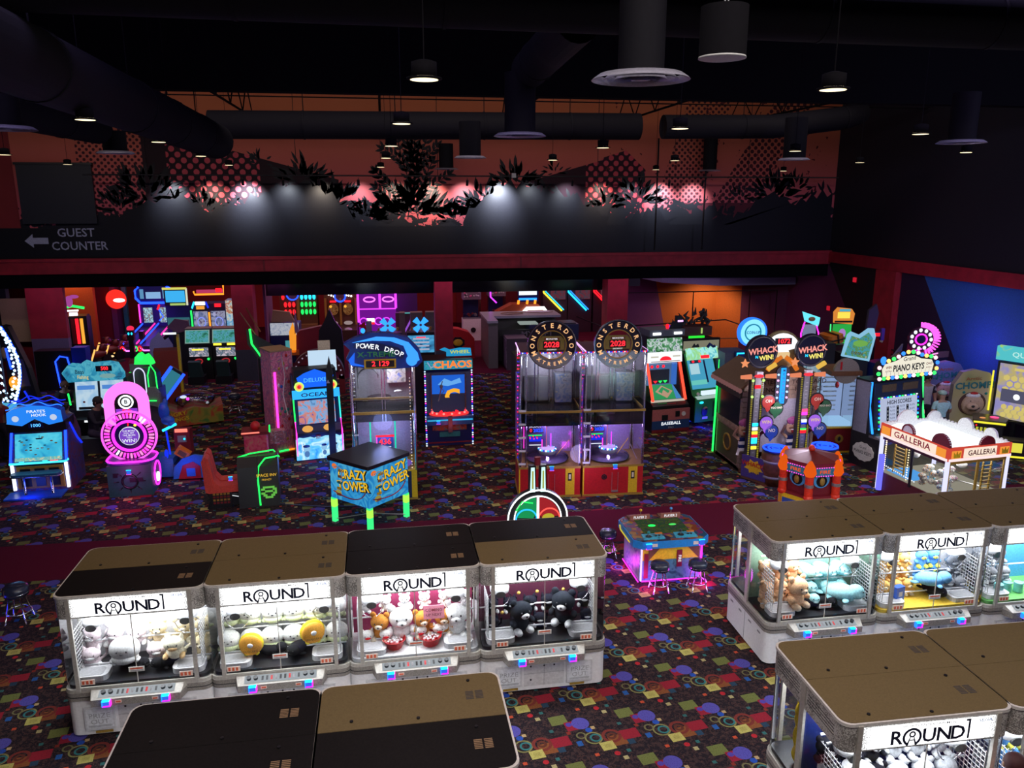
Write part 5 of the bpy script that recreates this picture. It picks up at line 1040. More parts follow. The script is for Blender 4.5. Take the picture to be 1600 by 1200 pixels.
b.at(slope((-.592, .86), (-.37, 1.52), .82, .02, .035)); b.poly([(-.09, 0), (.09, 0), (.06, -.03), (-.06, -.03)], 0, .01, DBLUE, 'y'); b.tube([(0, 0, 0), (0, 0, .07)], .005, BLACK, 4); b.build('screen', t)
for sx in (-1, 1):
    neon(t, [(sx*.62, -.64, .84), (sx*.6, -.34, 1.62)], .03, eB); 
neon(t, [(.67, -.2, 1.72), (.68, .2, 1.2), (.68, .5, .95)], .03, eBd); neon(t, [(-.64, -.67, .82), (.6, -.67, .82), (.66, -.6, .86)], .028, em('cyan_edge_glow', (.05, .7, .95), 1.8))
b = MB(); b.box(-.6, .6, -.62, -.56, .74, .82, BLACK)
for x in (-.38, .14): b.box(x-.05, x+.05, -.64, -.6, .84, .88, eC)
b.box(.26, .42, -.64, -.56, .83, .88, eR); b.build('control_panel', t)
b = MB(); z0 = 1.72
prof = [(-.62, z0+.12), (-.3, z0+.05), (0, z0+.22), (.3, z0+.05), (.62, z0+.12), (.6, z0+.42), (.45, z0+.5), (.2, z0+.56), (0, z0+.58), (-.2, z0+.56), (-.45, z0+.5), (-.6, z0+.42)]
b.poly(prof, -.5, -.2, BLUE, 'y', em('marquee_blue', (.02, .22, .85), 1.1)); b.box(-.66, .66, -.48, .2, z0-.12, z0+.12, BLACK); b.box(-.16, .16, -.5, -.46, z0-.02, z0+.12, DBLUE); b.at(T(0, -.51, z0+.05)); b.text('1000', .12, em('cyan_digit', (.1, .5, 1), 1.8), None, 1, .01)
b.at(T(.05, -.51, z0+.42)); b.text("PIRATE'S", .1, eWs, None, 1.1, .01); b.at(T(.1, -.51, z0+.32)); b.text('HOOK', .1, eWs, None, 1.1, .01); b.at(I4)
for x in (-.42, .42): b.ell((x, -.51, z0+.25), (.08, .01, .08), em('pale_lantern', (.6, .7, .9), .9), 10, 6)
b.build('marquee', t)
for k, (dz, dy) in enumerate(((.62, -.45), (.68, -.3), (.72, -.15))):
    neon(t, [(x, dy, z0+dz+.04*sin(x*14+k*2)-.3*x*x) for x in [(-.62+.05*i) for i in range(26)]], .014, eBd if k else em('wave_neon', (.02, .15, 1), 2))
b = MB(); b.box(-.72, .55, -1.1, -.6, 0, .04, BLUE); b.tube([(-.3, -.85, .04), (-.3, -.85, .55)], .03, CHROME); b.tube([(.3, -.85, .04), (.3, -.85, .55)], .03, CHROME); b.poly(rrect(1.1, .3, .12, 4, 0, -.88), .55, .63, pm('blue_cushion', (.02, .12, .25), .4)); b.tube([(p[0], p[1], .57) for p in rrect(1.14, .34, .14, 4, 0, -.88)], .012, CHROME, 6, True); b.build('bench', t)
lamp('leg_glow', 'POINT', (-8.7, 19.6, .15), 10, (.05, .1, 1), shadow_soft_size=.2)

t.scale = (1, 1, .95)
# -- bass fishing video game with players
t = thing('fishing_game', 'wide blue fishing video game with two screens and red 500 display', 'arcade game', (-8.25, 24.5, 0), 2)
b = MB(); b.poly([(-.2, 0), (.7, 0), (.7, 1.9), (.0, 1.9), (-.2, .8)], -1.0, 1.0, BLACK, 'x'); b.build('cabinet', t)
sky_ = art('fish_screen', ((.25, .5, .8), (.4, .65, .9), (.6, .8, .95), (.35, .6, .9)), 2, .8, distort=.3)
for x0, x1 in ((-.92, -.1), (.0, .86)): b = MB(); b.slab((-.15, 1.0), (-.02, 1.85), x0, x1, .03, sky_); b.slab((-.19, 1.02), (-.17, 1.1), x0+.1, x1-.1, .02, BLACK); b.slab((-.09, 1.6), (-.07, 1.72), x0+.08, x1-.1, .02, em('ui_bar', (.1, .3, .8), .8)); b.at(T((x0+x1)/2-.1, -.18, 1.25)); b.ell((0, 0, 0), (.05, .01, .03), RED, 8, 5); b.build('screen', t)
b = MB(); fs = [(-1.15, 2.2), (-.9, 2.42), (-.5, 2.38), (-.35, 2.5), (-.1, 2.42), (.5, 2.45), (.8, 2.4), (1.0, 2.1), (1.0, 1.95), (-.95, 1.92)]
b.poly(fs, -.5, -.1, art('water_marquee', ((.02, .12, .25), (.03, .3, .5), (.1, .5, .65), (.02, .2, .4)), 2.5, .8), 'y'); b.at(T(-.5, -.51, 2.22)); b.text('Bass', .17, DBLUE, None, 1.1, .01); b.at(T(-.4, -.51, 2.06)); b.text('Fishing', .15, em('gold_letter', (.9, .7, .2), .8), None, 1, .01)
b.at(I4); b.box(.1, .68, -.52, -.5, 2.22, 2.38, BLACK); b.at(T(.42, -.53, 2.3)); b.text('500', .15, DIGIT, None, 1.2, .02); b.at(T(.5, -.51, 2.08)); b.ell((0, 0, 0), (.3, .02, .07), em('fish_belly', (.3, .6, .6), .6), 14, 6); b.build('marquee', t)
neon(t, [(-1.06, -.3, 1.2), (-1.1, -.3, 1.55)], .035, eG, 'green_tube'); b = MB(); b.box(-.9, .9, -.6, -.2, .7, .82, BLACK); b.box(-.5, -.1, -.61, -.6, .74, .8, eWs); b.box(-.05, .05, -.62, -.6, .74, .8, eR); b.build('control_panel', t)
b = MB(); b.box(-.95, .95, -1.35, -1.0, .0, .45, DGREY); b.build('bench', t)

t.scale = (.74, 1, 1); t.location.x = -8.45
# -- green neon arch game
t = thing('neon_arch_game', 'curved cabinet outlined in green neon with a glowing green topper', 'arcade game', (-7.0, 25.0, 0), -8)
b = MB(); b.box(-.45, .45, -.3, .5, 0, 1.5, pm('mauve_cabinet', (.1, .07, .12), .5)); b.poly([(x, z) for x, z in [(-.42, 1.5)]+[(.42*cos(a), 1.9+.35*sin(a)) for a in [pi-pi*k/10 for k in range(11)]]+[(.42, 1.5)]], -.2, .3, DGREY, 'y'); b.build('cabinet', t)
neon(t, [(-.3, -.32, 1.2)]+[(-.1+.2*cos(a), -.32, 2.0+.25*sin(a)) for a in [pi-pi*k/10 for k in range(11)]]+[(.1, -.32, 1.2)], .022, em('pale_neon', (.7, .7, 1), 1.2))
neon(t, [(.2, -.32, 1.3), (.2, -.32, 2.0), (.3, -.32, 2.3)], .025, eG); neon(t, [(.3, -.25, 2.35), (.45, -.25, 2.1), (.48, -.25, 1.3)], .025, eG); neon(t, [(-.45, -.3, 1.9), (-.42, -.3, 2.1)], .04, eG)
b = MB(); b.poly([(-.3, 2.35), (-.25, 2.6), (-.1, 2.75), (.0, 2.65), (.15, 2.7), (.3, 2.5), (.35, 2.35)], -.2, .1, em('green_topper', (.03, .9, .12), 1.1), 'y'); b.ell((-.05, -.22, 2.6), (.12, .05, .1), eG); b.build('topper', t)
neon(t, [(.1, -.5, 1.15), (.5, -.5, 1.15)], .02, eG); b = MB(); b.poly([(.1, 1.0), (.6, .9), (.6, 1.4), (.45, 1.6), (.2, 1.6)], -.45, -.3, GREY, 'y'); b.build('side_shell', t)
t.scale = (.85, .85, .9); t.location = (-7.45, 25.5, 0)
# -- castle cabinet with blue figure
t = thing('castle_game', 'low blue and red castle cabinet with a blue glowing figure and orange flap', 'arcade game', (-5.35, 20.9, 0), 0)
CB = pm('castle_blue', (.03, .15, .5), .5); b = MB()
def crenel(x0, x1, z, hh, y0, y1, m_):
    n = max(2, int((x1-x0)/.14)); q = (x1-x0)/n
    for k in range(n):
        if k % 2 == 0: b.box(x0+q*k, x0+q*(k+1), y0, y1, z, z+hh, m_)
b.box(-.75, -.1, -.35, .4, .08, .62, CB); crenel(-.75, -.1, .62, .08, -.35, -.3, CB); b.poly([(-.1, .05), (.8, .05), (.8, .7), (.55, .75), (.2, .65), (-.05, .4)], -.5, -.4, CB, 'y'); b.poly([(.05, .05), (.7, .05), (.7, .4), (.5, .55), (.2, .45)], -.52, -.5, RED, 'y'); b.box(.3, .55, -.53, -.52, .12, .36, CB)
b.box(-.1, .8, -.4, .4, .05, .45, DBLUE); b.build('castle_body', t)
b = MB(); b.at(T(.2, -.35, .78) @ RY(35)); b.box(-.2, .2, -.1, .15, -.12, .12, ORANGE); b.box(-.12, .12, -.105, -.1, -.07, .07, BROWN); b.build('flap', t)
b = MB(); b.at(I4); b.box(-.1, .35, 0, .4, .6, 1.35, DRED); b.box(-.06, .3, -.02, 0, 1.3, 1.4, em('coral_rim', (1, .2, .15), 1.4)); b.box(.0, .25, -.02, 0, 1.0, 1.2, GREY); b.ell((.2, -.03, 1.1), .03, eC); b.build('red_post', t)
b = MB(); b.ell((-.3, -.05, 1.95), (.16, .12, .28), pm('blue_monster', (.02, .12, .7), .3)); b.ell((-.2, -.1, 1.7), (.2, .14, .14), BLUE); b.ell((-.1, -.14, 1.6), (.12, .1, .1), BLUE); b.ell((-.25, 0, 2.2), (.08, .08, .12), BLUE); b.build('monster_figure', t, 'blue shiny figure')
neon(t, [(-.35, -.2, 1.42), (.05, -.2, 1.6)], .04, eC); neon(t, [(-.2, -.2, .7), (-.25, -.2, 1.4)], .03, eBd); b = MB(); b.ell((-.85, -.35, .62), (.05, .05, .18), eY); b.ell((-.28, -.3, .75), (.06, .06, .14), eBd); b.build('side_lamp', t)
b = MB(); b.cyl((-.95, .1, 0), (-.95, .1, 1.5), .2, em('lilac_column', (.3, .15, .7), .35), 16); b.build('side_column', t)
t.scale = (.86, .86, .9); t.location.x = -5.5
# -- ride with slanted blue neon
t = thing('slanted_ride', 'orange and green ride cabinet under a slanted blue neon screen', 'arcade game', (-6.1, 26.2, 0), 14)
b = MB(); b.poly([(-1.0, 0), (1.3, .1), (1.3, .75), (.9, .6), (.3, .75), (-.3, .55), (-1.0, .9)], -.7, .6, art('ride_print', ((.35, .03, .02), (.45, .06, .02), (.3, .25, .03), (.05, .2, .03)), 2, 0, .5, 1), 'y'); b.build('ride_base', t)
b = MB(); b.at(T(-.4, -.72, .5)); b.text('ANGRY', .2, YEL, RY(-8), 1.2, .03); b.at(T(-.3, -.72, .3)); b.text('WINGS', .2, YEL, RY(-8), 1.2, .03); b.build('side_lettering', t)
b = MB(); b.ell((.35, -.1, .9), (.75, .5, .35), glassmat('dome_glass', (.8, .85, .95), .15)); b.build('clear_dome', t)
b = MB(); b.at(T(-.55, 0, 1.55) @ RY(38) ); b.box(-.28, .28, -.1, .1, -.65, .65, BLACK); b.box(-.2, .2, -.13, -.1, -.55, .55, em('teal_screen', (.05, .3, .4), .6)); o = b.build('slanted_screen', t)
for sx in (-1, 1): b = MB(); b.at(T(-.55, 0, 1.55) @ RY(38)); b.tube([(sx*.26, -.14, -.65), (sx*.26, -.14, .65)], .055, eB); b.build('neon_tube', t)
b = MB(); b.ell((-1.0, -.15, 2.15), .09, em('pale_bulb', (.5, .6, 1), 1.2)); b.ell((.1, -.2, .95), .06, eP); b.ell((-.05, -.25, 1.05), (.12, .05, .06), eWs); b.build('ride_lamp', t)
t.scale = (.85,)*3; t.location.x = -6.55
for k, (x, y) in enumerate(((-.9, 1.6), (-.2, 1.9))):
    b = MB(); b.box(-.4, .4, -.3, .4, 0, 1.75+.3*k, pm('rust_red_panel', (.25, .02, .015), .6)); b.box(-.38, .38, -.32, -.3, 1.2, 1.7, GREY) if k == 0 else b.box(.36, .44, -.32, .4, 0, 2.5, YEL)
    tag(b.build('red_game_cabinet'), ('plain red cabinet back behind the green neon game' if k == 0 else 'plain red cabinet side with a yellow edge behind the slanted ride'), 'arcade game', None, (-8.25+.75*k, 28.0+.2*k, 0), 12)
# ---------------------------------------------------------------- games at the right
WOOD = pm('plank_wood', (.36, .25, .17), .7, 0, .3, 8)
def planks(b, x0, x1, y, z0, z1, h=.12, mat=None):
    z = z0; k = 0
    while z < z1-.01:
        zz = min(z+h, z1); x = x0-(.2 if k % 2 else .0)
        while x < x1-.01:
            xx = min(x+.45, x1); b.box(max(x, x0)+.004, xx-.004, y-.02, y, z+.004, zz-.004, mat or WOOD); x = xx if xx > x else x1
        z = zz; k += 1
# -- mallet strength game, two players
t = thing('mallet_game', 'two player plank hut game with lettered black discs and two score towers', 'arcade game', (9.95, 18.95, 0), 0)
b = MB(); b.box(-.85, -.77, -.05, 1.6, 0, 2.1, WOOD); b.box(1.12, 1.2, -.05, 1.6, 0, 2.1, WOOD); b.box(-.85, 1.2, 1.52, 1.6, 0, 2.1, WOOD)
b.box(-.8, 1.12, -.02, .02, .5, 2.1, pm('lit_grey_backdrop', (.55, .52, .58), .5)); planks(b, -.85, 1.2, -.04, 1.95, 2.55); b.box(-.85, 1.2, -.6, 1.5, 0, .1, BROWN); b.build('hut_wall', t)
b = MB(); PT = pm('burnt_letter', (.06, .03, .02), .7)
for s_, x, z in (('PIRATES', -.3, 2.4), ('REVENGE', -.28, 2.2), ('TOO HARD', .95, 2.4), ('REVENGE', .95, 2.2)): b.at(T(x, -.07, z)); b.text(s_, .17, PT, RY(-6 if z > 2.3 and x < 0 else 0), 1.1, .01)
b.build('plank_lettering', t)
b = MB(); b.box(-.865, -.85, .1, 1.45, 1.2, 2.05, pm('dark_window', (.02, .025, .04), .15)); b.box(-.89, -.85, -.05, 1.55, 1.08, 1.2, WOOD)
for z in [.1+.14*k for k in range(15)]: b.box(-.88, -.75, -.12, .02, z, z+.12, pm('stone_block', (.24, .17, .13), .8))
b.box(-.87, -.85, .1, 1.4, .15, 1.0, pm('olive_panel', (.09, .08, .04), .6)); b.at(RZ(-90)); b.ring((-.7, -.88, .6), .22, .03, GOLD, 18); b.at(I4); b.build('side_window', t)
b = MB(); b.add([(-1.02, -.2, 2.3), (-1.02, 1.7, 2.3), (-.25, 1.7, 2.8), (-.25, -.12, 2.8)], [(0, 1, 2, 3)], pm('thatch_brown', (.12, .08, .05), .85)); b.add([(-1.02, -.2, 2.24), (-1.02, 1.7, 2.24), (-.25, 1.7, 2.74), (-.25, -.12, 2.74)], [(3, 2, 1, 0)], BROWN)
b.add([(-1.02, -.2, 2.3), (-.25, -.12, 2.8), (-.25, -.12, 2.74), (-1.02, -.2, 2.24)], [(0, 1, 2, 3)], BROWN); b.box(-.25, 1.2, -.1, 1.6, 2.55, 2.6, BROWN)
for k in range(12): b.ell((-1.02, -.18+.16*k, 2.24), (.05, .07, .07), em('scallop_rose', (.45, .2, .2), .35), 8, 5)
b.box(-.95, -.87, -.05, 1.5, 2.0, 2.26, pm('lattice_dark', (.04, .035, .03), .6)); b.build('roof', t)
b = MB(); b.tube([(-.91, 1.55, .05), (-.91, 1.5, 2.1)], .03, eG); b.build('neon_tube', t, 'green neon edge')
lamp('hut_fill', 'POINT', (9.85, 17.5, 2.3), 70, (.9, .8, 1), shadow_soft_size=.2)  # fill lamp added before the hut to lighten its backdrop
for q, x in enumerate((-.78, .55)):
    yt = -.62
    b = MB(); b.box(x-.17, x+.17, yt-.02, yt+.12, .5, 2.75, BLACK); b.box(x-.07, x+.07, yt-.04, yt-.02, .5, 2.7, pm('score_strip', (.14, .14, .15), .4))
    for k in range(46):
        for s_ in (-1, 1): b.box(x+s_*.13-.02, x+s_*.13+.02, yt-.035, yt-.02, .52+.047*k, .545+.047*k, em('yellow_tick', (.6, .5, .05), .45))
    for k in range(20): b.box(x-.03, x+.03, yt-.045, yt-.04, .6+.1*k, .62+.1*k, GREY)
    b.build('score_tower', t)
    b = MB()
    for k, mm in (((9, eC), (8, eWs), (7, eY), (6.2, eR), (5.5, eC), (4.7, eC), (3.3, eY), (18.2, eR)) if q == 0 else ((12, em('rose_cell', (1, .1, .3), 1.2)), (11.2, eP), (9.4, eWs), (9, eBd), (7.2, eG), (6.8, eR))): b.box(x-.075, x+.075, yt-.06, yt-.04, .45+.108*k, .53+.108*k, mm)
    if q == 0:
        for z in (2.2, 2.62): 
            for s_ in (-1, 1): b.ell((x+s_*.14, yt-.06, z), .035, em('lime_bulb', (.5, 1, .2), 1.5))
    b.build('score_light', t)
    b = MB(); zd = 3.36; b.disc((x+.02, zd), .42, yt-.1, yt, pm('midnight_disc', (.01, .01, .03), .3), 32); b.ring((x+.02, yt-.1, zd), .38, .02, DGREY, 28); o = b.build('round_sign', t)
    b = MB(); b.at(T(x+.04, yt-.12, zd)); b.text('WHACK', .21, em('salmon_letter', (1, .35, .3), 1.0), T(0, 0, .03) @ RY(-6), .95, .03); b.text('N', .1, eC, T(-.16, 0, -.13), 1, .02); b.text('WIN!', .17, em('lemon_letter', (1, .85, .2), 1.1), T(.1, 0, -.15) @ RY(-6), .95, .03); b.build('sign_lettering', o)
    b = MB(); b.box(x-.07, x+.1, yt-.1, yt+.02, 2.75, 2.85, LGREY); b.ell((x, yt-.08, 2.74), (.13, .06, .05), em('red_dome', (1, .05, .08), 1.0), 12, 6)
    for s_ in (-1, 1): b.at(T(x+s_*.33, yt-.05, 2.72)); b.poly([(-.14, -.04), (.14, -.06), (.14, .06), (-.14, .04)], -.03, .03, em('terracotta_light', (1, .3, .15), .8), 'y')
    b.at(T(x+.3, yt-.12, 2.98) @ RY(-30)); b.cyl((-.12, 0, 0), (.12, 0, 0), .06, em('amber_bomb', (1, .6, .1), .8), 10); b.at(T(x-.42, yt-.12, 3.08))
    b.poly([((.12 if k % 2 == 0 else .055)*sin(k*pi/5), (.12 if k % 2 == 0 else .055)*cos(k*pi/5)) for k in range(10)], -.02, .02, em('star_orange', (1, .35, .15), .9), 'y'); b.build('sign_ornament', t)
    # balloons
    for (dx, z, col, s_) in ((.3, 2.05, pm('balloon_red', (.35, .03, .02), .35), 'OH'), (.52, 1.87, pm('balloon_green', (.02, .1, .04), .35), 'TOO BAD'), (.28, 1.5, em('balloon_violet_lit', (.4, .15, .9), .9), 'WIN'), (.44, 1.27, pm('balloon_blue', (.02, .06, .25), .35), 'NO')):
        b = MB(); b.disc((x+dx, z), .2, yt-.08, yt-.05, BLACK, 22); b.disc((x+dx, z), .17, yt-.09, yt-.08, col, 22); b.poly([(x+dx-.08, z-.16), (x+dx+.08, z-.16), (x+dx-.02, z-.27)], yt-.085, yt-.06, col, 'y'); b.at(T(x+dx, yt-.1, z+.03)); b.text(s_, .12 if len(s_) < 4 else .07, em('balloon_letter', (1, .7, .3), .8) if s_ == 'WIN' else CREAM, None, 1, .015)
        b.build('balloon_sign', t)
    # laughing figure cut-out
    b = MB(); xf = x-.12; yf = -.32; SK = pm('cartoon_tan', (.5, .3, .18), .6)
    b.ell((xf, yf, 1.25), (.17, .05, .19), SK, 14, 8); b.ell((xf+.02, yf-.03, 1.43), (.2, .05, .12), pm('magenta_bandana', (.35, .07, .22), .6), 12, 6); b.ell((xf+.02, yf-.06, 1.16), (.07, .02, .06), pm('mouth_red', (.3, .02, .02), .6), 8, 5); b.box(xf-.05, xf+.09, yf-.075, yf-.05, 1.19, 1.21, WHITE); b.ell((xf, yf-.055, 1.24), (.12, .02, .03), BROWN, 10, 5)
    b.ell((xf+.02, yf-.06, 1.3), (.04, .03, .04), SK, 8, 5)
    for s_ in (-1, 1): b.ell((xf+s_*.06, yf-.05, 1.34), (.02, .01, .02), WHITE, 6, 4); b.tube([(xf+s_*.12, yf, .98), (xf+s_*.27, yf, 1.1), (xf+s_*.18, yf, 1.3)], .045, SK, 6)
    for k in range(4): b.box(xf-.13, xf+.15, yf-.04, yf+.03, .66+.09*k, .75+.09*k, (WHITE, DBLUE)[k % 2])
    b.tube([(xf-.15, yf, .55), (xf-.1, yf, .75)], .04, WHITE); b.tube([(x+.3, yf, .6), (x+.3, yf, 1.05), (x+.42, yf, 1.15)], .05, pm('striped_red', (.4, .03, .03), .6)); b.tube([(x+.22, yf, .62), (x+.22, yf, 1.05)], .03, WHITE); b.build('figure_cutout', t)
    # barrel with glowing target
    bx = x+.42; by = -1.05; b = MB(); b.lathe([(.3, 0), (.36, .4), (.34, .8), (.3, .88)], pm('barrel_brown', (.13, .045, .02), .5, 0, .4, 9), 20, (bx, by, 0)); b.lathe([(.345, .2), (.355, .2), (.355, .26), (.345, .26)], GREY, 20, (bx, by, 0)); b.lathe([(.355, .6), (.362, .6), (.362, .66), (.355, .66)], GREY, 20, (bx, by, 0)); b.box(bx+.0, bx+.2, by-.37, by-.3, .2, .48, GOLD); b.box(bx+.04, bx+.14, by-.385, by-.37, .26, .42, BLACK); b.build('barrel', t)
    b = MB(); b.cyl((bx, by, .88), (bx, by, .92), .34, DBLUE, 24); b.at(T(bx, by, .94) @ RX(90)); b.ring((0, 0, 0), .31, .022, eB, 26); b.ring((0, 0, 0), .19, .02, eB, 22); b.ring((0, 0, 0), .09, .016, eB, 14); b.build('target_pad', t, 'glowing blue ringed pad'); reader(t, bx+.22, by-.3, .74)
b = MB(); b.poly([(-1.0, -.5), (-.62, -1.2), (-.2, -.9), (.3, -1.2), (1.2, -.5)], 0, .5, BROWN); b.at(T(-.82, -.86, .4) @ RZ(-60)); b.box(-.36, .36, -.03, 0, -.32, .26, pm('violet_poster', (.06, .04, .2), .5)); b.poly([((.3 if k % 2 else .2)*cos(k*pi/8), (.2 if k % 2 else .13)*sin(k*pi/8)) for k in range(16)], -.035, -.03, YEL, 'y'); b.at(T(-.86, -.88, .42) @ RZ(-60)); b.text('WHACK', .17, RED, T(0, -.03, .05), 1, .02); b.text('WIN', .14, YEL, T(.06, -.03, -.12), 1, .02); b.build('front_step', t)
b = MB(); b.disc((-.12, 3.34), .5, -.5, -.4, pm('gilt_arch', (.2, .16, .08), .4), 30); b.poly([(-.12+r_*cos(a), 3.3+r_*sin(a)) for r_, a in [(.48, pi*k/12+.25) for k in range(11)]]+[(.08, 3.25), (-.32, 3.25)], -.53, -.5, em('white_fan', (.9, .9, .95), 1.3), 'y')
b.box(-.34, .1, -.56, -.53, 3.5, 3.66, BLACK); b.at(T(-.12, -.57, 3.58)); b.text('1072', .16, DIGIT, None, 1.1, .02); b.build('fan_display', t)
b = MB(); b.box(-.28, .04, -.62, -.5, 3.15, 3.3, em('horn_glow', (1, .7, .35), .8))
for s_ in (-1, 1): b.tube([(-.12+s_*.05, -.6, 3.2), (-.12+s_*.25, -.6, 3.05), (-.12+s_*.4, -.6, 2.85)], .06, em('orange_claw', (1, .25, .03), .7), 8)
b.build('orange_claws', t)
b = MB(); b.poly(rrect(.36, 1.05, .17), -.06, .0, NAVY); pts = b.v; b.v = [Vector((p.x-.12, -.6+p.z, 2.45+p.y)) for p in pts]; b.box(-.18, -.06, -.7, -.66, 2.0, 2.92, em('bright_azure', (.02, .35, 1), 1.4))
for k in range(5):
    for s_ in (-1, 1): b.ell((-.12+s_*.13, -.68, 2.15+.15*k), .03, em('lilac_bulb', (1, .5, .9), 1.5) if (k+(s_ > 0)) % 2 else em('ice_bulb', (.4, .6, 1), 1.8))
for k, ch in enumerate('MEGABONUS'): b.at(T(-.12, -.71, 2.86-.098*k)); b.text(ch, .09, DBLUE, None, 1, .01)
b.build('bonus_sign', t)

# -- baseball pinball cabinet
t = thing('pitching_game', 'baseball game cabinet with red slanted tubes and a striped white marquee', 'arcade game', (8.45, 23.4, 0), 8)
w = .62; b = MB(); b.poly([(-.75, 0), (.7, 0), (.7, 2.6), (.05, 2.6), (.05, .97), (-.6, .93), (-.75, .85)], -w, w, BLACK, 'x'); b.build('cabinet', t)
b = MB(); b.box(-w-.02, w+.02, -.79, -.75, .02, .12, DRED); b.box(-w-.02, w+.02, -.79, -.75, .12, .4, pm('team_navy', (.02, .06, .2), .4)); b.box(-w-.02, w+.02, -.79, -.75, .4, .75, pm('coral_front', (.5, .14, .14), .4)); b.box(-.32, -.12, -.81, -.79, .42, .58, BLACK); b.box(.14, .28, -.81, -.79, .5, .68, BLACK); b.disc((.42, .58), .07, -.81, -.79, WHITE, 16)
b.at(T(0, -.8, .3)); b.text('BASEBALL', .14, eWs, None, 1.1, .01); b.at(T(0, -.8, .17)); b.text('PRO', .09, LGREY, None, 1.1, .01); b.build('front_panel', t)
b = MB(); b.slab((-.62, .82), (-.5, .98), -w+.04, w-.04, .02, em('score_row', (.8, .75, .6), .7)); b.box(-.1, .2, -.68, -.62, .82, .9, RED); b.box(-.4, -.1, -.66, -.62, .84, .92, GREEN); b.build('control_panel', t)
b = MB(); b.add([(-.5, -.5, 1.0), (.5, -.5, 1.0), (.42, .0, 1.35), (-.42, .0, 1.35)], [(0, 1, 2, 3)], em('field_green', (.05, .5, .15), .7)); b.add([(-.0, -.48, 1.03), (.3, -.25, 1.19), (.0, -.05, 1.33), (-.3, -.25, 1.19)], [(0, 1, 2, 3)], em('infield', (.8, .5, .3), .7)); b.add([(-.0, -.42, 1.06), (.2, -.25, 1.2), (.0, -.1, 1.3), (-.2, -.25, 1.2)], [(0, 1, 2, 3)], em('field_green', (.05, .5, .15), .7))
b.add([(.3, -.5, 1.0), (.5, -.5, 1.0), (.42, 0, 1.35), (.36, -.1, 1.3)], [(0, 1, 2, 3)], em('field_blue', (.1, .3, .9), .8)); b.build('playfield', t)
b = MB(); b.slab((.0, 1.35), (.04, 2.1), -.5, .5, .02, em('stadium_blue', (.12, .25, .5), .6)); b.box(-.4, .25, -.08, -.02, 1.4, 1.85, DGREY)
for k in range(3): b.poly([(-.3+.17*k, 1.5), (-.16+.17*k, 1.5), (-.23+.17*k, 1.42)], -.1, -.08, eG if k else eR, 'y'); b.ell((-.35+.2*k, -.05, 1.95), (.05, .02, .05), eR, 8, 5)
b.box(.35, .5, -.1, -.02, 1.35, 2.05, em('side_sky', (.05, .2, .7), .8)); b.build('scoreboard', t)
b = MB(); b.add([(-w+.03, -.56, .96), (w-.03, -.56, .96), (w-.03, -.08, 2.1), (-w+.03, -.08, 2.1)], [(0, 1, 2, 3)], ACR); b.build('front_glass', t)
for s_ in (-1, 1): b = MB(); b.tube([(s_*.56, -.62, .98), (s_*.56, -.12, 2.12)], .045, em('red_tube_light', (1, .06, .03), 2.0), 8); b.build('red_tube', t)
b = MB(); b.slab((-.14, 2.1), (-.1, 2.42), -.58, .58, .12, em('white_marquee', (.9, .92, .95), 1.1)); b.at(slope((-.26, 2.1), (-.22, 2.42), .5, 0, .03)); b.poly([(.2*cos(a), .13*sin(a)-.08) for a in [pi*k/10 for k in range(11)]], 0, .01, eR, 'y'); b.box(-.5, .5, 0, .01, -.12, -.1, DRED); b.box(-.5, -.25, -.01, .01, .02, .06, em('score_row', (.8, .75, .6), .7)); b.box(.25, .5, -.01, .01, .02, .06, em('score_row', (.8, .75, .6), .7)); b.build('marquee', t)
b = MB(); b.slab((-.16, 2.44), (-.1, 2.85), -.58, .58, .08, art('stadium_art', ((.02, .08, .03), (.1, .35, .15), (.7, .8, .8), (.03, .1, .2)), 6, .8)); b.box(-.6, .6, -.3, .4, 2.95, 3.15, pm('slate_top', (.1, .12, .16), .5)); b.box(-.6, .6, -.1, .3, 2.6, 2.95, BLACK)
for s_ in (-1, 1): b.box(s_*.36-.13, s_*.36+.13, -.34, -.28, 3.0, 3.07, eW)
b.ell((.1, -.1, 3.22), (.06, .06, .08), eR, 8, 6); b.ell((.17, -.1, 3.2), (.04, .06, .06), eBd, 8, 6); b.poly([(.1, 3.15), (.55, 3.15), (.2, 3.45), (.22, 3.4)], -.2, -.18, BLACK, 'y'); b.build('top_sign', t)
# -- green bodied jungle ball game
t = thing('ball_game', 'green bodied ball game with a bright aqua screen and slanted glowing marquee', 'arcade game', (9.95, 24.0, 0), 14)
w = .55; b = MB(); b.poly([(-.65, .1), (.6, .1), (.6, 2.2), (.1, 2.2), (-.45, .95), (-.65, .88)], -w, w, pm('jungle_green', (.02, .2, .04), .5), 'x', BLACK); b.box(-w-.02, w+.02, -.69, -.65, .1, .85, pm('leaf_green_front', (.03, .3, .05), .5)); b.box(.1, .45, -.71, -.69, .25, .75, pm('dark_green_door', (.01, .08, .02), .5)); b.build('cabinet', t)
b = MB(); b.ell((-.22, -.71, .45), (.12, .03, .16), pm('cartoon_navy', (.03, .04, .2), .5), 10, 6); b.ell((-.2, -.73, .55), (.08, .02, .06), TAN, 8, 5); b.ell((-.2, -.75, .53), (.05, .01, .03), BLACK, 8, 5); b.box(-.3, -.1, -.72, -.7, .2, .28, WHITE); b.ell((-.35, -.71, .75), (.08, .02, .04), eC, 8, 5); b.build('front_print', t)
b = MB(); b.box(-.5, .5, -.72, -.45, .86, .92, em('pale_desk', (.6, .8, .75), .6)); b.box(-.25, .3, -.6, -.5, .95, 1.08, em('desk_bar', (.7, .85, 1), 1.1)); b.disc((-.4, 1.0), .05, -.6, -.55, WHITE, 12); b.ell((.4, -.62, .96), (.06, .05, .04), em('lilac_bulb', (1, .5, .9), 1.5)); b.build('control_panel', t)
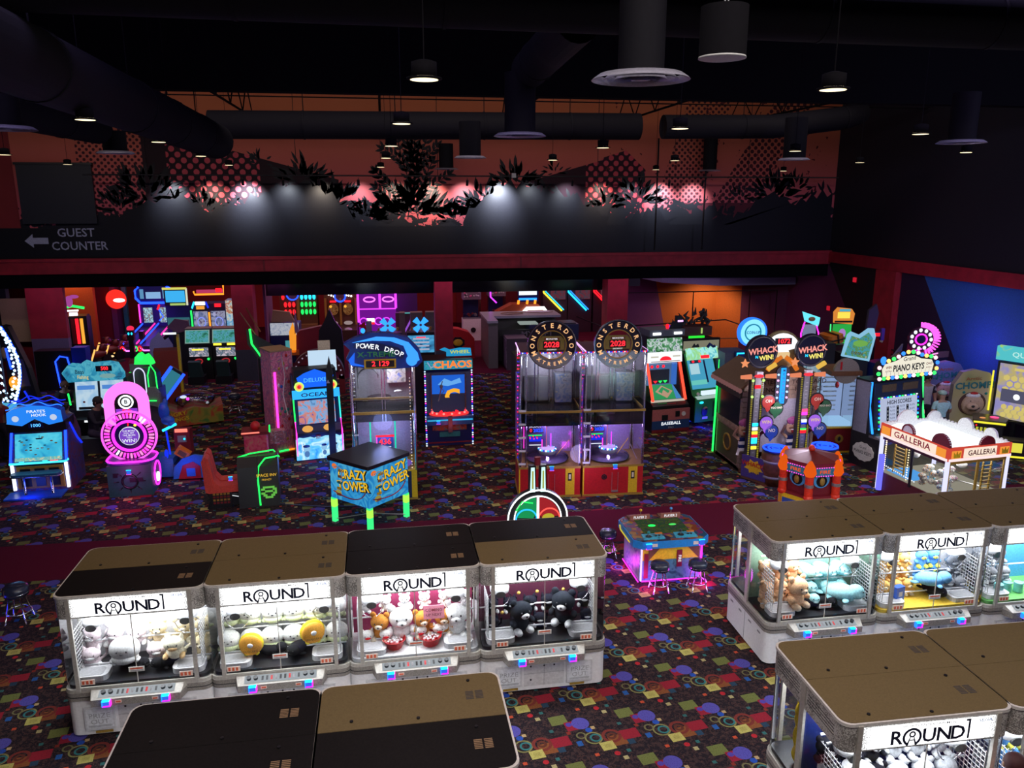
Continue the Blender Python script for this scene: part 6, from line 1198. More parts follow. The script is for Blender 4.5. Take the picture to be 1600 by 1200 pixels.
b = MB(); b.slab((-.4, 1.12), (.0, 2.0), -.5, .5, .02, em('aqua_lane', (.08, .45, .7), .75)); b.at(slope((-.4, 1.12), (.0, 2.0), .5, 0, .03)); b.box(-.45, -.1, 0, .01, .0, .35, em('pale_ice', (.5, .8, .9), .8)); b.box(-.5, .1, 0, .01, -.35, -.2, em('aqua_green', (.2, .8, .7), .7)); b.box(.1, .16, 0, .02, -.3, .45, DBLUE); b.box(-.4, -.0, -.01, .01, .36, .46, DBLUE); b.ell((-.3, -.02, .41), (.05, .02, .04), eR, 8, 5); b.ell((-.05, -.02, .41), (.05, .02, .04), eR, 8, 5); b.build('screen', t)
b = MB(); b.slab((-.12, 2.02), (.0, 2.38), -.58, .58, .12, art('aqua_marquee', ((.1, .5, .6), (.4, .85, .8), (.3, .7, .3), (.7, .8, .3)), 3, 1.0)); b.at(slope((-.24, 2.02), (-.12, 2.38), .25, 0, .03)); b.box(-.12, .2, 0, .02, -.04, .06, eR); b.build('marquee', t)
b = MB(); b.tube([(.2, -.1, 2.38), (.3, -.1, 2.5), (.42, -.1, 2.4), (.5, -.1, 2.42)], .05, DBLUE); b.build('topper_figure', t); lamp('under_glow', 'POINT', (9.9, 22.9, .12), 14, (.02, .03, 1), shadow_soft_size=.25)
b = MB(); b.box(-.5, .5, -.25, .1, .02, .09, eBd); b.build('under_light', t)

# -- wheel arch game behind the front row
t = thing('wheel_arch_game', 'round neon arch game with twin white towers behind the claw machines', 'arcade game', (2.68, 13.9, 0), 0)
b = MB(); b.box(-.55, .55, -.3, .3, 0, .95, BLACK); b.box(-.7, .7, -.45, .3, .55, .62, DGREY); b.build('cabinet', t)
zc = 1.18; b = MB(); b.disc((0, zc), .58, -.06, .06, BLACK, 36); b.build('wheel_body', t)
b = MB(); b.ring((0, -.08, zc), .57, .014, eW, 40); b.ring((0, -.08, zc), .45, .012, eW, 36); b.build('white_neon_ring', t); neon(t, [(.0, -.09, zc), (.0, -.09, zc+.44)], .022, eW, 'white_neon_bar')
b = MB()
for k, mm in enumerate((em('wheel_green', (.02, .5, .15), .6), em('wheel_red', (.6, .03, .04), .6), em('wheel_green', (.02, .5, .15), .6), em('wheel_red', (.6, .03, .04), .6))):
    a0 = (95, 5, 185, 275)[k]; b.annulus((0, zc), .08, .42, -.075, -.06, mm, 10, a0, a0+80)
b.build('wheel_segments', t)
b = MB(); b.ring((-.22, -.09, zc), .2, .014, em('azure_tube', (.02, .4, 1), 1.8), 24); b.ring((.22, -.09, zc), .2, .014, em('scarlet_tube', (1, .08, .06), 1.8), 24); b.tube([(-.42, -.09, zc+.18), (-.3, -.09, zc+.36), (-.1, -.09, zc+.32)], .012, eG); b.ell((.2, -.09, zc+.02), (.12, .01, .08), em('yellow_core', (.7, .6, .05), .7), 10, 6); b.build('coloured_neon_ring', t)
for s_ in (-1, 1): b = MB(); b.box(s_*.1-.065, s_*.1+.065, -.06, .06, zc+.5, zc+1.05, BLACK); b.add([(s_*.1-.05, -.07, zc+.53), (s_*.1+.05, -.07, zc+.53), (s_*.1+.035, -.07, zc+1.02), (s_*.1-.035, -.07, zc+1.02)], [(0, 1, 2, 3)], em('teal_white_tower', (.6, .95, .9), 1.2)); b.box(s_*.1-.015, s_*.1+.015, -.075, -.07, zc+.6, zc+.95, em('tower_gold', (.6, .6, .1), .6)); b.build('light_tower', t)
b = MB(); b.cyl((0, 0, zc+1.05), (0, 0, zc+1.2), .06, DRED, 10); b.build('red_beacon', t)

# -- four player table
t = thing('table_game', 'low blue four player table game with a screen top and violet glow below', 'arcade game', (5.12, 13.72, 0), 0)
hs = .83; TB = pm('table_blue', (.02, .25, .7), .35)
def octo(w_, d_, c): return [(-w_, -d_+c), (-w_+c, -d_), (w_-c, -d_), (w_, -d_+c), (w_, d_-c), (w_-c, d_), (-w_+c, d_), (-w_, d_-c)]
b = MB(); b.poly(octo(.74, .62, .14), .74, .88, TB, 'z', art('table_side_strip', ((.02, .22, .65), (.02, .25, .7), (.03, .28, .75)), 2)); b.build('table_rim', t)
b = MB(); b.poly(octo(.72, .6, .14), .88, .895, art('table_top_print', ((.03, .02, .05), (.2, .05, .02), (.02, .08, .15), (.15, .03, .12), (.3, .15, .03)), 9, 0, .25, kind='voronoi')); b.build('table_top', t)
b = MB(); b.box(-.45, .45, -.3, .38, .895, .905, art('game_screen', ((.03, .06, .02), (.1, .12, .04), (.03, .09, .04), (.12, .04, .1)), 6, .5)); b.ell((-.2, .05, .91), (.08, .05, .01), eG, 8, 5); b.ell((.22, .05, .91), (.08, .04, .01), em('leaf_glow', (.1, .9, .15), 1.0), 8, 5); b.build('screen', t)
for x in (-.33, .3):
    b = MB(); b.box(x-.22, x+.22, .42, .56, .895, .94, BROWN); b.box(x-.2, x+.2, .38, .42, .895, 1.0, pm('sign_copper', (.35, .13, .1), .4)); b.at(T(x, .375, .95)); b.text('PLAYER %s' % ('2' if x < 0 else '3'), .08, eWs, None, .8, .005); b.at(I4); b.cyl((x+.05, .5, .94), (x+.05, .5, 1.03), .008, STEEL, 6); b.ell((x+.05, .5, 1.05), .03, (YEL if x < 0 else SKY), 10, 6); b.build('far_control_deck', t)
    b = MB(); b.poly([(x-.22, -.55), (x+.2, -.55), (x+.18, -.32), (x-.2, -.32)], .895, .915, art('deck_print', ((.02, .3, .5), (.05, .45, .65), (.02, .1, .15)), 8)); b.box(x+.06, x+.2, -.36, -.32, .9, .93, ORANGE)
    b.cyl((x-.1, -.45, .915), (x-.1, -.45, .925), .06, BLACK, 12); b.cyl((x-.1, -.45, .92), (x-.1, -.45, .98), .008, STEEL, 6); b.ell((x-.1, -.45, 1.0), .03, TEAL if x < 0 else BLACK, 10, 6)
    for k in range(2): b.cyl((x+.05+.06*k, -.44, .915), (x+.05+.06*k, -.44, .93), .022, BLACK, 10)
    b.build('near_control_deck', t)
b = MB(); b.box(-.6, .6, -.5, .5, .04, .74, art('island_side', ((.05, .2, .3), (.25, .4, .35), (.02, .08, .2)), 4)); b.box(-.56, .56, -.51, -.5, .46, .72, pm('sunny_panel', (.8, .55, .02), .5)); b.box(-.56, .56, -.51, -.5, .06, .45, art('sea_panel', ((.03, .2, .3), (.1, .35, .4), (.02, .1, .15)), 5)); b.box(-.52, -.44, -.52, -.51, .1, .6, DRED); b.box(.12, .22, -.53, -.51, .3, .64, DRED); b.at(T(.17, -.535, .47) @ RY(90)); b.text('FIRE', .08, eWs, None, 1, .005)
b.at(I4); b.poly([(-.44, .45), (-.2, .72), (-.44, .72)], -.52, -.51, BROWN, 'y'); b.poly([(.56, .45), (.3, .72), (.56, .72)], -.52, -.51, BROWN, 'y'); b.build('pedestal', t)
neon(t, [(-.58, -.53, .06), (-.58, -.53, .72)], .018, em('lavender_tube', (.6, .4, 1), 2)); neon(t, [(.6, -.53, .1), (.6, -.53, .72)], .018, eM); neon(t, [(-.55, -.5, .03), (.55, -.5, .03)], .012, eM); neon(t, [(-.62, -.5, .03), (-.62, .5, .03)], .012, eM)
neon(t, [(-.75, -.3, .76), (-.75, .3, .76), (-.75, .35, .84)], .012, em('yellow_outline', (.9, .7, .05), .8)); reader(t, -.48, -.63, .8); reader(t, .55, -.63, .82)
for x in (-.36, .44): b = MB(); b.box(x-.05, x+.05, -.63, -.615, .78, .84, TAPE); b.build('label_sticker', t)
for x, y in ((4.6, 13.0), (5.7, 13.0), (4.3, 13.9)): lamp('violet_under_glow', 'POINT', (x, y, .12), 9, (.9, .05, 1), shadow_soft_size=.15)
# stools
def stool():
    t = thing('bar_stool', '', 'stool', (0, 0, 0), 0, 'low chrome stools')
    b = MB(); b.lathe([(.12, .40), (.17, .42), (.18, .48), (.17, .54), (.13, .57), (.05, .575)], pm('black_vinyl', (.02, .025, .05), .25), 20); b.lathe([(.17, .45), (.183, .46), (.17, .47)], CHROME, 20, (0, 0, 0), False); b.build('seat', t)
    for k in range(4):
        a = pi/4+k*pi/2; b = MB(); b.tube([(.1*cos(a), .1*sin(a), .42), (.15*cos(a), .15*sin(a), .2), (.21*cos(a), .21*sin(a), 0)], .012, CHROME, 6); b.build('leg', t)
    b = MB(); b.tube([(.17*cos(2*pi*k/20), .17*sin(2*pi*k/20), .15) for k in range(20)], .011, CHROME, 6, True); b.build('foot_ring', t); return t
s0 = stool(); s0.location = (4.80, 12.9, 0); s0['label'] = 'chrome stool before the blue table, the left one on the near side'
dup(s0, loc=(5.52, 12.85, 0), label='chrome stool before the blue table, the right one on the near side')
dup(s0, loc=(4.25, 14.45, 0), label='chrome stool half hidden behind the left corner of the blue table')
dup(s0, loc=(-6.45, 13.6, 0), label='chrome stool alone at the left edge beside the yellow neon cabinet', scale=1.15)
dup(s0, loc=(-2.7, 24.0, 0), label='dark chrome stool in the shade left of the pink candy cabinet', scale=1.15)
dup(s0, loc=(-5.2, 27.2, 0), label='dark chrome stool behind the slanted neon ride', scale=1.15)
t = thing('edge_cabinet', 'dark cabinet outlined in yellow neon cut by the left picture edge', 'arcade game', (-7.62, 13.9, 0), 0)
b = MB(); b.box(-.6, .42, -.4, .4, 0, .9, pm('brown_black_panel', (.03, .02, .01), .5)); b.build('cabinet', t); neon(t, [(.15, -.42, .95), (.36, -.42, .93), (.44, -.42, .85), (.46, -.42, .1)], .02, em('yellow_orange_neon', (1, .5, .02), 1.6)); lamp('blue_under_glow', 'POINT', (-7.2, 13.3, .1), 10, (.02, .03, 1), shadow_soft_size=.15)

# -- six sided red pusher
t = thing('hexagon_game', 'red and orange six sided game with blue porthole windows', 'arcade game', (9.42, 15.95, 0), 0)
hexp = lambda r: [(r*cos(pi/3*k), r*sin(pi/3*k)) for k in range(6)]
RO = pm('glossy_red', (.85, .05, .02), .25); OR = em('hot_orange_light', (1, .13, .01), .75)
b = MB(); b.poly(hexp(.62), 0, .5, RO); b.poly(hexp(.66), .5, .56, YEL); b.poly(hexp(.62), .56, .62, DRED); b.poly(hexp(.5), .62, 1.35, DRED); b.build('cabinet', t)
b = MB(); b.add([(0, 0, 1.52)]+[(.62*cos(pi/3*k), .62*sin(pi/3*k), 1.38) for k in range(6)], [(0, 1+k, 1+(k+1) % 6) for k in range(6)], pm('maroon_roof', (.16, .01, .01), .4)); b.poly(hexp(.62), 1.28, 1.38, DRED); b.ell((0, 0, 1.56), (.07, .07, .08), RO, 8, 6); b.build('roof', t)
for k in range(6):
    a = pi/3*k; x, y = .6*cos(a), .6*sin(a); b = MB(); b.cyl((x, y, .6), (x, y, 1.1), .085, RO, 10); b.lathe([(.09, 1.1), (.13, 1.18), (.1, 1.32), (.03, 1.45)], OR, 10, (x, y, 0)); b.cyl((x, y, .85), (x, y, .92), .095, STEEL, 10); b.ell((x, y, .6), (.1, .1, .09), RO, 10, 6); b.build('corner_pillar', t)
    b = MB(); b.at(RZ(60*k+120)); b.disc((0, .98), .19, -.47, -.44, SKY, 20, .95); b.disc((0, .95), .13, -.485, -.47, BLACK, 16, .9); b.ell((0, -.5, .95), (.06, .03, .1), GOLD, 8, 6); b.box(-.2, .2, -.57, -.45, 1.1, 1.3, pm('header_teal', (.05, .25, .4), .4))
    for j in range(8): b.ell((-.18+.052*j, -.575, 1.3), .012, eP, 6, 4); b.ell((-.18+.052*j, -.575, 1.11), .012, eP, 6, 4)
    b.at(RZ(60*k+120) @ T(0, -.575, 1.2)); b.text('FIRE', .11, OR, None, 1.2, .02); b.build('window_panel', t)
    b = MB(); b.at(RZ(60*k+120)); b.box(-.27, .27, -.59, -.54, .3, .5, YEL); b.box(-.24, .24, -.6, -.59, .32, .48, pm('royal_screen', (.03, .08, .35), .3)); b.box(-.1, .12, -.605, -.6, .37, .42, BLACK); b.build('score_panel', t)
neon(t, [(-.62, -.1, .3), (-.95, -.35, .05)], .025, eM)

t.scale = (1.08, 1.08, 1)
# -- gallery crane with white roof
t = thing('fairground_crane', 'gilded fairground style crane game with a glowing white roof', 'arcade game', (12.05, 14.9, 0), 6)
gw, gd, gh = 1.62, 2.05, 1.72
b = MB(); b.box(0, gw, 0, gd, 0, .55, pm('plum_base', (.1, .02, .03), .4)); b.build('base_cabinet', t)
b = MB(); b.box(.03, gw-.03, .03, gd-.03, .55, .6, em('crane_floor', (.7, .65, .5), .4)); b.build('prize_floor', t)
b = MB(); b.box(.06, gw-.06, .06, gd-.06, 1.44, 1.48, em('crane_ceiling_light', (1, .97, .9), 3.5)); b.build('light_panel', t)
b = MB(); b.ringwall([(0, 0), (gw, 0), (gw, gd), (0, gd)], .55, 1.45, GL, False); b.build('clear_walls', t)
b = MB()
for x, y in ((0, 0), (gw, 0), (gw, gd), (0, gd)): b.cyl((x, y, .1), (x, y, 1.44), .05, em('lilac_post_light', (.7, .7, 1), 1.2), 10)
b.cyl((-.04, gd-.1, .1), (-.04, gd-.1, 1.0), .07, em('blue_red_post', (.15, .15, 1), 1.3), 10); b.build('corner_light_post', t)
b = MB(); b.box(-.03, .0, .98, 1.04, .5, 1.45, BLACK); b.box(gw/2-.03, gw/2+.03, -.03, 0, .5, 1.45, GOLD); b.box(.04, .08, -.02, 0, .55, 1.4, GOLD); b.box(gw-.1, gw-.05, -.02, 0, .55, 1.4, GOLD); b.box(0, gw, -.02, 0, 1.38, 1.44, GOLD); b.box(-.02, 0, 0, gd, 1.38, 1.44, pm('dark_plum', (.06, .01, .015), .4)); b.build('window_frame', t)
CR = em('fascia_red', (.75, .08, .05), .8); 
b = MB(); b.box(-.03, gw+.03, -.05, -.02, 1.46, 1.78, CR); b.box(-.05, -.02, -.03, gd+.03, 1.46, 1.78, CR); b.box(-.03, gw+.03, -.06, -.05, 1.46, 1.52, em('fascia_pink', (1, .75, .75), 1.1)); b.box(-.06, -.05, -.03, gd, 1.46, 1.52, em('fascia_pink', (1, .75, .75), 1.1))
b.box(.35, gw-.4, -.07, -.05, 1.53, 1.74, em('fascia_cream', (1, .8, .65), 1.0)); b.box(-.07, -.05, .3, gd-.35, 1.53, 1.74, em('fascia_cream', (1, .8, .65), 1.0))
b.at(T(gw/2, -.08, 1.63)); b.text('GALLERIA', .17, DRED, None, 1.0, .02); b.at(T(-.08, gd/2, 1.63) @ RZ(-90)); b.text('GALLERIA', .2, RED, None, 1.3, .02); b.at(I4)
for x in (.15, gw-.17): b.box(x-.12, x+.12, -.07, -.05, 1.53, 1.7, em('crown_orange', (1, .35, .05), .9)); b.poly([(x-.08, 1.55), (x+.08, 1.55), (x+.09, 1.68), (x+.03, 1.62), (x, 1.7), (x-.03, 1.62), (x-.09, 1.68)], -.08, -.07, YEL, 'y')
for y in (.16, gd-.16): b.box(-.07, -.05, y-.13, y+.13, 1.53, 1.72, em('crown_orange', (1, .35, .05), .9))
b.build('fascia', t)
b = MB()
RWH = pm('white_fascia_back', (.85, .85, .86), .5)
for (x, y, r_, rot) in ((gw*.6, -.03, .2, 0), (-.03, 1.2, .2, 90), (-.03, .2, .26, 90), (gw*.4, gd, .28, 0), (gw, gd*.6, .22, 90), (gw*.9, gd, .2, 0), (gw, .5, .18, 90)):
    b.at(T(x, y, 1.78) @ RZ(rot)); b.poly([(r_*cos(pi*k/14), r_*sin(pi*k/14)) for k in range(15)], -.02, .02, RWH, 'y', DRED if y < .5 else RWH); b.annulus((0, 0), r_*.8, r_, -.03, .03, DRED if y < .5 or x < 0 else RWH, 16, 0, 180)
b.at(I4)
for k in range(18): b.ell((.05+.09*k, gd, 1.78), (.05, .02, .04), RWH, 6, 4); b.ell((gw, .1+.11*k, 1.78), (.02, .05, .04), RWH, 6, 4)
b.build('scalloped_top_edge', t)
b = MB(); b.box(-.02, gw+.02, gd-.02, gd+.02, 1.46, 1.78, RWH); b.box(gw-.02, gw+.02, 0, gd, 1.46, 1.78, RWH)
N_ = 10; vs = []
for j in range(2):
    for i in range(N_+1): vs.append((gw*i/N_, gd*j, 1.60+.14*abs(sin(2*pi*i/N_))))
b.add(vs, [(i, i+1, N_+2+i, N_+1+i) for i in range(N_)], em('white_roof_glow', (.9, .97, 1), 1.5), True); b.build('roof', t, 'glowing white domed roof')
b = MB()
for k in range(2): 
    x = gw-.5+.22*k; b.box(x, x+.02, .12, .16, .62, 1.3, GOLD)
for k in range(7): b.box(gw-.52, gw-.24, .12, .15, .66+.09*k, .68+.09*k, GOLD)
for q in (1.35, 1.7):
    b.box(.1, .13, q, q+.03, .62, 1.35, GOLD)
for k in range(8): b.box(.1, .13, 1.35, 1.72, .66+.085*k, .68+.085*k, GOLD)
b.build('gilt_ladder', t)
for (x, y, col, s_) in ((.3, .4, 'blue_prize', (.05, .4, .9)), (.6, .6, 'pink_prize', (.9, .2, .5)), (.5, 1.0, 'aqua_prize', (.1, .7, .8)), (.25, .8, 'orange_prize', (.9, .4, .05))):
    b = MB(); m_ = art(col+'_mix', (s_, (.8, .8, .7), (.2, .2, .25), s_), 14)
    for k in range(7): b.ell((x+random.uniform(-.15, .15), y+random.uniform(-.15, .15), .65+.06*k), (.09, .09, .07), m_, 8, 6)
    b.build('prize_heap', t)
b = MB(); led_dots(b, line((.1, 1.0, .62), (.1, 2.0, .7), 16), .018, [eWs]); led_dots(b, line((.05, 1.95, .6), (.05, 1.95, 1.4), 16), .02, [eWarm]); led_dots(b, line((.05, 1.2, .6), (.05, 1.2, 1.4), 14), .016, [eWarm]); b.box(.1, .7, 1.1, 1.9, .6, .63, em('pool_blue', (.1, .4, .9), .9)); b.cyl((.9, .5, 1.2), (.9, .5, 1.44), .02, CHROME, 8); b.ell((.9, .5, 1.15), (.12, .12, .08), WHITE, 10, 6); b.ell((.35, 1.3, 1.2), (.1, .1, .1), LGREY, 10, 6); b.tube([(.4, .2, .9), (1.0, .6, .7), (1.3, .3, .65)], .015, CHROME); b.tube([(.5, .3, 1.1), (1.1, .9, .75)], .015, CHROME); b.build('inner_works', t)
lamp('crane_spill', 'POINT', (12.7, 15.9, 1.2), 25, (1, .95, .9), shadow_soft_size=.2)

# -- grand piano keys game
t = thing('piano_key_game', 'large game with a bulb framed cream marquee and high scores screen', 'arcade game', (13.45, 19.15, 0), 14)
b = MB(); b.poly([(-.75, 0), (.25, 0), (.25, 2.4), (-.2, 2.4), (-.35, 1.0), (-.75, .9)], -1.0, 1.0, BLACK, 'x'); b.box(-1.02, -.98, -.25, .2, .95, 2.35, pm('grey_side', (.2, .2, .26), .5)); b.build('cabinet', t)
b = MB(); b.at(T(-1.02, -.25, .45) @ RZ(-90)); b.poly([(.36*cos(a)*(1 if k % 2 else .95), .26*sin(a)*(1 if k % 2 else .92)) for k, a in enumerate([2*pi*k/24 for k in range(24)])], -.03, 0, pm('parchment_badge', (.5, .5, .46), .6), 'y'); b.text('PIANO KEYS', .12, BLACK, T(0, -.035, -.02), .9, .01); b.text('Grand', .1, DGREY, T(0, -.035, .12), .9); b.build('side_badge', t)
b = MB(); b.slab((-.34, 1.15), (-.22, 2.3), -.85, .85, .03, pm('dim_stage', (.03, .04, .08), .3)); o = b.build('stage_window', t)
b = MB(); b.box(-.6, -.1, -.28, -.24, 2.05, 2.25, pm('mask_brown', (.15, .1, .06), .5)); b.box(.15, .7, -.28, -.24, 2.05, 2.25, pm('mask_brown', (.15, .1, .06), .5)); b.build('stage_figure', t)
a_, b_ = (-.38, 1.1), (-.29, 1.88); b = MB(); b.slab(a_, b_, -.66, .66, .03, em('score_board_glow', (.55, .62, .85), .8)); M_ = slope(a_, b_, .5, 0, .035)
b.at(M_); b.text('HIGH SCORES', .15, BLACK, T(0, 0, .27), .95, .02)
for c in range(3):
    b.at(M_); b.box(-.46+.36*c, -.38+.36*c, -.004, .0, -.3, .17, BLACK)
    for r_ in range(5): b.at(M_ @ T(-.25+.36*c, -.002, .14-.1*r_)); b.text('76 575', .07, em('score_rose', (.6, .15, .2), .6) if (c == 0 and r_ > 3) else pm('score_ink', (.05, .06, .15), .5), None, 1, .006); b.at(M_ @ T(-.42+.36*c, -.006, .14-.1*r_)); b.text('%d' % (r_+1), .06, eWs)
b.build('score_screen', t)
b = MB(); b.at(slope(a_, b_, .5, 0, .02))
for k in range(14): b.box(-.74+.106*k, -.69+.106*k, -.01, .01, -.44, -.4, (eC, eG, eBd, eWs)[k % 4]); b.box(-.74+.106*k, -.69+.106*k, -.01, .01, .4, .43, (eG, eWs, eBd, eC)[k % 4])
for k in range(7):
    for s_ in (-1, 1): b.box(s_*.71-.02, s_*.71+.02, -.01, .01, -.36+.11*k, -.31+.11*k, (eBd, eG, eC)[k % 3])
b.build('square_light', t)
neon(t, [(-.95, -.42, .98), (-.97, -.25, 1.7), (-.93, -.22, 2.35)], .03, em('azure_edge', (.02, .25, 1), 2.2)); neon(t, [(.95, -.42, .98), (.97, -.25, 1.7), (.93, -.22, 2.35)], .025, em('lime_edge', (.05, 1, .2), 1.6))
b = MB(); b.box(-1.0, 1.0, -.75, -.35, .88, .95, pm('key_desk', (.35, .33, .36), .4)); b.box(-.98, .98, -.76, -.75, .3, .88, BLACK); b.build('key_deck', t)
zc = 2.72; prof = [(-1.0, 2.5), (-1.05, 2.75), (-.95, 2.92), (-.5, 3.0), (-.2, 3.13), (.2, 3.13), (.5, 3.0), (.95, 2.92), (1.05, 2.75), (1.0, 2.5)]
b = MB(); b.poly([(x, z) for x, z in prof][::-1], -.48, -.3, BLACK, 'y'); b.poly([(x*.88, (z-zc)*.78+zc) for x, z in prof][::-1], -.5, -.48, em('marquee_cream', (.9, .85, .7), 1.0), 'y'); o = b.build('marquee', t)
b = MB(); b.at(T(0, -.51, 2.73)); b.text('PIANO KEYS', .24, BLACK, None, .85, .03); b.at(T(0, -.51, 2.97)); b.text('Grand', .16, BLACK, RY(-3), 1.1, .008); b.at(T(-.72, -.51, 2.78)); b.text('WIN', .1, RED, None, 1, .02); b.at(T(-.72, -.51, 2.68)); b.text('EXTRA', .06, RED, None, 1.2, .01); b.at(T(.74, -.51, 2.78)); b.text('O+O', .1, RED, None, 1, .02); b.at(T(.74, -.51, 2.68)); b.text('BONUS', .05, RED, None, 1.2, .01)
b.at(I4)
for k in range(12): b.box(-.77+.14*k, -.765+.14*k, -.503, -.5, 2.56, 2.66, GREY)
b.build('marquee_lettering', o)
P_ = [(-1.0+.153*k, 2.5) for k in range(14)]+[(1.05, 2.62), (1.06, 2.78), (.97, 2.92), (.8, 2.97), (.62, 3.0), (.45, 3.04), (.3, 3.1), (.12, 3.14), (-.06, 3.15), (-.24, 3.12), (-.4, 3.05), (-.56, 3.0), (-.74, 2.96), (-.92, 2.92), (-1.04, 2.8), (-1.05, 2.64)]
bc = [em('bulb_pink', (1, .5, .6), 2), em('bulb_green', (.05, 1, .15), 1.6), em('bulb_orange', (1, .55, .15), 2), em('bulb_blue', (.03, .2, 1), 2)]
for k, (x, z) in enumerate(P_): b = MB(); b.ell((x, -.5, z), (.055, .05, .055), bc[k % 4], 8, 6); b.build('bulb', t)
b = MB(); b.ell((-.95, -.52, 3.0), (.1, .04, .1), bc[3], 10, 6); b.build('bulb', t)
# -- glass prize box at its left
t = thing('glass_prize_game', 'narrow lit glass prize box with a red base and round crest', 'arcade game', (12.68, 20.45, 0), -6)
b = MB(); b.box(-.42, .42, -.5, .5, 0, .75, DRED); b.box(-.44, .44, -.52, .52, 0, .05, YEL); b.box(-.44, .44, -.52, .52, .72, .76, YEL); b.disc((-.05, .42), .12, -.53, -.5, GOLD, 20); b.ell((-.05, -.53, .42), (.05, .02, .07), BLACK, 8, 5); b.build('base_cabinet', t)
b = MB(); b.ringwall([(-.4, -.48), (.4, -.48), (.4, .48), (-.4, .48)], .76, 2.25, ACR, False); b.build('clear_walls', t)
b = MB(); b.box(-.38, .38, .44, .47, .8, 2.2, em('pale_blue_back_light', (.35, .5, .8), .8)); b.box(-.35, .35, -.4, .4, .76, .85, em('icy_tray', (.4, .7, 1), .9)); b.box(.3, .4, -.5, -.4, .76, 2.2, CHROME)
for k in range(8): b.box(-.2, .2, .42, .44, 1.0+.14*k, 1.04+.14*k, WHITE)
b.ell((-.05, -.1, 1.9), (.06, .06, .1), RED, 8, 6); b.build('inner_panel', t)
neon(t, [(.41, -.5, .78), (.41, -.5, 2.2)], .015, em('aqua_edge2', (.1, .9, .9), 1.2)); b = MB(); b.box(-.44, .44, -.52, .52, 2.25, 2.38, BROWN); b.disc((0, 2.38), .36, -.5, -.4, pm('crest_grey', (.25, .22, .2), .5), 22); b.box(-.2, -.15, -.51, -.5, 2.42, 2.65, RED); b.build('crest', t)
b = MB(); b.box(-.5, .5, -.5, .6, 0, 2.9, pm('charcoal_back', (.015, .015, .02), .5)); b.box(.2, .25, -.52, -.5, 1.2, 1.3, LGREY); b.box(.2, .25, -.52, -.5, .8, .85, LGREY); tag(b.build('black_cabinet'), 'tall plain black cabinet between the mallet game and the glass prize box', 'arcade game', None, (12.6, 21.9, 0))
# -- signs standing behind
t = thing('fish_sign_game', 'game topper board with a green fish on a blue shield behind the piano game', 'arcade game', (13.9, 21.6, 0), -12)
b = MB(); b.box(-.4, .4, .05, .6, 0, 2.5, NAVY); b.build('cabinet', t)
b = MB(); b.poly([(-.42, 2.45), (.4, 2.3), (.52, 3.05), (.45, 3.3), (.3, 3.3), (.05, 3.1), (-.2, 3.2), (-.3, 3.1)], -.05, .05, em('pale_blue_shield', (.3, .65, .9), .8), 'y'); b.poly([(-.35, 2.5), (.34, 2.38), (.44, 3.0), (.3, 3.18), (.05, 3.0), (-.2, 3.08)], -.06, -.05, art('pond_art', ((.05, .3, .5), (.1, .5, .6), (.15, .4, .1), (.6, .6, .5)), 5, .6), 'y'); b.ell((.08, -.08, 2.85), (.22, .03, .1), em('fish_green', (.2, .5, .1), .8), 12, 6); b.at(T(0, -.09, 2.55)); b.text('FISHIN', .12, TAN, RY(6), 1, .02); b.build('shield_sign', t)
t = thing('tall_green_sign_game', 'slim tower with a yellow crest sign over a green panel with a purple flower', 'arcade game', (14.6, 23.6, 0), -8)
b = MB(); b.box(-.32, .32, 0, .5, 0, 2.3, BLACK); b.build('cabinet', t); b = MB(); b.box(-.3, .3, -.04, 0, 1.9, 3.1, em('green_panel_glow', (.03, .5, .08), .8)); b.ell((0, -.06, 2.8), (.12, .02, .16), em('violet_flower', (.5, .25, .7), .8), 10, 6); b.tube([(0, -.06, 2.65), (.02, -.06, 2.3)], .02, em('violet_flower', (.5, .25, .7), .8)); b.build('green_panel', t)
b = MB(); b.poly([(-.3, 3.15), (.32, 3.1), (.36, 3.45), (.25, 3.6), (-.2, 3.65), (-.32, 3.5)], -.06, .02, em('orange_crest', (.9, .3, .05), .8), 'y'); b.box(-.2, .2, -.08, -.06, 3.3, 3.5, em('gold_crest', (1, .8, .1), 1.0)); b.box(-.28, .3, -.07, -.06, 3.16, 3.22, BLACK); b.box(-.15, .2, -.08, -.06, 3.52, 3.6, em('teal_crest', (.1, .5, .7), .8)); b.build('crest_sign', t)
neon(t, [(-.36, -.02, 2.6), (-.38, -.02, 3.1)], .02, em('lime_edge', (.05, 1, .2), 1.6)); b = MB(); b.cyl((.42, 0, 2.3), (.42, 0, 2.75), .08, CREAM, 10); b.build('cream_post', t)
t = thing('cyan_sign_game', 'slim tower with a tilted cyan sign and pink neon sides at the back right', 'arcade game', (14.2, 24.9, 0), -10)
b = MB(); b.box(-.3, .3, 0, .4, 0, 2.2, BLACK); b.build('cabinet', t); b = MB(); b.at(T(0, -.05, 2.55) @ RX(-8)); b.box(-.22, .22, 0, .05, -.4, .35, em('grey_blue_screen', (.25, .28, .45), .7)); b.at(T(0, -.08, 2.5)); b.text('5D', .2, em('pale_gold_text', (.7, .6, .3), .7), RY(-20)); b.build('screen', t)
neon(t, [(-.25, -.1, 2.1), (-.3, -.1, 2.6), (-.2, -.1, 3.0)], .025, eM); neon(t, [(.25, -.1, 2.1), (.3, -.1, 2.6), (.2, -.1, 2.9)], .025, eM); b = MB(); b.poly([(-.3, 3.35), (.3, 3.15), (.28, 2.95), (.25, 2.85), (-.2, 3.02)], -.12, -.05, em('cyan_board', (.15, .8, .95), 1.1), 'y'); b.ell((.02, -.13, 3.1), (.12, .02, .08), TAN, 10, 6); b.build('tilted_sign', t)
t = thing('lime_panel_game', 'dark cabinet with a lime header right behind the mallet game', 'arcade game', (12.1, 20.9, 0), 0)
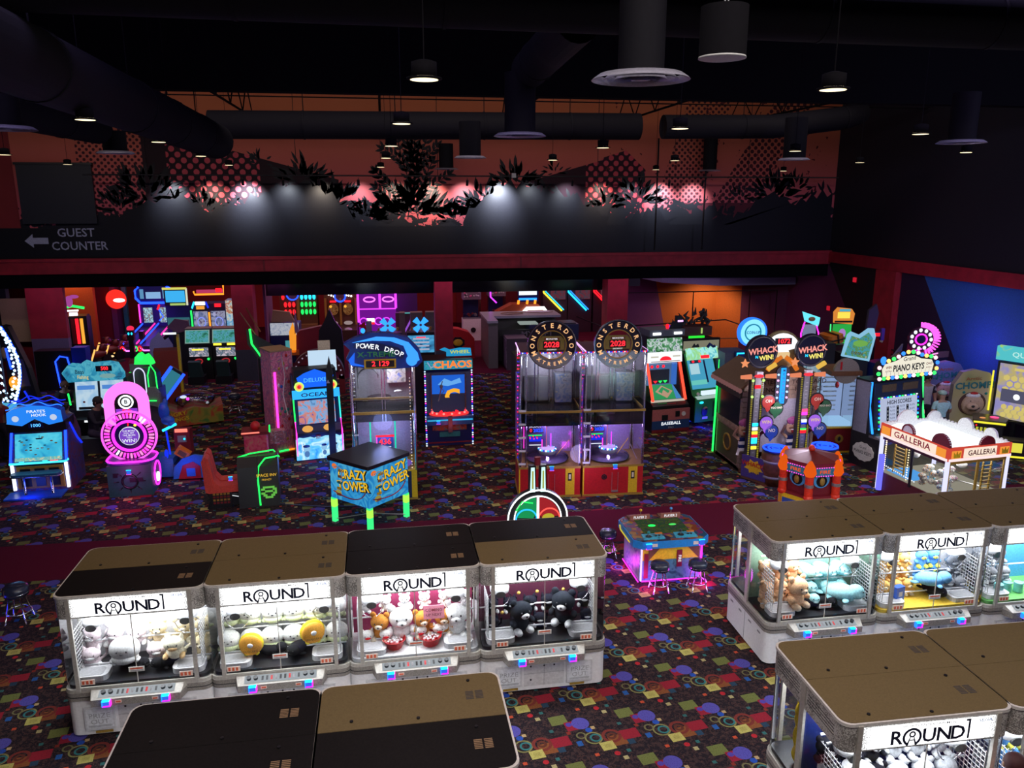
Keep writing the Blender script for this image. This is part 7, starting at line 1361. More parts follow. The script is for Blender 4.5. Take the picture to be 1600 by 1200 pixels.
b = MB(); b.box(-.3, .35, 0, .8, 0, 2.5, pm('dusk_cabinet', (.04, .04, .07), .5)); b.build('cabinet', t); b = MB(); b.box(-.3, .3, -.03, 0, 2.45, 2.75, em('lime_header', (.55, .8, .05), .8)); b.box(-.25, .28, -.03, 0, 1.3, 2.4, art('aqua_inside', ((.1, .2, .3), (.3, .5, .6), (.5, .6, .7), (.05, .1, .2)), 6, .6)); b.box(-.2, .3, -.04, 0, .3, .7, pm('lime_low', (.3, .4, .03), .5)); b.build('front_panel', t)
t = MB(); t.at(T(0, 0, 2.6) @ RY(-10)); t.poly(rrect(.5, .8, .15), 0, .25, ORANGE); t.box(-.3, .3, -.45, .45, .1, .13, BLACK); t.box(-.02, .02, -.45, .45, 0, .3, BLACK); t.at(I4); t.box(-.4, .5, -.1, .5, 0, 2.5, pm('rust_black_panel', (.05, .01, .01), .5))
tag(t.build('orange_dome_machine'), 'dark cabinet with an orange ribbed top behind the right hand mallet disc', 'arcade game', None, (14.1, 23.3, 0))
# -- coin sign game behind the mallet game
t = thing('coin_sign_game', 'grey cabinet topped by a big glowing pale blue disc sign', 'arcade game', (11.15, 23.4, 0), 0)
b = MB(); b.box(-.6, .2, 0, .9, 0, 2.3, pm('blue_grey_cabinet', (.08, .09, .14), .5)); b.box(-.3, .6, -.1, 0, 1.9, 2.35, DBLUE); b.build('cabinet', t); b = MB(); b.disc((.25, 2.95), .44, -.08, .06, em('ice_disc', (.25, .75, 1), 1.2), 32); b.annulus((.25, 2.95), .42, .47, -.1, .08, em('blue_disc_rim', (.02, .15, 1), 1.8), 32); b.annulus((.25, 2.95), .24, .28, -.1, -.08, em('teal_ring', (.02, .3, .5), .8), 28); b.at(T(.25, -.11, 2.95)); b.text('COIN-UP', .13, em('deep_teal_text', (.01, .1, .4), .8), None, .85, .02); b.build('disc_sign', t, 'round glowing pale blue sign')
neon(t, [(-.25, -.12, 2.05), (-.25, -.12, 2.3), (.55, -.12, 2.3)], .025, eC); neon(t, [(-.2, -.12, 2.12), (.5, -.12, 2.12)], .02, em('azure_edge', (.02, .25, 1), 2.2)); neon(t, [(-.1, -.12, 1.95), (.3, -.12, 1.9)], .02, eY); neon(t, [(-.8, -.02, 1.8), (-.8, -.02, 2.1)], .015, eG)
# -- pink wheel tower
t = thing('pink_wheel_tower', 'tall pink neon tower with a wheel of white bulbs beside the blue wall', 'arcade game', (16.35, 21.95, 0), -18)
b = MB(); b.poly([(-.45, .3), (.5, .3), (.35, 2.0), (.15, 2.8), (-.3, 2.8), (-.35, 1.5)], 0, .5, pm('magenta_body', (.4, .02, .2), .4), 'y'); b.poly([(-.2, .5), (.35, .5), (.2, 2.2)], -.02, 0, em('hot_magenta_panel', (1, .08, .5), .9), 'y'); b.build('cabinet', t)
zc = 3.0; b = MB(); b.disc((-.1, zc), .38, -.1, .05, pm('wheel_plum', (.05, .01, .05), .4), 26); b.build('wheel_body', t)
b = MB()
for k in range(11): a = 2*pi*k/11; b.ell((-.1+.3*cos(a), -.12, zc+.3*sin(a)), (.055, .03, .065), eWs, 8, 6)
b.ring((-.1, -.12, zc), .17, .025, eM, 20); b.poly([(-.1+(.13 if k % 2 else .09)*cos(pi*k/8), zc+(.13 if k % 2 else .09)*sin(pi*k/8)) for k in range(16)], -.14, -.12, DBLUE, 'y'); b.build('wheel_face', t)
for k in range(16):
    a = R(-75+170*k/15); b = MB(); b.at(T(.0, .12, zc) @ RY(-math.degrees(a))); b.box(.34, .52, -.18, .06, -.022, .022, em('pink_bar', (1, .1, .75), 1.7)); b.build('neon_bar', t)
for k in range(4): neon(t, [(-.5+.12*k, -.1, 2.55+.03*k), (-.4+.12*k, -.1, 2.6+.03*k)], .022, eM, 'neon_bar'); neon(t, [(.0+.1*k, -.1, 2.15+.12*k), (.16+.1*k, -.1, 2.2+.12*k)], .022, em('rose_bar', (1, .3, .7), 1.5), 'neon_bar')
t.scale = (.95,)*3; lamp('violet_wall_fill', 'POINT', (17.2, 21.6, 2.6), 22, (.35, .15, 1), shadow_soft_size=.3)  # point lamp added to tint the blue wall
t = MB(); t.box(-.12, .12, -.1, .1, 0, 2.6, BLACK); t.poly([(-.2, 2.5), (.1, 2.6), (.2, 3.4), (.1, 3.7), (-.15, 3.5)], 0, .1, pm('dark_frame', (.03, .03, .06), .5), 'y'); t.box(-.1, .28, -.16, -.06, 2.62, 2.8, BLACK); t.box(-.04, .2, -.18, -.16, 2.66, 2.76, eR); t.box(.3, .42, -.1, .0, 2.5, 2.9, pm('violet_fin', (.06, .03, .3), .4))
tag(t.build('motorbike_screen'), 'small dark tower with a red lit display by the red pilaster', 'arcade game', None, (15.8, 23.8, 0))
t = MB(); t.box(-.5, .5, -.3, .5, 0, 2.25, DBLUE); t.poly([(-.1, 2.25), (.35, 2.3), (.42, 2.8), (.0, 2.4)], -.1, -.05, pm('folded_card', (.12, .11, .18), .6), 'y'); t.disc((.2, 2.2), .25, -.34, -.3, BLACK, 20); tag(t.build('navy_cabinet'), 'dark navy cabinet showing just above the piano keys marquee', 'arcade game', None, (14.95, 21.5, 0), 16)
# -- chomp bear boards
def chomp(loc, rz, label, sc, body, top):
    t = thing('snow_board_game', label, 'arcade game', loc, rz); out_ = [(-.42, 0), (-.5, .8), (-.48, 1.7), (-.3, 2.05), (0, 2.12), (.35, 2.02), (.5, 1.75), (.52, .8), (.45, 0)]
    b = MB(); b.poly(out_, -.06, .1, GREY, 'y', body); b.build('board', t)
    b = MB(); b.disc((0, 1.15), .33, -.08, -.06, pm('ring_brown', (.1, .05, .04), .5), 26); b.ell((0, -.1, 1.12), (.27, .14, .3), pm('bear_tan', (.55, .38, .26), .6), 16, 10); b.ell((-.08, -.24, 1.1), (.14, .13, .11), pm('bear_muzzle', (.6, .42, .3), .6), 12, 8); b.ell((-.12, -.36, 1.14), (.045, .03, .035), BLACK, 8, 6); b.ell((0, -.08, 1.38), (.18, .12, .09), WHITE, 12, 6); b.ell((.0, -.12, 1.45), (.1, .06, .05), RED, 8, 5)
    b.tube([(-.18, -.34, 1.04), (-.02, -.33, 1.02), (.12, -.22, 1.06)], .012, BLACK)
    for s_ in (-1, 1): b.ell((s_*.09-.02, -.2, 1.25), .02, BLACK, 6, 4)
    b.build('bear_head', t); b = MB(); b.at(T(.02, -.07, 1.66)); b.text('CHOMP!', .26, pm('ice_letter', (.03, .2, .22), .5), RY(-3), .95, .03); b.at(T(-.02, -.07, 1.86)); b.text('Arctic', .14, pm('rust_letter', (.4, .12, .05), .5), RY(-4), 1.1, .01); b.at(I4)
    for k in range(9): b.ell((random.uniform(-.4, .4), -.06, random.choice([.3, .5, .65, 1.5])+random.uniform(-.1, .1)), (.04, .01, .04), TEAL, 6, 4)
    b.build('board_lettering', t); t.scale = (sc*1.2, sc, sc); return t
chomp((16.9, 20.3, 0), -6, 'tan board with green icy lettering and a bear head, the nearer of two', 1.05, art('chomp_board', ((.3, .35, .12), (.5, .45, .2), (.55, .48, .3), (.5, .4, .25)), .8, 0, .5, .3), None)
t2 = chomp((17.3, 22.0, 0), -4, 'blue grey board with icy lettering and an arch, the farther of two', 1.0, pm('dusky_board', (.15, .2, .35), .5), None)
b = MB(); b.box(-.75, .9, -.1, .4, 0, 2.3, BLACK); b.box(-.75, .0, -.14, -.1, 2.05, 2.35, art('leaf_header', ((.3, .28, .12), (.5, .48, .3), (.1, .1, .05)), 8, .4)); b.box(.0, .9, -.12, -.1, 2.1, 2.3, pm('brown_header', (.12, .08, .06), .6)); b.box(-.72, -.4, -.14, -.1, 1.3, 1.9, em('pale_violet_screen', (.3, .3, .6), .6)); tag(b.build('leafy_header_cabinet'), 'dark cabinet with a leafy cream header behind the bear boards', 'arcade game', None, (16.9, 22.6, 0), 8)
# -- yellow lit player pods and the tall screen
t = thing('player_pod', 'black pod with yellow light bars and a glowing red button', 'arcade game', (16.75, 19.35, 0), -35)
b = MB(); b.poly([(-.35, -.3), (.35, -.3), (.42, .1), (.2, .4), (-.3, .4)], 0, .9, BLACK); b.poly([(-.4, -.35), (.4, -.35), (.5, .1), (.25, .45), (-.35, .45)], .9, 1.02, pm('speckled_top', (.08, .07, .04), .3)); b.build('cabinet', t)
YN = em('yellow_bar_light', (.95, .85, .05), 1.1)
b = MB(); b.box(-.38, .4, -.37, -.35, .93, .98, YN)
for k in range(4): b.box(-.3+.1*k, -.24+.1*k, -.32, -.3, .2, .8, em('striped_yellow', (.6, .6, .05), .8))
b.build('light_bar', t); b = MB(); b.ell((.15, .05, 1.04), (.12, .09, .02), em('pink_red_button', (1, .08, .25), 1.5), 10, 5); b.ell((-.15, -.1, 1.03), (.08, .05, .02), em('amber_button', (1, .4, .15), .8), 8, 5); b.ell((-.3, -.28, .85), (.03, .03, .03), eR); b.build('button', t)
t = thing('player_bench', 'black bench with two yellow lit squares under the tall screen', 'bench', (17.45, 18.75, 0), -30)
b = MB(); b.box(-.7, .7, -.2, .25, .1, .5, BLACK); b.box(-.75, .75, -.26, .3, .02, .1, BLACK); b.build('bench_body', t)
for x in (-.28, .45): b = MB(); b.box(x-.22, x+.22, -.22, -.2, .18, .45, em('yellow_square', (.85, .8, .08), .9)); b.build('yellow_panel', t)
b = MB(); b.box(-.74, .74, -.28, -.26, .04, .09, YN); b.build('light_bar', t); neon(t, [(-.7, .2, .5), (-.7, .2, .95), (.7, .2, .95)], .02, BLACK, 'rail')
t = thing('tall_screen_game', 'tall upright screen with gold hexagon graphics and a teal topper at the right edge', 'arcade game', (17.75, 19.55, 0), -62)
b = MB(); b.box(-.62, .62, 0, .15, .75, 2.5, BLACK); b.box(-.05, .05, .0, .1, 0, .8, BLACK); b.box(-.4, .4, -.1, .3, 0, .06, BLACK); b.build('screen_case', t)
b = MB(); b.box(-.55, .55, -.02, 0, .85, 2.45, art('violet_gold_screen', ((.25, .22, .6), (.35, .32, .65), (.6, .5, .2), (.3, .28, .6)), 2.2, .8, distort=.2)); 
for i in range(4):
    for j in range(3): b.at(T(-.33+.2*i+(.1 if j % 2 else 0), -.03, 2.05-.17*j)); b.poly([(.09*cos(pi/3*k+.5), .09*sin(pi/3*k+.5)) for k in range(6)], 0, .01, em('gold_hex', (.8, .65, .2), .8), 'y'); b.at(T(-.3+.18*i+(.1 if j % 2 else 0), -.03, 1.2-.12*j)); b.poly([(.08*cos(pi/3*k+.5), .08*sin(pi/3*k+.5)) for k in range(6)], 0, .01, em('gold_hex', (.8, .65, .2), .8), 'y')
b.at(I4); b.box(-.42, .42, -.035, -.02, 1.35, 1.72, em('slate_card', (.12, .12, .2), .7)); b.ell((0, -.04, 1.53), (.09, .01, .09), eWs, 8, 6); b.box(-.15, .15, -.035, -.02, 2.28, 2.36, em('gold_hex', (.8, .65, .2), .8)); b.build('screen', t)
b = MB(); b.box(-.66, .66, -.1, .15, 2.55, 2.95, art('teal_lime_topper', ((.35, .65, .05), (.1, .6, .65), (.1, .6, .65), (.5, .7, .05)), 2, .9)); b.at(T(.05, -.11, 2.75)); b.text('QUIZ', .2, em('pale_topper_text', (.5, .85, .8), 1), None, 1.2, .02); b.build('topper', t); neon(t, [(-.7, -.02, 1.0), (-.7, -.02, 2.2)], .025, YN)
# ---------------------------------------------------------------- machines in the low part at the back
def cab(name, label, loc, rz, w, d, h, mat, cat='arcade game', group=None, parts=()):
    t = thing(name, label, cat, loc, rz, group); b = MB(); b.box(-w/2, w/2, -d/2, d/2, 0, h, mat); b.build('cabinet', t)
    for nm, f in parts: b = MB(); f(b); b.build(nm, t)
    return t
# neon alley rollers (two lanes)
t = thing('alley_roller_game', 'two lane alley roller with a blue neon crown and pink lane edges', 'arcade game', (-11.25, 41.0, 0), 0)
b = MB(); b.box(-1.1, 1.1, .2, 1.0, 0, 2.2, DBLUE); b.poly([(-3.2, 0), (.3, 0), (.3, 1.0), (-3.2, .55)], -1.1, 1.1, pm('lane_black', (.02, .015, .04), .4), 'x'); b.box(-.14, .14, -2.6, -2.3, .5, 1.2, BLACK); b.build('cabinet', t)
for s_ in (-1, 1):
    x = s_*.55-.0
    b = MB(); b.box(x-.3, x+.3, .14, .2, 1.2, 2.0, art('lane_target_art', ((.1, .3, .6), (.5, .8, .9), (.1, .1, .2), (.6, .35, .2)), 6, .8)); b.build('target_panel', t)
    for dx in (-.42, .42): neon(t, [(x+dx, -3.1, .68), (x+dx, .1, 1.15)], .045, (em('lane_magenta', (1, .03, .35), 1.8) if dx > 0 else eB))
    neon(t, [(x-.4, -3.25, .5), (x-.2, -3.25, .35), (x+.2, -3.25, .35), (x+.4, -3.25, .5)], .04, em('violet_lip', (.9, .2, 1), 1.8))
    for dx, mm in ((-.42, eR), (.42, eG)): b = MB(); b.ring((x+dx, -3.28, .45), .11, .035, mm, 16); b.build('ring_lamp', t)
neon(t, [(-1.1, .1, 1.2), (-1.1, .1, 2.2)], .05, eP); neon(t, [(.25, .1, 1.9), (.5, .1, 1.5), (.2, .1, 1.3)], .04, eB); neon(t, [(.15, .1, 1.9), (.3, .1, 2.15)], .06, eR); neon(t, [(1.05, .1, 1.2), (1.05, .1, 2.2)], .05, em('rose_segment', (1, .25, .6), 1.4))
b = MB(); b.poly([(-1.2, 2.5), (-.95, 2.3), (.95, 2.3), (1.25, 2.55), (1.2, 3.1), (.95, 3.2), (-1.0, 3.2), (-1.2, 3.0)], 0, .2, DBLUE, 'y'); b.box(-.5, .5, -.03, 0, 2.5, 2.85, em('pale_marquee_blue', (.3, .55, .9), .8)); b.box(-.9, -.65, -.03, 0, 2.5, 3.0, em('gladiator_blue', (.15, .4, .7), .7)); b.box(.65, .9, -.03, 0, 2.5, 3.0, em('gladiator_blue', (.15, .4, .7), .7)); b.build('marquee', t)
neon(t, [(-1.2, -.05, 2.95), (-1.2, -.05, 2.55), (-.9, -.05, 2.28), (.9, -.05, 2.28), (1.25, -.05, 2.55), (1.25, -.05, 3.0), (.95, -.05, 3.15)], .07, eB); neon(t, [(-1.2, -.05, 2.95), (-.95, -.05, 3.1), (-1.15, -.05, 3.35), (-.85, -.05, 3.45), (-.5, -.05, 3.3)], .06, eB)
bpy.data.objects['alley_roller_game'].scale = (.68, 1, .92); lamp('lane_glow', 'POINT', (-11.3, 39.0, 1.5), 40, (.4, .05, 1), shadow_soft_size=.2)
b = MB(); b.ell((0, 0, 1.42), (.16, .14, .12), em('red_cap', (1, .03, .1), 1.0)); b.box(-.14, .14, -.12, .12, .9, 1.35, BLACK)
b.ell((-.06, -.13, 1.2), (.04, .02, .06), eC, 8, 5); b.ell((.07, -.13, 1.2), (.04, .02, .06), eC, 8, 5); b.box(-.1, .1, -.1, .1, 0, .9, BLACK); tag(b.build('bollard_figure'), 'small dark post with a red dome and cyan eyes between the roller lanes', 'arcade figure', None, (-11.35, 37.3, 0))
# red round wall sign with a white mark (generic), green arch game
b = MB(); b.disc((0, 0), .48, -.05, 0, em('red_disc_sign', (1, .03, .02), 1.1), 26); b.ell((.15, -.08, -.05), (.28, .03, .1), eW, 10, 6); tag(b.build('round_wall_sign'), 'glowing red round sign with a white mark by the teal trim', 'sign', None, (-13.25, 41.9, 2.2))
def bow(name, label, loc, mm):
    t = thing(name, label, 'arcade game', loc, 0); b = MB(); b.box(-.5, .6, 0, .6, 0, 1.7, pm('slate_box', (.03, .05, .08), .5)); b.box(-.3, .5, -.03, 0, .9, 1.5, em('dusky_screen', (.08, .15, .25), .6)); b.build('cabinet', t); neon(t, [(-.6, -.1, 1.9), (-.3, -.1, 2.15), (.1, -.1, 2.25), (.6, -.1, 2.15)], .06, mm); return t
bow('green_bow_game', 'dark cabinet with a green neon bow beside the violet wall edge', (-14.2, 43.3, 0), eG); bow('green_bow_game', 'dark cabinet with a green neon bow against the orange wall', (-14.4, 39.2, 0), eG)
# cabinets with white light bars at left plus motorcycle rides
t = thing('rhythm_game', 'dance cabinets with white light bars and a pink figure before the orange wall', 'arcade game', (-13.6, 36.6, 0), 10)
b = MB(); b.box(-.7, .7, 0, .8, 0, 2.1, BLACK); b.build('cabinet', t)
b = MB()
for k, mm in enumerate((em('slate_glow', (.2, .25, .35), .6), eBd, em('crimson_glow', (.9, .03, .12), .9), GREY, DRED, eR, em('amber_glow', (1, .45, .05), 1.0))): b.box(-.65+.18*k, -.53+.18*k, -.05, 0, .9, 2.0, mm)
b.build('screen_column', t)
for x, z in ((-.45, 2.2), (.2, 2.35)): b = MB(); b.box(x-.3, x+.25, -.3, -.15, z, z+.06, eW); b.box(x-.12, x+.2, -.2, -.1, z-.2, z-.06, em('white_box_light', (.9, .85, 1), 1.4)); b.build('light_bar', t)
b = MB(); b.ell((.1, 0, 2.75), (.15, .1, .25), em('pink_figure_glow', (.6, .1, .5), .6)); b.ell((.3, 0, 2.95), (.2, .06, .08), em('pink_figure_glow', (.6, .1, .5), .6)); b.build('topper_figure', t)
def bike():
    t = thing('motorbike_ride', '', 'arcade ride', (0, 0, 0), 0, 'motorbike rides with orange lights')
    b = MB(); b.ell((0, 0, .75), (.16, .55, .2), pm('bike_dark_red', (.15, .015, .015), .3)); b.ell((0, .35, 1.05), (.13, .25, .22), pm('bike_dark_red', (.15, .015, .015), .3)); b.cyl((-.06, .5, .35), (.06, .5, .35), .32, BLACK, 16); b.cyl((-.06, -.5, .35), (.06, -.5, .35), .3, BLACK, 16); b.tube([(-.3, .35, 1.2), (.3, .35, 1.2)], .03, BLACK); b.box(-.25, .25, -.6, .6, 0, .1, DGREY); b.build('bike_body', t)
    b = MB(); b.tube([(.1, -.75, .35), (.25, -.5, 1.1)], .045, em('orange_bar_light', (1, .5, .12), 1.3), 6); b.build('light_bar', t)
    b = MB(); b.ell((.0, -.8, .2), (.1, .08, .05), em('foot_lamp', (1, .6, .3), 1.6)); b.build('foot_lamp', t); return t
bk0 = bike()
for k, (x, y, nm) in enumerate(((-12.2, 35.6, 'nearest to the fishing game'), (-12.0, 36.7, 'second in the slanted row'), (-12.6, 37.4, 'third in the slanted row'), (-12.0, 38.0, 'last by the violet wall edge'))):
    o = bk0 if k == 0 else dup(bk0); o.location = (x, y, 0); o.rotation_euler = (0, 0, R(-25)); o['label'] = 'dark red motorbike ride with an orange bar, '+nm; o.scale = (.8,)*3
# screens right of the rollers
cab('video_cabinet', 'cabinet with a bright blue screen framed in yellow right of the roller lanes', (-9.9, 40.4, 0), 0, 1.1, 1.0, 2.1, DBLUE, parts=(
  ('screen', lambda b: (b.box(-.55, .45, -.6, -.45, 2.1, 2.9, BLACK), b.box(-.48, .4, -.62, -.6, 2.25, 2.8, em('sky_screen', (.05, .45, .9), 1.0)), b.box(-.3, .4, -.63, -.6, 2.1, 2.2, em('lime_strip', (.5, .7, .2), .8)))), ('screen_frame', lambda b: (b.box(-.6, .5, -.64, -.6, 2.85, 2.95, em('yellow_frame', (.8, .75, .15), .9)), b.box(.44, .52, -.64, -.6, 2.1, 2.9, em('pale_frame', (.8, .8, .6), .9)))), ('control_panel', lambda b: b.box(-.5, .5, -.6, -.5, 1.1, 1.5, em('dim_teal_desk', (.05, .2, .25), .6)))))
t = thing('basketball_shooter', 'pair of ball shooting cabinets in orange outline light with red displays', 'arcade game', (-8.2, 38.6, 0), 0)
b = MB(); b.box(-1.0, 1.0, 0, 1.0, 0, 2.3, pm('indigo_dark', (.02, .015, .06), .5)); b.build('cabinet', t)
for x in (-.5, .5): b = MB(); b.box(x-.4, x+.4, -.05, 0, 1.1, 1.95, art('swirl_art', ((.02, .03, .1), (.2, .25, .5), (.5, .5, .7), (.1, .05, .15)), 3, .6)); b.ring((x+.05, -.08, 1.45), .22, .03, em('indigo_swirl', (.25, .3, .9), 1.0), 18); b.ell((x-.2, -.08, 1.8), (.1, .04, .1), em('pale_dome', (.5, .5, .8), .7)); b.build('play_window', t)
b = MB(); b.box(-.75, -.2, -.08, 0, 2.25, 2.4, eW); b.box(-.7, -.25, -.08, 0, 2.05, 2.2, em('orange_panel', (1, .4, .05), .9)); b.box(.35, .7, -.08, 0, 2.15, 2.3, eR); b.build('display', t)
neon(t, [(-1.0, -.05, 1.0), (-1.02, -.05, 2.0)], .05, eG); neon(t, [(.0, -.05, .8), (.0, -.05, 1.9)], .05, eO); neon(t, [(-.95, -.05, 2.1), (-.8, -.05, 2.4)], .05, eC); neon(t, [(-.15, -.05, 2.4), (-.02, -.05, 2.1)], .05, eBd)
neon(t, [(-.75, -.15, 2.9), (-.7, -.15, 2.75), (.95, -.15, 2.75), (.95, -.15, 3.15), (1.1, -.15, 3.3)], .045, eO); b = MB(); b.box(-.6, .9, -.12, 0, 2.8, 2.95, em('dim_red_sign', (.6, .05, .15), .8)); b.box(.5, .85, -.14, -.12, 2.85, 3.02, eR); b.build('overhead_display', t)
b = MB()
for k in range(5): b.box(-.5+.2*k, -.35+.2*k, -.05, 0, 3.55, 3.6, em('amber_dash', (1, .5, .1), 1.2))
b.box(-.35, .2, -.05, 0, 3.4, 3.45, eBd); b.ell((-.9, 0, 3.4), (.12, .05, .06), em('amber_dash', (1, .5, .1), 1.2)); b.build('ceiling_sign', t)
cab('cartoon_video_cabinet', 'cabinet with blue white and yellow cartoon panels left of the red column', (-6.75, 37.6, 0), 0, .9, .8, 2.6, pm('powder_blue', (.15, .3, .5), .5), parts=(('front_panel', lambda b: (b.box(-.42, .42, -.44, -.4, .4, 2.0, art('cartoon_water', ((.05, .3, .6), (.2, .5, .8), (.7, .8, .8), (.7, .5, .2)), 3, .7)), b.box(-.42, .42, -.44, -.4, 2.0, 2.6, art('cartoon_header', ((.7, .65, .3), (.6, .15, .1), (.8, .8, .7), (.2, .5, .6)), 5, .7)))),))
bpy.data.objects['basketball_shooter'].scale = (.78, 1, 1)
# twin racing cabinets
def racer():
    t = thing('driving_cabinet', '', 'arcade game', (0, 0, 0), 0, 'twin driving cabinets')
    b = MB(); b.box(-.5, .5, -.2, .7, 0, 1.45, BLACK); b.poly([(-.3, 1.45), (.5, 1.45), (.5, 2.05), (-.1, 2.05)], -.5, .5, BLACK, 'x'); b.build('cabinet', t)
    b = MB(); b.slab((-.33, 1.5), (-.14, 2.0), -.46, .46, .02, em('marquee_frame', (.3, .5, .45), .7)); b.slab((-.35, 1.54), (-.17, 1.97), -.42, .42, .02, art('racing_marquee', ((.02, .12, .1), (.05, .3, .2), (.1, .4, .5), (.02, .1, .08)), 4, .8)); b.build('marquee', t)
    b = MB(); b.box(-.36, .36, -.24, -.2, .95, 1.3, art('racing_screen', ((.5, .5, .6), (.7, .6, .7), (.1, .15, .2), (.3, .35, .5)), 5, .8)); b.box(-.25, .2, -.25, -.24, 1.2, 1.26, eY); b.build('screen', t)
    b = MB(); b.at(T(0, -.42, .78) @ RX(-60)); b.ring((0, 0, 0), .15, .025, pm('wheel_red', (.35, .03, .02), .4), 18); b.box(-.13, .13, -.01, .01, -.015, .015, BLACK); b.build('steering_wheel', t)
    b = MB(); b.box(-.3, .3, -1.1, -.5, 0, .3, BLACK); b.poly([(-1.1, .3), (-.7, .3), (-1.05, .95), (-1.2, .9)], -.22, .22, pm('seat_green_black', (.02, .05, .05), .5), 'x'); b.box(-.2, .2, -.85, -.6, .3, .38, pm('seat_teal', (.03, .12, .11), .5)); b.build('seat', t)
    b = MB(); b.ell((.36, -.28, .85), (.05, .03, .05), eG, 8, 5); b.build('start_button', t); return t
r0 = racer(); r0.location = (-7.45, 32.8, 0); r0['label'] = 'driving cabinet with a dim green marquee, left of the twins'
r1 = dup(r0, loc=(-6.42, 32.8, 0), label='driving cabinet with a bright green marquee and yellow lights, right of the twins')
b = MB()
for x in (-.28, .24): b.box(x-.15, x+.15, -.34, -.28, 1.4, 1.48, eY)
b.build('yellow_lamp', r1)
b = MB(); b.box(-.05, .5, -.3, .3, 0, 2.1, BLACK); b.poly([(-.25, 1.9), (.1, 2.25), (.6, 2.15), (.7, 1.8), (.2, 1.65)], -.4, -.35, pm('mauve_star_panel', (.12, .07, .1), .6), 'y'); b.box(-.4, .1, -.42, -.38, 1.6, 1.68, eWs)
tag(b.build('black_partition'), 'black partition with a mauve star shaped panel left of the driving cabinets', 'partition', None, (-8.75, 34.6, 0))
b = MB(); b.poly([(-.45, 0), (.45, 0), (.45, 1.25), (.3, 1.55), (.15, 1.45), (-.05, 1.8), (-.2, 1.6), (-.35, 1.5), (-.45, 1.2)], 0, .06, pm('pale_blue_jagged', (.25, .3, .5), .6), 'y'); tag(b.build('jagged_panel'), 'pale blue jagged edged panel below the right roller lane', 'panel', None, (-9.15, 33.7, 0))
b = MB(); b.poly([(-.6, 1.0), (-.5, .9), (.6, .2), (.65, 0), (-.3, 0), (-.6, .5)], -.02, .03, DGREY, 'y'); b.tube([(-.75, -.05, 1.55), (-.3, -.05, .8)], .02, TAN); b.tube([(-.55, -.05, 1.7), (-.15, -.05, .9)], .03, pm('rust_spike', (.3, .08, .04), .5)); b.at(I4)
o = b.build('leaning_hood'); tag(o, 'dark slanted hood with rust spikes behind the candy cabinet', 'arcade game', None, (-4.0, 26.9, 1.9))
o2 = neon(o, [(-.48, -.06, 1.0), (-.45, -.06, .5), (-.2, -.06, .1), (.1, -.06, -.15)], .035, eG)
b = MB(); b.box(-.3, .7, 0, .5, -1.9, .1, BLACK); b.build('cabinet', o)
# cabinet with white print behind the column
cab('printed_video_cabinet', 'cabinet with a white and blue machine print right of the red column', (-4.45, 35.9, 0), 0, 1.25, .9, 1.75, DBLUE, parts=(('header', lambda b: b.box(-.6, .6, -.5, -.45, 1.25, 1.78, art('gear_print', ((.1, .15, .3), (.5, .55, .7), (.7, .72, .8), (.2, .3, .6)), 5, .6))), ('screen', lambda b: b.box(.0, .45, -.5, -.45, .55, 1.0, em('teal_lines', (.1, .45, .5), .6))), ('topper', lambda b: b.poly([(-.6, 1.78), (.4, 1.78), (.2, 2.2), (-.5, 2.3)], -.1, .1, TAN, 'y'))))
# boot shaped lights game
t = thing('shoe_toss_game', 'game with rows of red and green glowing bottle shapes', 'arcade game', (-4.35, 40.6, 0), 0)
b = MB(); b.box(-.9, .9, 0, .9, 0, 2.5, pm('brown_game', (.1, .035, .01), .5)); b.box(-.08, .05, -.1, 0, 0, 2.3, GOLD); b.box(-.85, -.1, -.3, 0, 0, .75, BLACK); b.box(.08, .85, -.3, 0, 0, .75, BLACK); b.box(-.9, .9, -.35, 0, .75, .95, pm('copper_rail', (.2, .09, .03), .4)); b.build('cabinet', t)
b = MB(); 
for j in range(3):
    for i in range(4):
        x = -.0+.18+.2*i; z = 2.3-.37*j; b.ell((x, -.08, z), (.075, .05, .14), (eC if j == 0 else em('green_bottle', (.02, 1, .15), 1.2)), 8, 6)
        if i < 3 and (j > 0 or i < 1): b.ell((-.72+.2*i+(.1 if j else 0), -.08, z), (.08, .05, .14), em('red_bottle', (1, .02, .03), 1.2), 8, 6)
b.build('glowing_bottles', t)
b = MB(); led_dots(b, line((-.6, -.1, 2.62), (.6, -.1, 2.62), 14), .045, [eW]); b.ring((-.25, -.15, 2.45), .28, .035, eB, 18); b.ell((.2, -.32, .6), (.08, .03, .08), eWs); b.build('crown_light', t)
# pair of barrel face games
t = thing('whack_game', 'two lane brown mallet game with amber faces under a blue neon ring', 'arcade game', (-2.3, 40.6, 0), 0)
b = MB(); b.box(-.8, .8, 0, .9, 0, 2.4, pm('brown_game', (.1, .035, .01), .5)); b.poly([(.0, .0), (-.9, 0), (-.9, .7), (0, .9)], -.8, .8, pm('dark_teak', (.05, .02, .01), .5), 'x')
for x in (-.78, -.05, .7): b.box(x, x+.1, -.15, 0, .8, 2.2, GOLD)
b.build('cabinet', t)
for x in (-.36, .36): b = MB(); b.ell((x, -.08, 1.65), (.25, .08, .3), art('amber_face', ((.1, .03, .01), (.35, .12, .04), (.5, .3, .1)), 12, .4), 14, 8); b.ell((x-.12, -.14, 1.8), (.07, .03, .07), em('amber_glow', (1, .45, .05), 1.0)); b.box(x-.15, x+.15, -.1, -.02, 2.0, 2.08, eR); b.ell((x, -.35, 1.0), (.22, .12, .1), em('pale_hood', (.6, .45, .45), .5)); b.ell((x, -.75, .72), (.2, .15, .1), pm('tin_bowl', (.4, .38, .42), .4)); b.build('face_target', t)
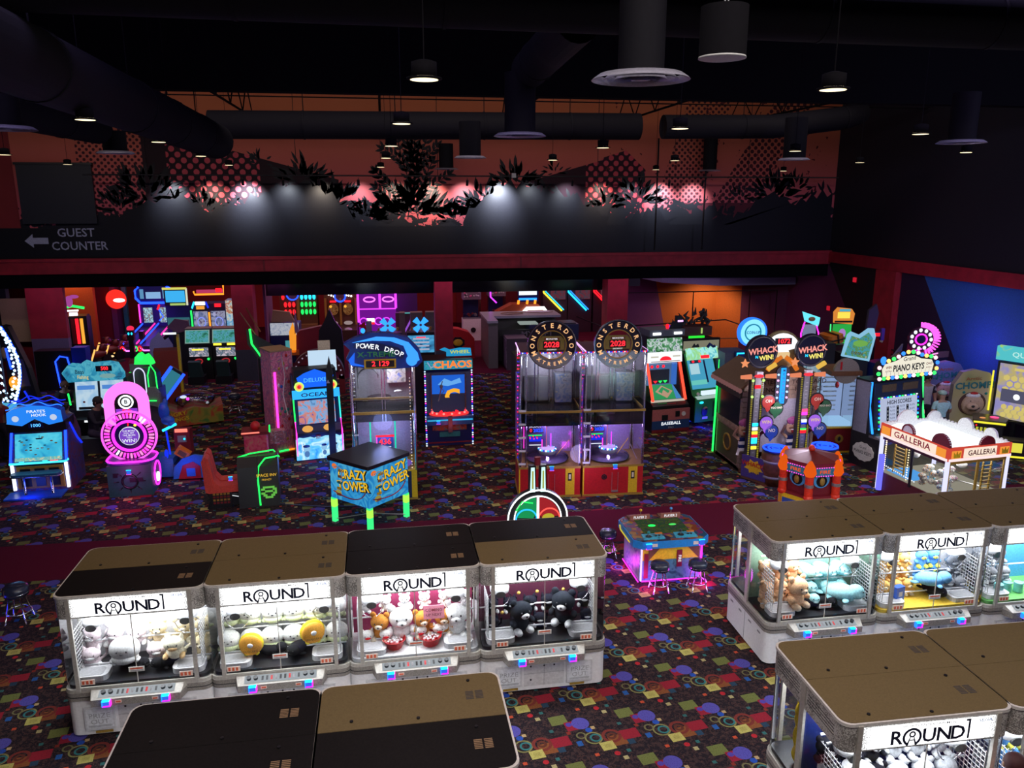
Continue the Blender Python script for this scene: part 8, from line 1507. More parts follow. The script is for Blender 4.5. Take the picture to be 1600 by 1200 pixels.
b = MB(); b.ring((.0, -.15, 2.3), .26, .04, eB, 18); led_dots(b, line((-.55, -.1, 2.4), (-.3, -.1, 2.3), 3)+line((.3, -.1, 2.35), (.55, -.1, 2.3), 3), .05, [eW]); b.build('crown_light', t)
# violet hoops game
t = thing('hoop_shoot_game', 'violet neon hoop shooting game with glowing rings', 'arcade game', (-.35, 40.9, 0), 0)
b = MB(); b.box(-1.15, 1.9, .1, .9, 0, 2.6, pm('violet_dark_box', (.05, .01, .09), .5)); b.build('cabinet', t)
VN = em('violet_glow_panel', (.45, .02, .75), .35); VS = em('violet_strip', (.7, .05, 1), 1.6); b = MB(); b.box(-1.1, .8, .06, .1, .3, 2.5, VN); b.build('back_panel', t)
for x in (-1.1, .0, .8): b = MB(); b.box(x-.06, x+.06, 0, .06, 1.6 if x > -1 else .9, 2.6, VS); b.build('neon_tube', t)
for x in (-.52, .42): b = MB(); b.at(T(x, -.3, 2.1) @ RX(-70)); b.ring((0, 0, 0), .27, .04, em('hoop_pink', (1, .15, .9), 1.8), 24); b.build('hoop', t)
b = MB(); b.box(-1.1, .8, -.02, .06, 1.55, 1.6, VS); 
for x in (-.85, -.1, .3): b.ring((x, -.05, .95), .18, .03, VS, 16)
b.box(-.7, -.3, -.06, 0, .85, 1.1, eW); b.box(-.7, -.3, -.08, -.04, .8, .92, eR); b.box(-1.0, -.3, -.1, 0, .2, .28, VS); b.box(-1.0, -.4, -.3, 0, -.0, .12, GREY); b.build('score_lights', t)
lamp('violet_glow', 'POINT', (-.2, 39.6, 1.8), 40, (.6, .05, 1), shadow_soft_size=.2)
b = MB(); b.box(-.6, .7, 0, .4, 0, 1.55, pm('mauve_box', (.07, .03, .06), .5)); b.tube([(-.3, -.05, 1.55), (.45, -.05, 1.55), (.45, -.05, 1.1)], .03, em('teal_line', (.1, .5, .5), .8)); b.tube([(-.3, -.1, .4), (.15, -.1, 1.2)], .05, em('violet_line', (.35, .1, .7), .8)); b.tube([(-.1, -.1, .3), (.35, -.1, 1.1)], .05, em('violet_line', (.35, .1, .7), .8)); tag(b.build('mauve_cabinet'), 'mauve cabinet with slanted violet stripes right of the hoops', 'arcade game', None, (1.0, 39.4, 0))
# blue burst pinballs (pair)
def burst():
    t = thing('burst_pinball', '', 'arcade game', (0, 0, 0), 0, 'pair of blue burst games')
    b = MB(); b.box(-.62, .62, 0, .6, 0, 1.25, BLACK); b.build('cabinet', t); b = MB(); b.box(-.58, .58, -.04, 0, .35, 1.12, art('blue_info_screen', ((.02, .05, .15), (.05, .3, .6), (.1, .45, .8), (.02, .1, .25)), 2, .8))
    for k in range(4): b.box(-.36, .36, -.06, -.04, .46+.16*k, .53+.16*k, em('pale_text_bar', (.55, .6, .8), .7))
    b.box(-.2, .2, -.07, -.04, 1.02, 1.06, eR); b.build('screen', t)
    b = MB()
    for k in range(4): b.at(T(0, -.02, 1.6) @ RY(45+90*k)); b.poly([(-.07, .05), (.07, .05), (.14, .36), (-.14, .36)], -.04, .04, em('burst_blue', (.03, .3, 1), 1.6), 'y')
    b.at(I4); b.ell((0, -.06, 1.6), (.06, .03, .06), GREY); b.build('blue_burst', t)
    b = MB()
    for k in range(10): b.at(T(-.4+.09*k, 0, 1.32+.08*abs(4.5-k)/4) @ RY(random.uniform(-40, 40))); b.box(-.05, .05, -.04, .04, -.06, .1, (GOLD, LGREY, WHITE)[k % 3])
    b.build('metal_cluster', t); return t
q0 = burst(); q0.location = (.0, 35.2, 0); q0['label'] = 'black game with a blue cross burst, left one behind the curved blue sign'; dup(q0, loc=(1.45, 35.2, 0), label='black game with a blue cross burst, right one by the middle red column')
for k, (x, wd) in enumerate(((.55, .25), (1.05, .55), (1.75, .75))): b = MB(); b.box(0, wd, 0, .5, 0, 1.95, pm('dusty_wood_%d' % k, (.14-.02*k, .09, .08), .7)); (b.ring((wd/2, -.02, 1.5), .2, .03, DGREY, 16, 0, 180) if k == 1 else None); tag(b.build('crate_back'), ('narrow dusty wooden cabinet back', 'dusty cabinet back with an arched outline', 'wide dusty cabinet back with vertical ribs')[k]+' behind the blue burst games', 'cabinet', None, (x, 36.6, 0))
t = MB(); t.poly([(-.12, 0), (.12, 0), (.15, 1.2), (.0, 1.7), (-.15, 1.3)], 0, .1, pm('rust_surf', (.3, .08, .02), .5), 'y'); t.poly([(-.25, 1.55), (.05, 1.75), (.12, 1.4)], -.02, 0, RED, 'y'); t.ell((-.05, -.03, 1.35), (.1, .03, .12), em('azure_edge', (.02, .25, 1), 2.2)); t.box(.1, .35, 0, .2, 1.2, 1.75, GREY); tag(t.build('rust_board'), 'rust coloured upright board with a blue and red tip before the violet hoops', 'arcade prop', None, (-1.05, 35.5, 0))
# dark shark fin topper and rocking shape before the bottle game
b = MB(); b.poly([(-.5, 0), (.5, 0), (.45, .6), (.2, .95), (.0, 1.45), (-.25, .9), (-.45, .6)], 0, .2, BLACK, 'y'); b.box(-.5, .5, 0, .5, -1.2, 0, BLACK); tag(b.build('dark_fin_topper'), 'black fin shaped topper left of the curved blue sign', 'arcade game', None, (-2.35, 33.2, 1.2))
b = MB(); b.poly([(-.12, 0), (.12, 0), (.16, .8), (.05, 1.3), (-.12, .9)], 0, .12, em('orange_hook_light', (1, .35, .03), .9), 'y'); b.box(-.1, .25, 0, .12, -.12, .1, ORANGE); b.poly([(.1, .2), (1.5, .2), (1.6, .8), (1.2, 1.1), (.2, .9)], .1, .5, DRED, 'y'); b.poly([(.1, .8), (.16, 1.9), (.3, .9)], .0, .05, pm('mauve_fin', (.25, .18, .28), .5), 'y'); b.box(.1, 1.5, .1, .5, -.6, .2, DRED); tag(b.build('orange_hook_ride'), 'dark red ride with a glowing orange hook before the bottle game', 'arcade ride', None, (-4.05, 34.6, .62))
b = MB(); b.annulus((0, 0), .75, .95, -.2, .2, pm('maroon_arch', (.12, .015, .03), .4), 24, -10, 190); led_dots(b, [(.85*cos(pi*k/14), -.22, .85*sin(pi*k/14)) for k in range(15)], .03, [em('dim_silver_dot', (.5, .4, .55), .6)]); b.box(-.95, -.75, -.2, .2, -.7, 0, BLACK); b.box(.75, .95, -.2, .2, -.7, 0, DRED); tag(b.build('rivet_arch'), 'maroon studded arch behind the bright tilted monitor', 'arcade game', None, (-2.6, 29.6, .7))
# small white crane boxes and red arch machine
def mini():
    t = thing('small_crane', '', 'claw machine', (0, 0, 0), 0, 'small white crane machines'); b = MB(); b.poly(rrect(.95, .8, .1), 0, 1.1, WHITE); b.disc((.05, .55), .13, -.44, -.4, BLACK, 14); b.poly(rrect(.95, .8, .1), 2.1, 3.0, pm('grey_violet_head', (.18, .14, .18), .5)); b.build('cabinet', t)
    b = MB(); b.box(-.4, .4, .3, .33, 1.1, 2.1, DBLUE)
    for k in range(10): b.ell((random.uniform(-.35, .35), random.uniform(-.1, .2), 1.2+random.uniform(0, .12)), .08, random.choice([DRED, GREY, TAN, DBLUE]), 8, 5)
    b.build('prize_heap', t); b = MB(); b.ringwall(rrect(.9, .75, .1), 1.1, 2.1, GL); b.build('clear_walls', t)
    b = MB()
    for k in range(16): b.ell((random.uniform(-.4, .4), -.41, random.uniform(2.2, 2.9)), (.05, .01, .05), random.choice([LGREY, BLACK, PINKP]), 6, 4)
    b.build('header_print', t); return t
m0 = mini(); m0.location = (4.25, 40.2, 0); m0['label'] = 'small white crane machine just right of the middle red column'; dup(m0, loc=(5.7, 41.4, 0), label='small white crane machine left of the grey counter')
b = MB(); b.poly([(-.1, 0), (1.0, 0), (1.0, .9), (.75, 1.2), (.3, 1.35), (-.1, 1.4)], 0, .7, RED, 'y'); b.poly([(.25+.3*cos(a)*(1.1 if k % 2 else .95), .75+.25*sin(a)*(1.1 if k % 2 else .95)) for k, a in enumerate([2*pi*k/16 for k in range(16)])], -.02, 0, BLACK, 'y'); b.ell((.25, -.03, .75), (.22, .02, .16), YEL, 12, 6); tag(b.build('red_arch_machine'), 'red arched machine with a yellow badge beside the middle column', 'arcade game', None, (2.85, 35.2, 0))
for k, (x, mm, h_) in enumerate(((8.55, (eY, eC), 'yellow and cyan'), (9.9, (eC, em('azure_edge', (.02, .25, 1), 2.2)), 'cyan'), (11.3, (eR, eR), 'red'))):
    t = thing('claw_tower', 'far machine outlined by a bent %s neon line above the counter' % h_, 'arcade game', (x, 41.5, 0), 0); b = MB(); b.box(-.3, 1.0, 0, .8, 0, 3.0, pm('plum_dark', (.05, .02, .04), .5)); b.box(.1, .9, -.05, 0, 1.8, 2.7, art('far_glass', ((.03, .02, .04), (.15, .1, .15), (.3, .05, .08), (.1, .15, .2)), 4, .4)); b.build('cabinet', t)
    neon(t, [(-.3, -.1, 2.8), (-.3, -.1, 2.2), (.7, -.1, 1.2)], .05, mm[0]); neon(t, [(-.2, -.14, 2.8), (-.2, -.14, 2.25), (.8, -.14, 1.25)], .03, mm[1])
t = thing('photo_booth', 'orange and white arched machine with a white neon hood above the counter', 'arcade game', (6.6, 39.2, 0), 0)
b = MB(); b.poly([(-1.2, 0), (1.6, 0), (1.6, 1.3), (.9, 1.9), (-.4, 1.9), (-1.2, 1.5)], 0, .8, pm('copper_orange', (.35, .08, .03), .4), 'y'); b.build('cabinet', t); neon(t, [(-.1, -.08, 1.2), (.35, -.08, 1.68), (1.2, -.08, 1.68), (1.55, -.08, 1.2)], .1, eW, 'white_hood_light'); b = MB(); b.box(-.05, .85, -.05, 0, 2.35, 2.6, eWs); b.box(-.05, .85, -.05, 0, 2.1, 2.2, em('azure_edge', (.02, .25, 1), 2.2)); b.box(-.1, .95, 0, .1, 2.0, 2.75, DBLUE)
for x in (-.1, .35, .75): b.tube([(x, -.05, 1.9), (x+.03, -.05, 2.1)], .06, eO)
b.build('sign_bars', t); t = neon(bpy.data.objects['photo_booth'], [(-1.5, -.1, 2.8), (-1.5, -.1, 2.3), (-1.2, -.1, 2.0)], .04, eV)
# prize counter
t = thing('prize_counter', 'long grey prize counter with a dark glass front and pale gift lettering', 'counter', (6.3, 34.4, 0), 0)
CG = pm('counter_grey', (.14, .13, .12), .4); b = MB(); b.box(-2.1, -1.7, -1.5, 1.2, 0, 1.95, CG); b.box(-1.7, 1.2, .5, 1.2, 0, 1.95, CG); b.box(-2.15, 1.3, -.2, 1.3, 1.95, 2.05, pm('counter_top_grey', (.3, .32, .33), .3)); b.box(-2.15, -1.7, -1.55, -.2, 1.95, 2.05, pm('counter_top_grey', (.3, .32, .33), .3)); b.build('counter_body', t)
b = MB(); b.box(-1.6, 1.6, -.9, -.85, .2, 1.55, pm('smoked_glass_front', (.03, .035, .03), .2)); b.at(T(.1, -.92, 1.35)); b.text('MY GIFT', .32, pm('dull_letter', (.16, .16, .16), .6), None, 1.2, .01); b.build('front_panel', t)
b = MB(); b.poly([(-1.4, -2.0), (-.5, -2.0), (-.5, .4), (-1.4, .4)], 0, 1.35, pm('poster_violet_side', (.07, .05, .07), .5)); b.box(-1.42, -1.4, -2.0, .4, .1, 1.3, art('poster_side', ((.1, .06, .12), (.25, .2, .25), (.05, .03, .06)), 5)); b.build('side_case', t)
b = MB(); b.box(-.2, 2.0, -.7, .4, 1.0, 1.7, pm('navy_case', (.02, .03, .08), .4)); b.box(-.1, 1.9, -.6, .3, 1.7, 1.74, BLACK); b.box(-.6, .2, -.6, .1, 1.7, 1.76, em('pale_case_light', (.5, .6, .55), .5)); b.build('display_case', t)
b = MB(); b.tube([(-.8+.5*cos(a), .4+.3*sin(a), 2.08) for a in [2*pi*k/16 for k in range(16)]], .02, TAN, 5, True); b.tube([(-1.0, .2, 2.08), (-.3, .5, 2.1), (.6, .3, 2.08), (1.1, .6, 2.08)], .015, TAN, 5); b.box(-.1, 1.0, .7, .9, 2.05, 2.09, WHITE); tag(b.build('cable_heap'), 'loose tangle of brown cables and a white strip on the grey counter top', 'cables', None, (6.3, 34.4, .0))
# monster truck pusher behind the two prize towers
t = thing('truck_pusher', 'wide pusher game with two glowing yellow wings and pink screens', 'arcade game', (5.0, 23.6, 0), 0)
b = MB(); b.box(-1.1, 1.3, -.3, 1.2, 0, 2.3, pm('olive_dark', (.05, .05, .03), .5)); b.box(-.7, .9, -.3, .3, 2.3, 2.75, pm('olive_sign', (.1, .11, .02), .5)); b.build('cabinet', t)
for s_, x in ((-1, -.75), (1, 1.0)):
    b = MB(); b.poly([(x, 2.35), (x+s_*.45, 2.25), (x+s_*.4, 2.55), (x+s_*.15, 2.82), (x-s_*.1, 2.85)][::s_], -.4, -.3, BROWN, 'y'); b.poly([(x, 2.4), (x+s_*.38, 2.32), (x+s_*.32, 2.55), (x+s_*.1, 2.76)][::s_], -.42, -.4, em('cream_wing_light', (1, .95, .45), 1.3), 'y'); b.build('wing_light', t)
for x in (-.45, .55): b = MB(); b.box(x-.28, x+.28, -.36, -.3, 2.45, 2.75, em('pink_screen', (.8, .15, .6), .9)); b.box(x-.1, x+.2, -.38, -.36, 2.52, 2.65, em('aqua_patch', (.2, .5, .9), .9)); b.build('screen', t)
b = MB(); b.box(-.75, .9, -.36, -.3, 2.33, 2.42, em('lime_strip', (.5, .7, .2), .8)); b.build('light_strip', t)
cab('perforated_box', 'box cabinet with a perforated lid and blue printed side right of the pusher', (7.7, 25.6, 0), 6, 1.7, 1.2, 2.1, pm('olive_lid', (.1, .1, .07), .5), parts=(('side_panel', lambda b: b.box(-.83, .83, -.63, -.6, 1.5, 2.05, art('blue_side_print', ((.1, .15, .4), (.15, .22, .5), (.05, .08, .2)), 3))), ('lid_holes', lambda b: [b.cyl((-.7+.14*i, -.45+.16*j, 2.1), (-.7+.14*i, -.45+.16*j, 2.105), .03, TAN, 6) for i in range(10) for j in range(5)])))
# tree topped game with green lamp and the pale screen beside it
t = thing('tree_top_game', 'game with dark leafy models and a green lamp before the ramp railing', 'arcade game', (11.0, 27.0, 0), 4)
b = MB(); b.box(-.7, .7, -.3, .6, 0, 2.15, pm('bronze_dark', (.07, .05, .03), .5)); b.box(-.65, .45, -.35, .3, 2.3, 2.62, pm('sign_rust', (.08, .03, .03), .5)); b.build('cabinet', t)
b = MB()
for k in range(34): x = random.uniform(-.6, .5); b.at(T(x, random.uniform(-.2, .3), 2.75+random.uniform(-.1, .5)*(1-abs(x))) @ RY(random.uniform(-60, 60))); b.poly([(-.05, -.12), (.05, -.12), (.02, .14)], -.03, .03, pm('dark_foliage', (.03, .03, .035), .7), 'y')
b.build('leafy_model', t, None, 0, 'stuff'); b = MB(); b.box(-.45, .15, -.4, -.35, 2.05, 2.3, em('green_lamp_box', (.03, .9, .05), 1.0)); b.box(.02, .06, -.4, -.35, 2.38, 2.58, em('lime_strip', (.5, .7, .2), .8)); b.build('green_lamp', t)
b = MB(); b.box(-.85, -.65, -.2, 0, 2.5, 3.0, BLACK); b.box(-.82, -.62, -.22, -.2, 2.8, 2.86, em('lilac_light', (.8, .4, 1), 2)); b.build('side_post', t)
t = thing('wide_monitor', 'wide pale monitor with a small orange word behind the green ball game', 'screen', (10.75, 25.8, 0), 6)
b = MB(); b.box(-.75, .7, 0, .12, 1.55, 2.35, BLACK); b.box(-.1, .1, 0, .1, 0, 1.6, BLACK); b.box(-.4, .4, -.2, .3, 0, .05, BLACK); b.build('monitor_case', t); b = MB(); b.box(-.7, .65, -.02, 0, 1.62, 2.28, em('khaki_screen', (.25, .24, .17), .8)); b.poly([(-.4, 2.05), (-.1, 2.05), (-.15, 2.18), (-.25, 2.12), (-.3, 2.2)], -.03, -.02, DGREY, 'y'); b.at(T(.12, -.03, 1.95)); b.text('CHOCO', .12, em('orange_word', (1, .55, .1), .8), None, 1.2, .02); b.build('screen', t)
# left edge: giant bulb tower, tilted blue game, table
t = thing('bulb_lattice_tower', 'tall lattice of white blue bulbs at the left picture edge', 'arcade game', (-11.15, 24.9, 0), 0)
b = MB(); b.box(-1.1, .35, .3, 1.0, 0, 1.0, NAVY); b.tube([(-.1, .05, 1.0), (-.1, .05, 3.4)], .03, NAVY); b.build('base', t); b = MB(); BUL = em('white_blue_bulb', (.5, .75, 1), 2.6)
for k in range(70):
    z = 1.15+2.3*(k/69); a = k*.9; r_ = .38*sin(pi*min(1, max(.08, k/69)))+.06; b.ell((-.05+r_*cos(a), r_*.3*sin(a), z), .042, BUL, 6, 4)
for s_ in (-1, 1):
    for k in range(26): z = 1.0+2.4*k/25; b.ell((-.05+s_*(.1+.34*sin(pi*k/25)), -.05, z), .05, BUL, 6, 4)
b.build('bulb_string', t, None, 0, 'stuff'); 
for s_ in (-1, 1): neon(t, [(-.05+s_*(.08+.36*sin(pi*k/12)), .02, .95+2.5*k/12) for k in range(13)], .03, eB)
b = MB(); b.poly([(-.3, 1.2), (.2, 1.15), (.15, .95), (-.1, .65)], -.12, -.05, em('cyan_tip', (.1, .5, .8), .8), 'y'); b.build('tip', t); lamp('bulb_glow', 'POINT', (-11.2, 24.2, 2.2), 25, (.3, .5, 1), shadow_soft_size=.3)
t = thing('tilted_wall_game', 'tall dark leaning game with blue neon edges beside the red wall block', 'arcade game', (-12.1, 27.9, 0), 0)
b = MB(); b.poly([(-.45, 0), (.55, 0), (.3, 1.6), (-.15, 3.0), (-.3, 3.05), (-.35, 1.8)], 0, .3, BLACK, 'y'); b.poly([(-.1, 1.0), (.3, 1.0), (.18, 1.9), (-.12, 2.0)], -.02, 0, pm('slate_violet', (.06, .05, .14), .4), 'y'); b.build('cabinet', t); neon(t, [(-.2, -.05, 1.6), (-.28, -.05, 2.3)], .035, eB); neon(t, [(-.2, -.05, .75), (.05, -.05, .1)], .03, eBd); neon(t, [(.1, -.05, .85), (.35, -.05, .25)], .03, eBd)
b = MB(); b.ell((-.15, -.1, 1.15), (.16, .06, .22), em('fireball', (1, .35, .03), 1.2)); b.ell((-.08, -.15, 1.0), (.12, .05, .08), em('pale_flame', (.9, .7, .2), 1.0)); b.ell((-.35, -.05, 2.15), (.1, .05, .2), TAN); b.build('flame_lamp', t)
t = thing('air_table', 'dark table game with a thin yellow metal frame behind the hook game', 'arcade game', (-10.3, 23.9, 0), 20)
b = MB(); b.box(-.9, .55, -.3, .9, .0, .85, NAVY); b.box(-.95, .6, -.35, .95, .85, .9, pm('violet_table_top', (.08, .05, .2), .25)); b.build('table_body', t); b = MB(); b.tube([(-.95, -.35, .92), (.6, -.35, .92), (.6, .95, .92)], .02, pm('olive_yellow_edge', (.3, .28, .05), .4)); b.tube([(.6, -.35, .92), (.6, -.35, 0)], .025, pm('olive_yellow_edge', (.3, .28, .05), .4)); b.tube([(.6, .95, .92), (.6, .95, 0)], .02, pm('olive_yellow_edge', (.3, .28, .05), .4)); b.tube([(.5, .9, .92), (.6, .95, 1.1)], .02, CHROME); b.build('metal_frame', t); b = MB(); b.ell((.2, .1, .93), (.12, .08, .02), eC, 8, 5); b.build('puck_light', t)
t = thing('blue_arch_machine', 'dark machine with a blue neon arch in front of the grey wall panel', 'arcade game', (-12.1, 31.6, 0), 0)
b = MB(); b.box(-1.0, .3, 0, .6, 0, 1.5, BLACK); b.box(.3, .8, 0, .5, 0, 1.6, pm('electric_blue_side', (.01, .03, .5), .4)); b.build('cabinet', t); neon(t, [(-.2, -.05, .1), (-.28, -.05, 1.1), (-.1, -.05, 1.3), (.15, -.05, 1.25), (.3, -.05, .4)], .03, eB)
# low glow under the ocean game row and cables
b = MB(); b.tube([(-1.9, 20.6, .02), (-1.0, 20.3, .02), (0, 19.8, .02)], .015, BLACK); b.tube([(-2.8, 18.4, .02), (-1.6, 18.0, .02), (-.6, 17.9, .02)], .012, BLACK); tag(b.build('floor_cable'), 'thin dark cables lying on the carpet left of the crazy tower', 'cable')
for loc, c, e in (((-2.0, 21.2, .3), (.05, .2, 1), 16), ((-6.3, 19.0, .6), (1, .1, .8), 14), ((-5.2, 20.2, .4), (.05, .1, 1), 6), ((4.5, 17.2, .9), (.6, .45, 1), 14), ((-.2, 17.6, 1.8), (.3, .4, 1), 8), ((-1.5, 20.5, .3), (.1, .15, 1), 10), ((1.7, 22.0, .7), (1, .1, .15), 6), ((9.3, 17.2, .8), (.1, .1, 1), 5), ((12, 14.2, 1.0), (1, .8, .7), 6), ((-4.4, 19.0, .5), (.1, 1, .2), 3)):
    lamp('neon_spill', 'POINT', loc, e, c, shadow_soft_size=.25)
for x, y in ((3.80, 18.45), (5.33, 18.35)): lamp('tower_lamp', 'POINT', (x, y-.1, 3.2), 45, (.85, .85, 1), shadow_soft_size=.12); lamp('tower_violet_lamp', 'POINT', (x, y-.15, 1.6), 34, (.55, .35, 1), shadow_soft_size=.1)
lamp('tower_lamp', 'POINT', (-.16, 18.7, 3.1), 40, (.85, .9, 1), shadow_soft_size=.12); lamp('tower_lamp', 'POINT', (-.16, 18.7, 1.6), 26, (.6, .6, 1), shadow_soft_size=.12)
lamp('glass_box_lamp', 'POINT', (12.72, 20.0, 2.0), 8, (.7, .85, 1), shadow_soft_size=.1)
# ---------------------------------------------------------------- people
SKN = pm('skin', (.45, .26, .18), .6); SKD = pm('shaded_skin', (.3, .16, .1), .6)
def person(label, loc, rz, J, mats, hair=None, cap=None, H=1.0, stripes=None):
    """one continuous skinned body: J holds joint positions (metres, facing -y)"""
    t = thing('person', label, 'person', loc, rz)
    V = []; E = []; Rr = []; idx = {}
    def add(n, p, r, par=None):
        idx[n] = len(V); V.append(Vector(p)); Rr.append(r)
        if par is not None: E.append((idx[par], idx[n]))
    hip, chest, neck, head = [Vector(J[k]) for k in ('hip', 'chest', 'neck', 'head')]
    add('hip', hip, .15); add('waist', hip.lerp(chest, .5), .135, 'hip'); add('chest', chest, .165, 'waist'); add('neckb', neck, .06, 'chest'); add('jaw', neck.lerp(head, .55), .075, 'neckb'); add('head', head, .1, 'jaw'); add('crown', head+(head-neck).normalized()*.08, .075, 'head')
    for s_ in ('l', 'r'):
        sh, el, wr = [Vector(J[k+s_]) for k in ('sh', 'el', 'wr')]; add('sh'+s_, sh, .075, 'chest'); add('el'+s_, el, .05, 'sh'+s_); add('wr'+s_, wr, .03, 'el'+s_); d = (wr-el).normalized(); add('pa'+s_, wr+d*.07, .036, 'wr'+s_)
        side = d.cross(Vector((0, 0, 1))); side = side.normalized() if side.length > .1 else Vector((1, 0, 0))
        for k, L in enumerate((.07, .085, .08, .06)): q = wr+d*.1+side*(.03-.02*k); add('f%d%s' % (k, s_), q, .011, 'pa'+s_); add('g%d%s' % (k, s_), q+d*L*.9+Vector((0, 0, -.015)), .009, 'f%d%s' % (k, s_))
        q = wr+d*.04+side*.045; add('t'+s_, q, .012, 'pa'+s_); add('u'+s_, q+d*.045+side*.015, .01, 't'+s_)
        hj, kn, an = [Vector(J[k+s_]) for k in ('hj', 'kn', 'an')]; add('hj'+s_, hj, .105, 'hip'); add('kn'+s_, kn, .07, 'hj'+s_); add('an'+s_, an, .045, 'kn'+s_); add('to'+s_, an+Vector((0, -.17, -.035)), .04, 'an'+s_)
    me = bpy.data.meshes.new('body'); me.from_pydata([tuple(v) for v in V], E, []); o = bpy.data.objects.new('body', me); COL.objects.link(o)
    m = o.modifiers.new('skin', 'SKIN'); m.use_smooth_shade = True
    for i, sv in enumerate(me.skin_vertices[0].data): sv.radius = (Rr[i], Rr[i]*(.72 if i in (0, 1, 2) else 1)); sv.use_root = (i == 0)
    sdm = o.modifiers.new('smooth', 'SUBSURF'); sdm.levels = 1; sdm.render_levels = 1
    dg = bpy.context.evaluated_depsgraph_get(); nm = bpy.data.meshes.new_from_object(o.evaluated_get(dg)); bpy.data.objects.remove(o)
    shirt, pants, skin, shoe = mats; nm.materials.clear()
    for mm in (shirt, pants, skin, shoe, stripes or shirt): nm.materials.append(mm)
    segs = [(V[a], V[b_], idx_n) for (a, b_), idx_n in zip(E, [list(idx.keys())[b_] for a, b_ in E])]
    for p in nm.polygons:
        c = p.center; best = None; bd = 9
        for a, b_, n in segs:
            ab = b_-a; tt = max(0, min(1, (c-a).dot(ab)/max(1e-6, ab.length_squared))); dd = (c-(a+ab*tt)).length
            if dd < bd: bd = dd; best = (n, tt)
        n, tt = best; k = 0
        if n in ('jaw', 'head', 'crown') or n[:2] in ('pa', 'wr') and (n[:2] == 'pa' or tt > .0) or n[0] in 'fgtu' and n[:2] != 'to': k = 2
        if n[:2] == 'el': k = 0 if tt < .6 or J.get('long') else 2
        if n[:2] == 'wr': k = 0 if J.get('long') else 2
        if n == 'neckb' and tt > .7: k = 2
        if n[:2] in ('hj', 'kn') or (n == 'waist' and tt < .15): k = 1
        if n[:2] == 'an': k = 1 if tt < .9 else 3
        if n[:2] == 'to': k = 3
        if k == 0 and stripes and int(c.z*16) % 2: k = 4
        p.material_index = k; p.use_smooth = True
    ob = bpy.data.objects.new('body', nm); COL.objects.link(ob); ob.parent = t
    up = (head-neck).normalized(); fwd = Vector(J.get('face', (0, -1, 0))).normalized(); sd = fwd.cross(up).normalized()
    b = MB(); c = head+up*.01; f = c+fwd*.1
    b.ell(f+fwd*.008-up*.005, (.018, .022, .028), skin, 8, 6)
    for s_ in (-1, 1): b.ell(f+sd*s_*.037+up*.02-fwd*.004, .012, BLACK, 6, 4); b.ell(c+sd*s_*.1, (.014, .022, .03), skin, 8, 5)
    b.ell(f-up*.045-fwd*.012, (.028, .012, .008), pm('lips', (.3, .1, .09), .5), 8, 4); b.build('face', t)
    if hair: b = MB(); q = c+up*.035-fwd*.025; b.ell(q, (.112, .112, .105), hair, 14, 9); b.ell(q-fwd*.03-up*.07, (.09, .06, .08), hair, 10, 6); b.build('hair', t)
    if cap: b = MB(); q = c+up*.06; b.ell(q, (.115, .12, .075), cap, 14, 8); b.ell(q+fwd*.11-up*.01, (.08, .09, .012), cap, 10, 5); b.build('cap', t)
    t.scale = (H,)*3; return t
stand = dict(hip=(0, 0, .95), chest=(0, 0, 1.3), neck=(0, 0, 1.48), head=(0, -.02, 1.63), shl=(-.19, 0, 1.4), ell=(-.25, .02, 1.12), wrl=(-.26, -.08, .88), shr=(.19, 0, 1.4), elr=(.25, .02, 1.12), wrr=(.26, -.08, .88), hjl=(-.1, 0, .88), knl=(-.11, -.02, .48), anl=(-.12, .02, .08), hjr=(.1, 0, .88), knr=(.11, -.02, .48), anr=(.12, .02, .08))
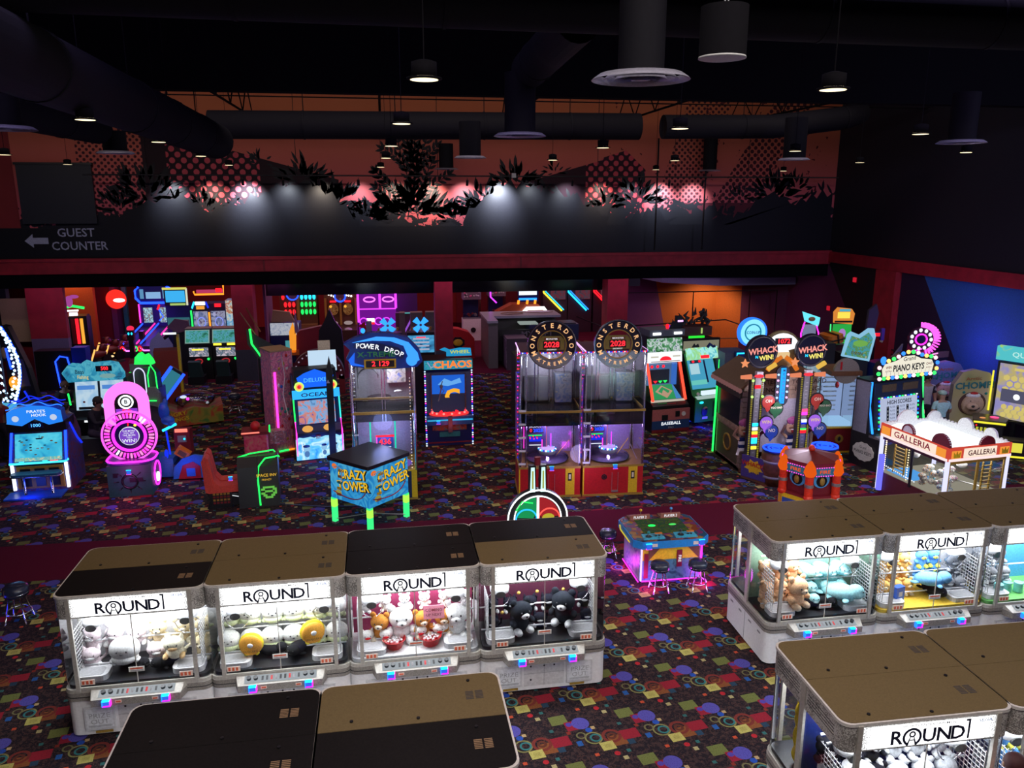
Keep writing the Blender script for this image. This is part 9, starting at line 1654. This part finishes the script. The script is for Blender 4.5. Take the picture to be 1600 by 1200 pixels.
sit = dict(hip=(0, 0, .6), chest=(0, -.08, .98), neck=(0, -.16, 1.16), head=(0, -.22, 1.3), shl=(-.19, -.1, 1.08), ell=(-.24, -.25, .85), wrl=(-.12, -.48, .9), shr=(.19, -.1, 1.08), elr=(.24, -.25, .85), wrr=(.12, -.48, .9), hjl=(-.1, 0, .56), knl=(-.16, -.42, .55), anl=(-.14, -.38, .08), hjr=(.1, 0, .56), knr=(.16, -.42, .55), anr=(.14, -.38, .08), long=1)
NV = pm('navy_cloth', (.02, .02, .05), .85); DK = pm('dark_cloth', (.02, .018, .03), .9); CHC = pm('charcoal_trousers', (.06, .045, .08), .9); SHB = BLACK
HB = pm('dark_hair', (.02, .014, .01), .7); PB_ = pm('pale_blue_shirt', (.45, .75, .78), .85); MG = pm('mint_cap', (.4, .6, .55), .8); WS = pm('white_stripe', (.5, .48, .5), .85); RS = pm('maroon_shirt', (.2, .02, .03), .85)
person('person in dark clothes and dark hair seated sideways at the fishing game', (-8.25, 23.0, 0), 70, dict(sit, head=(0, -.2, 1.3)), (DK, CHC, SKD, SHB), HB, None, 1.2)
person('small child in a pale top standing before the fishing game screen', (-9.0, 23.25, 0), 150, stand, (pm('pale_top', (.3, .3, .38), .85), DK, SKD, SHB), HB, None, .85)
person('person in a maroon top standing at the left picture edge', (-10.55, 22.9, 0), 160, stand, (RS, DK, SKD, SHB), HB, None, 1.08)
person('person with brown hair crouched behind the hook game crown', (-9.95, 25.7, 0), 30, sit, (DK, DK, SKN, SHB), pm('brown_hair', (.12, .05, .03), .7), None, 1.15)
person('man in a pale blue shirt and cap seen from behind by the bear boards', (15.42, 19.6, 0), 170, dict(stand, ell=(-.3, -.08, 1.14), wrl=(-.26, -.3, 1.1)), (PB_, DK, SKN, SHB), None, MG, 1.02)
person('person in a black and white striped shirt right of the piano marquee', (15.95, 21.0, 0), -10, stand, (DK, DK, SKN, SHB), HB, None, 1.12, WS)
person('person with dark hair standing by the machine at the bottom right corner', (6.0, 5.95, 0), 170, stand, (RS, DK, SKD, SHB), pm('dark_auburn_hair', (.05, .01, .012), .7), None, .98)
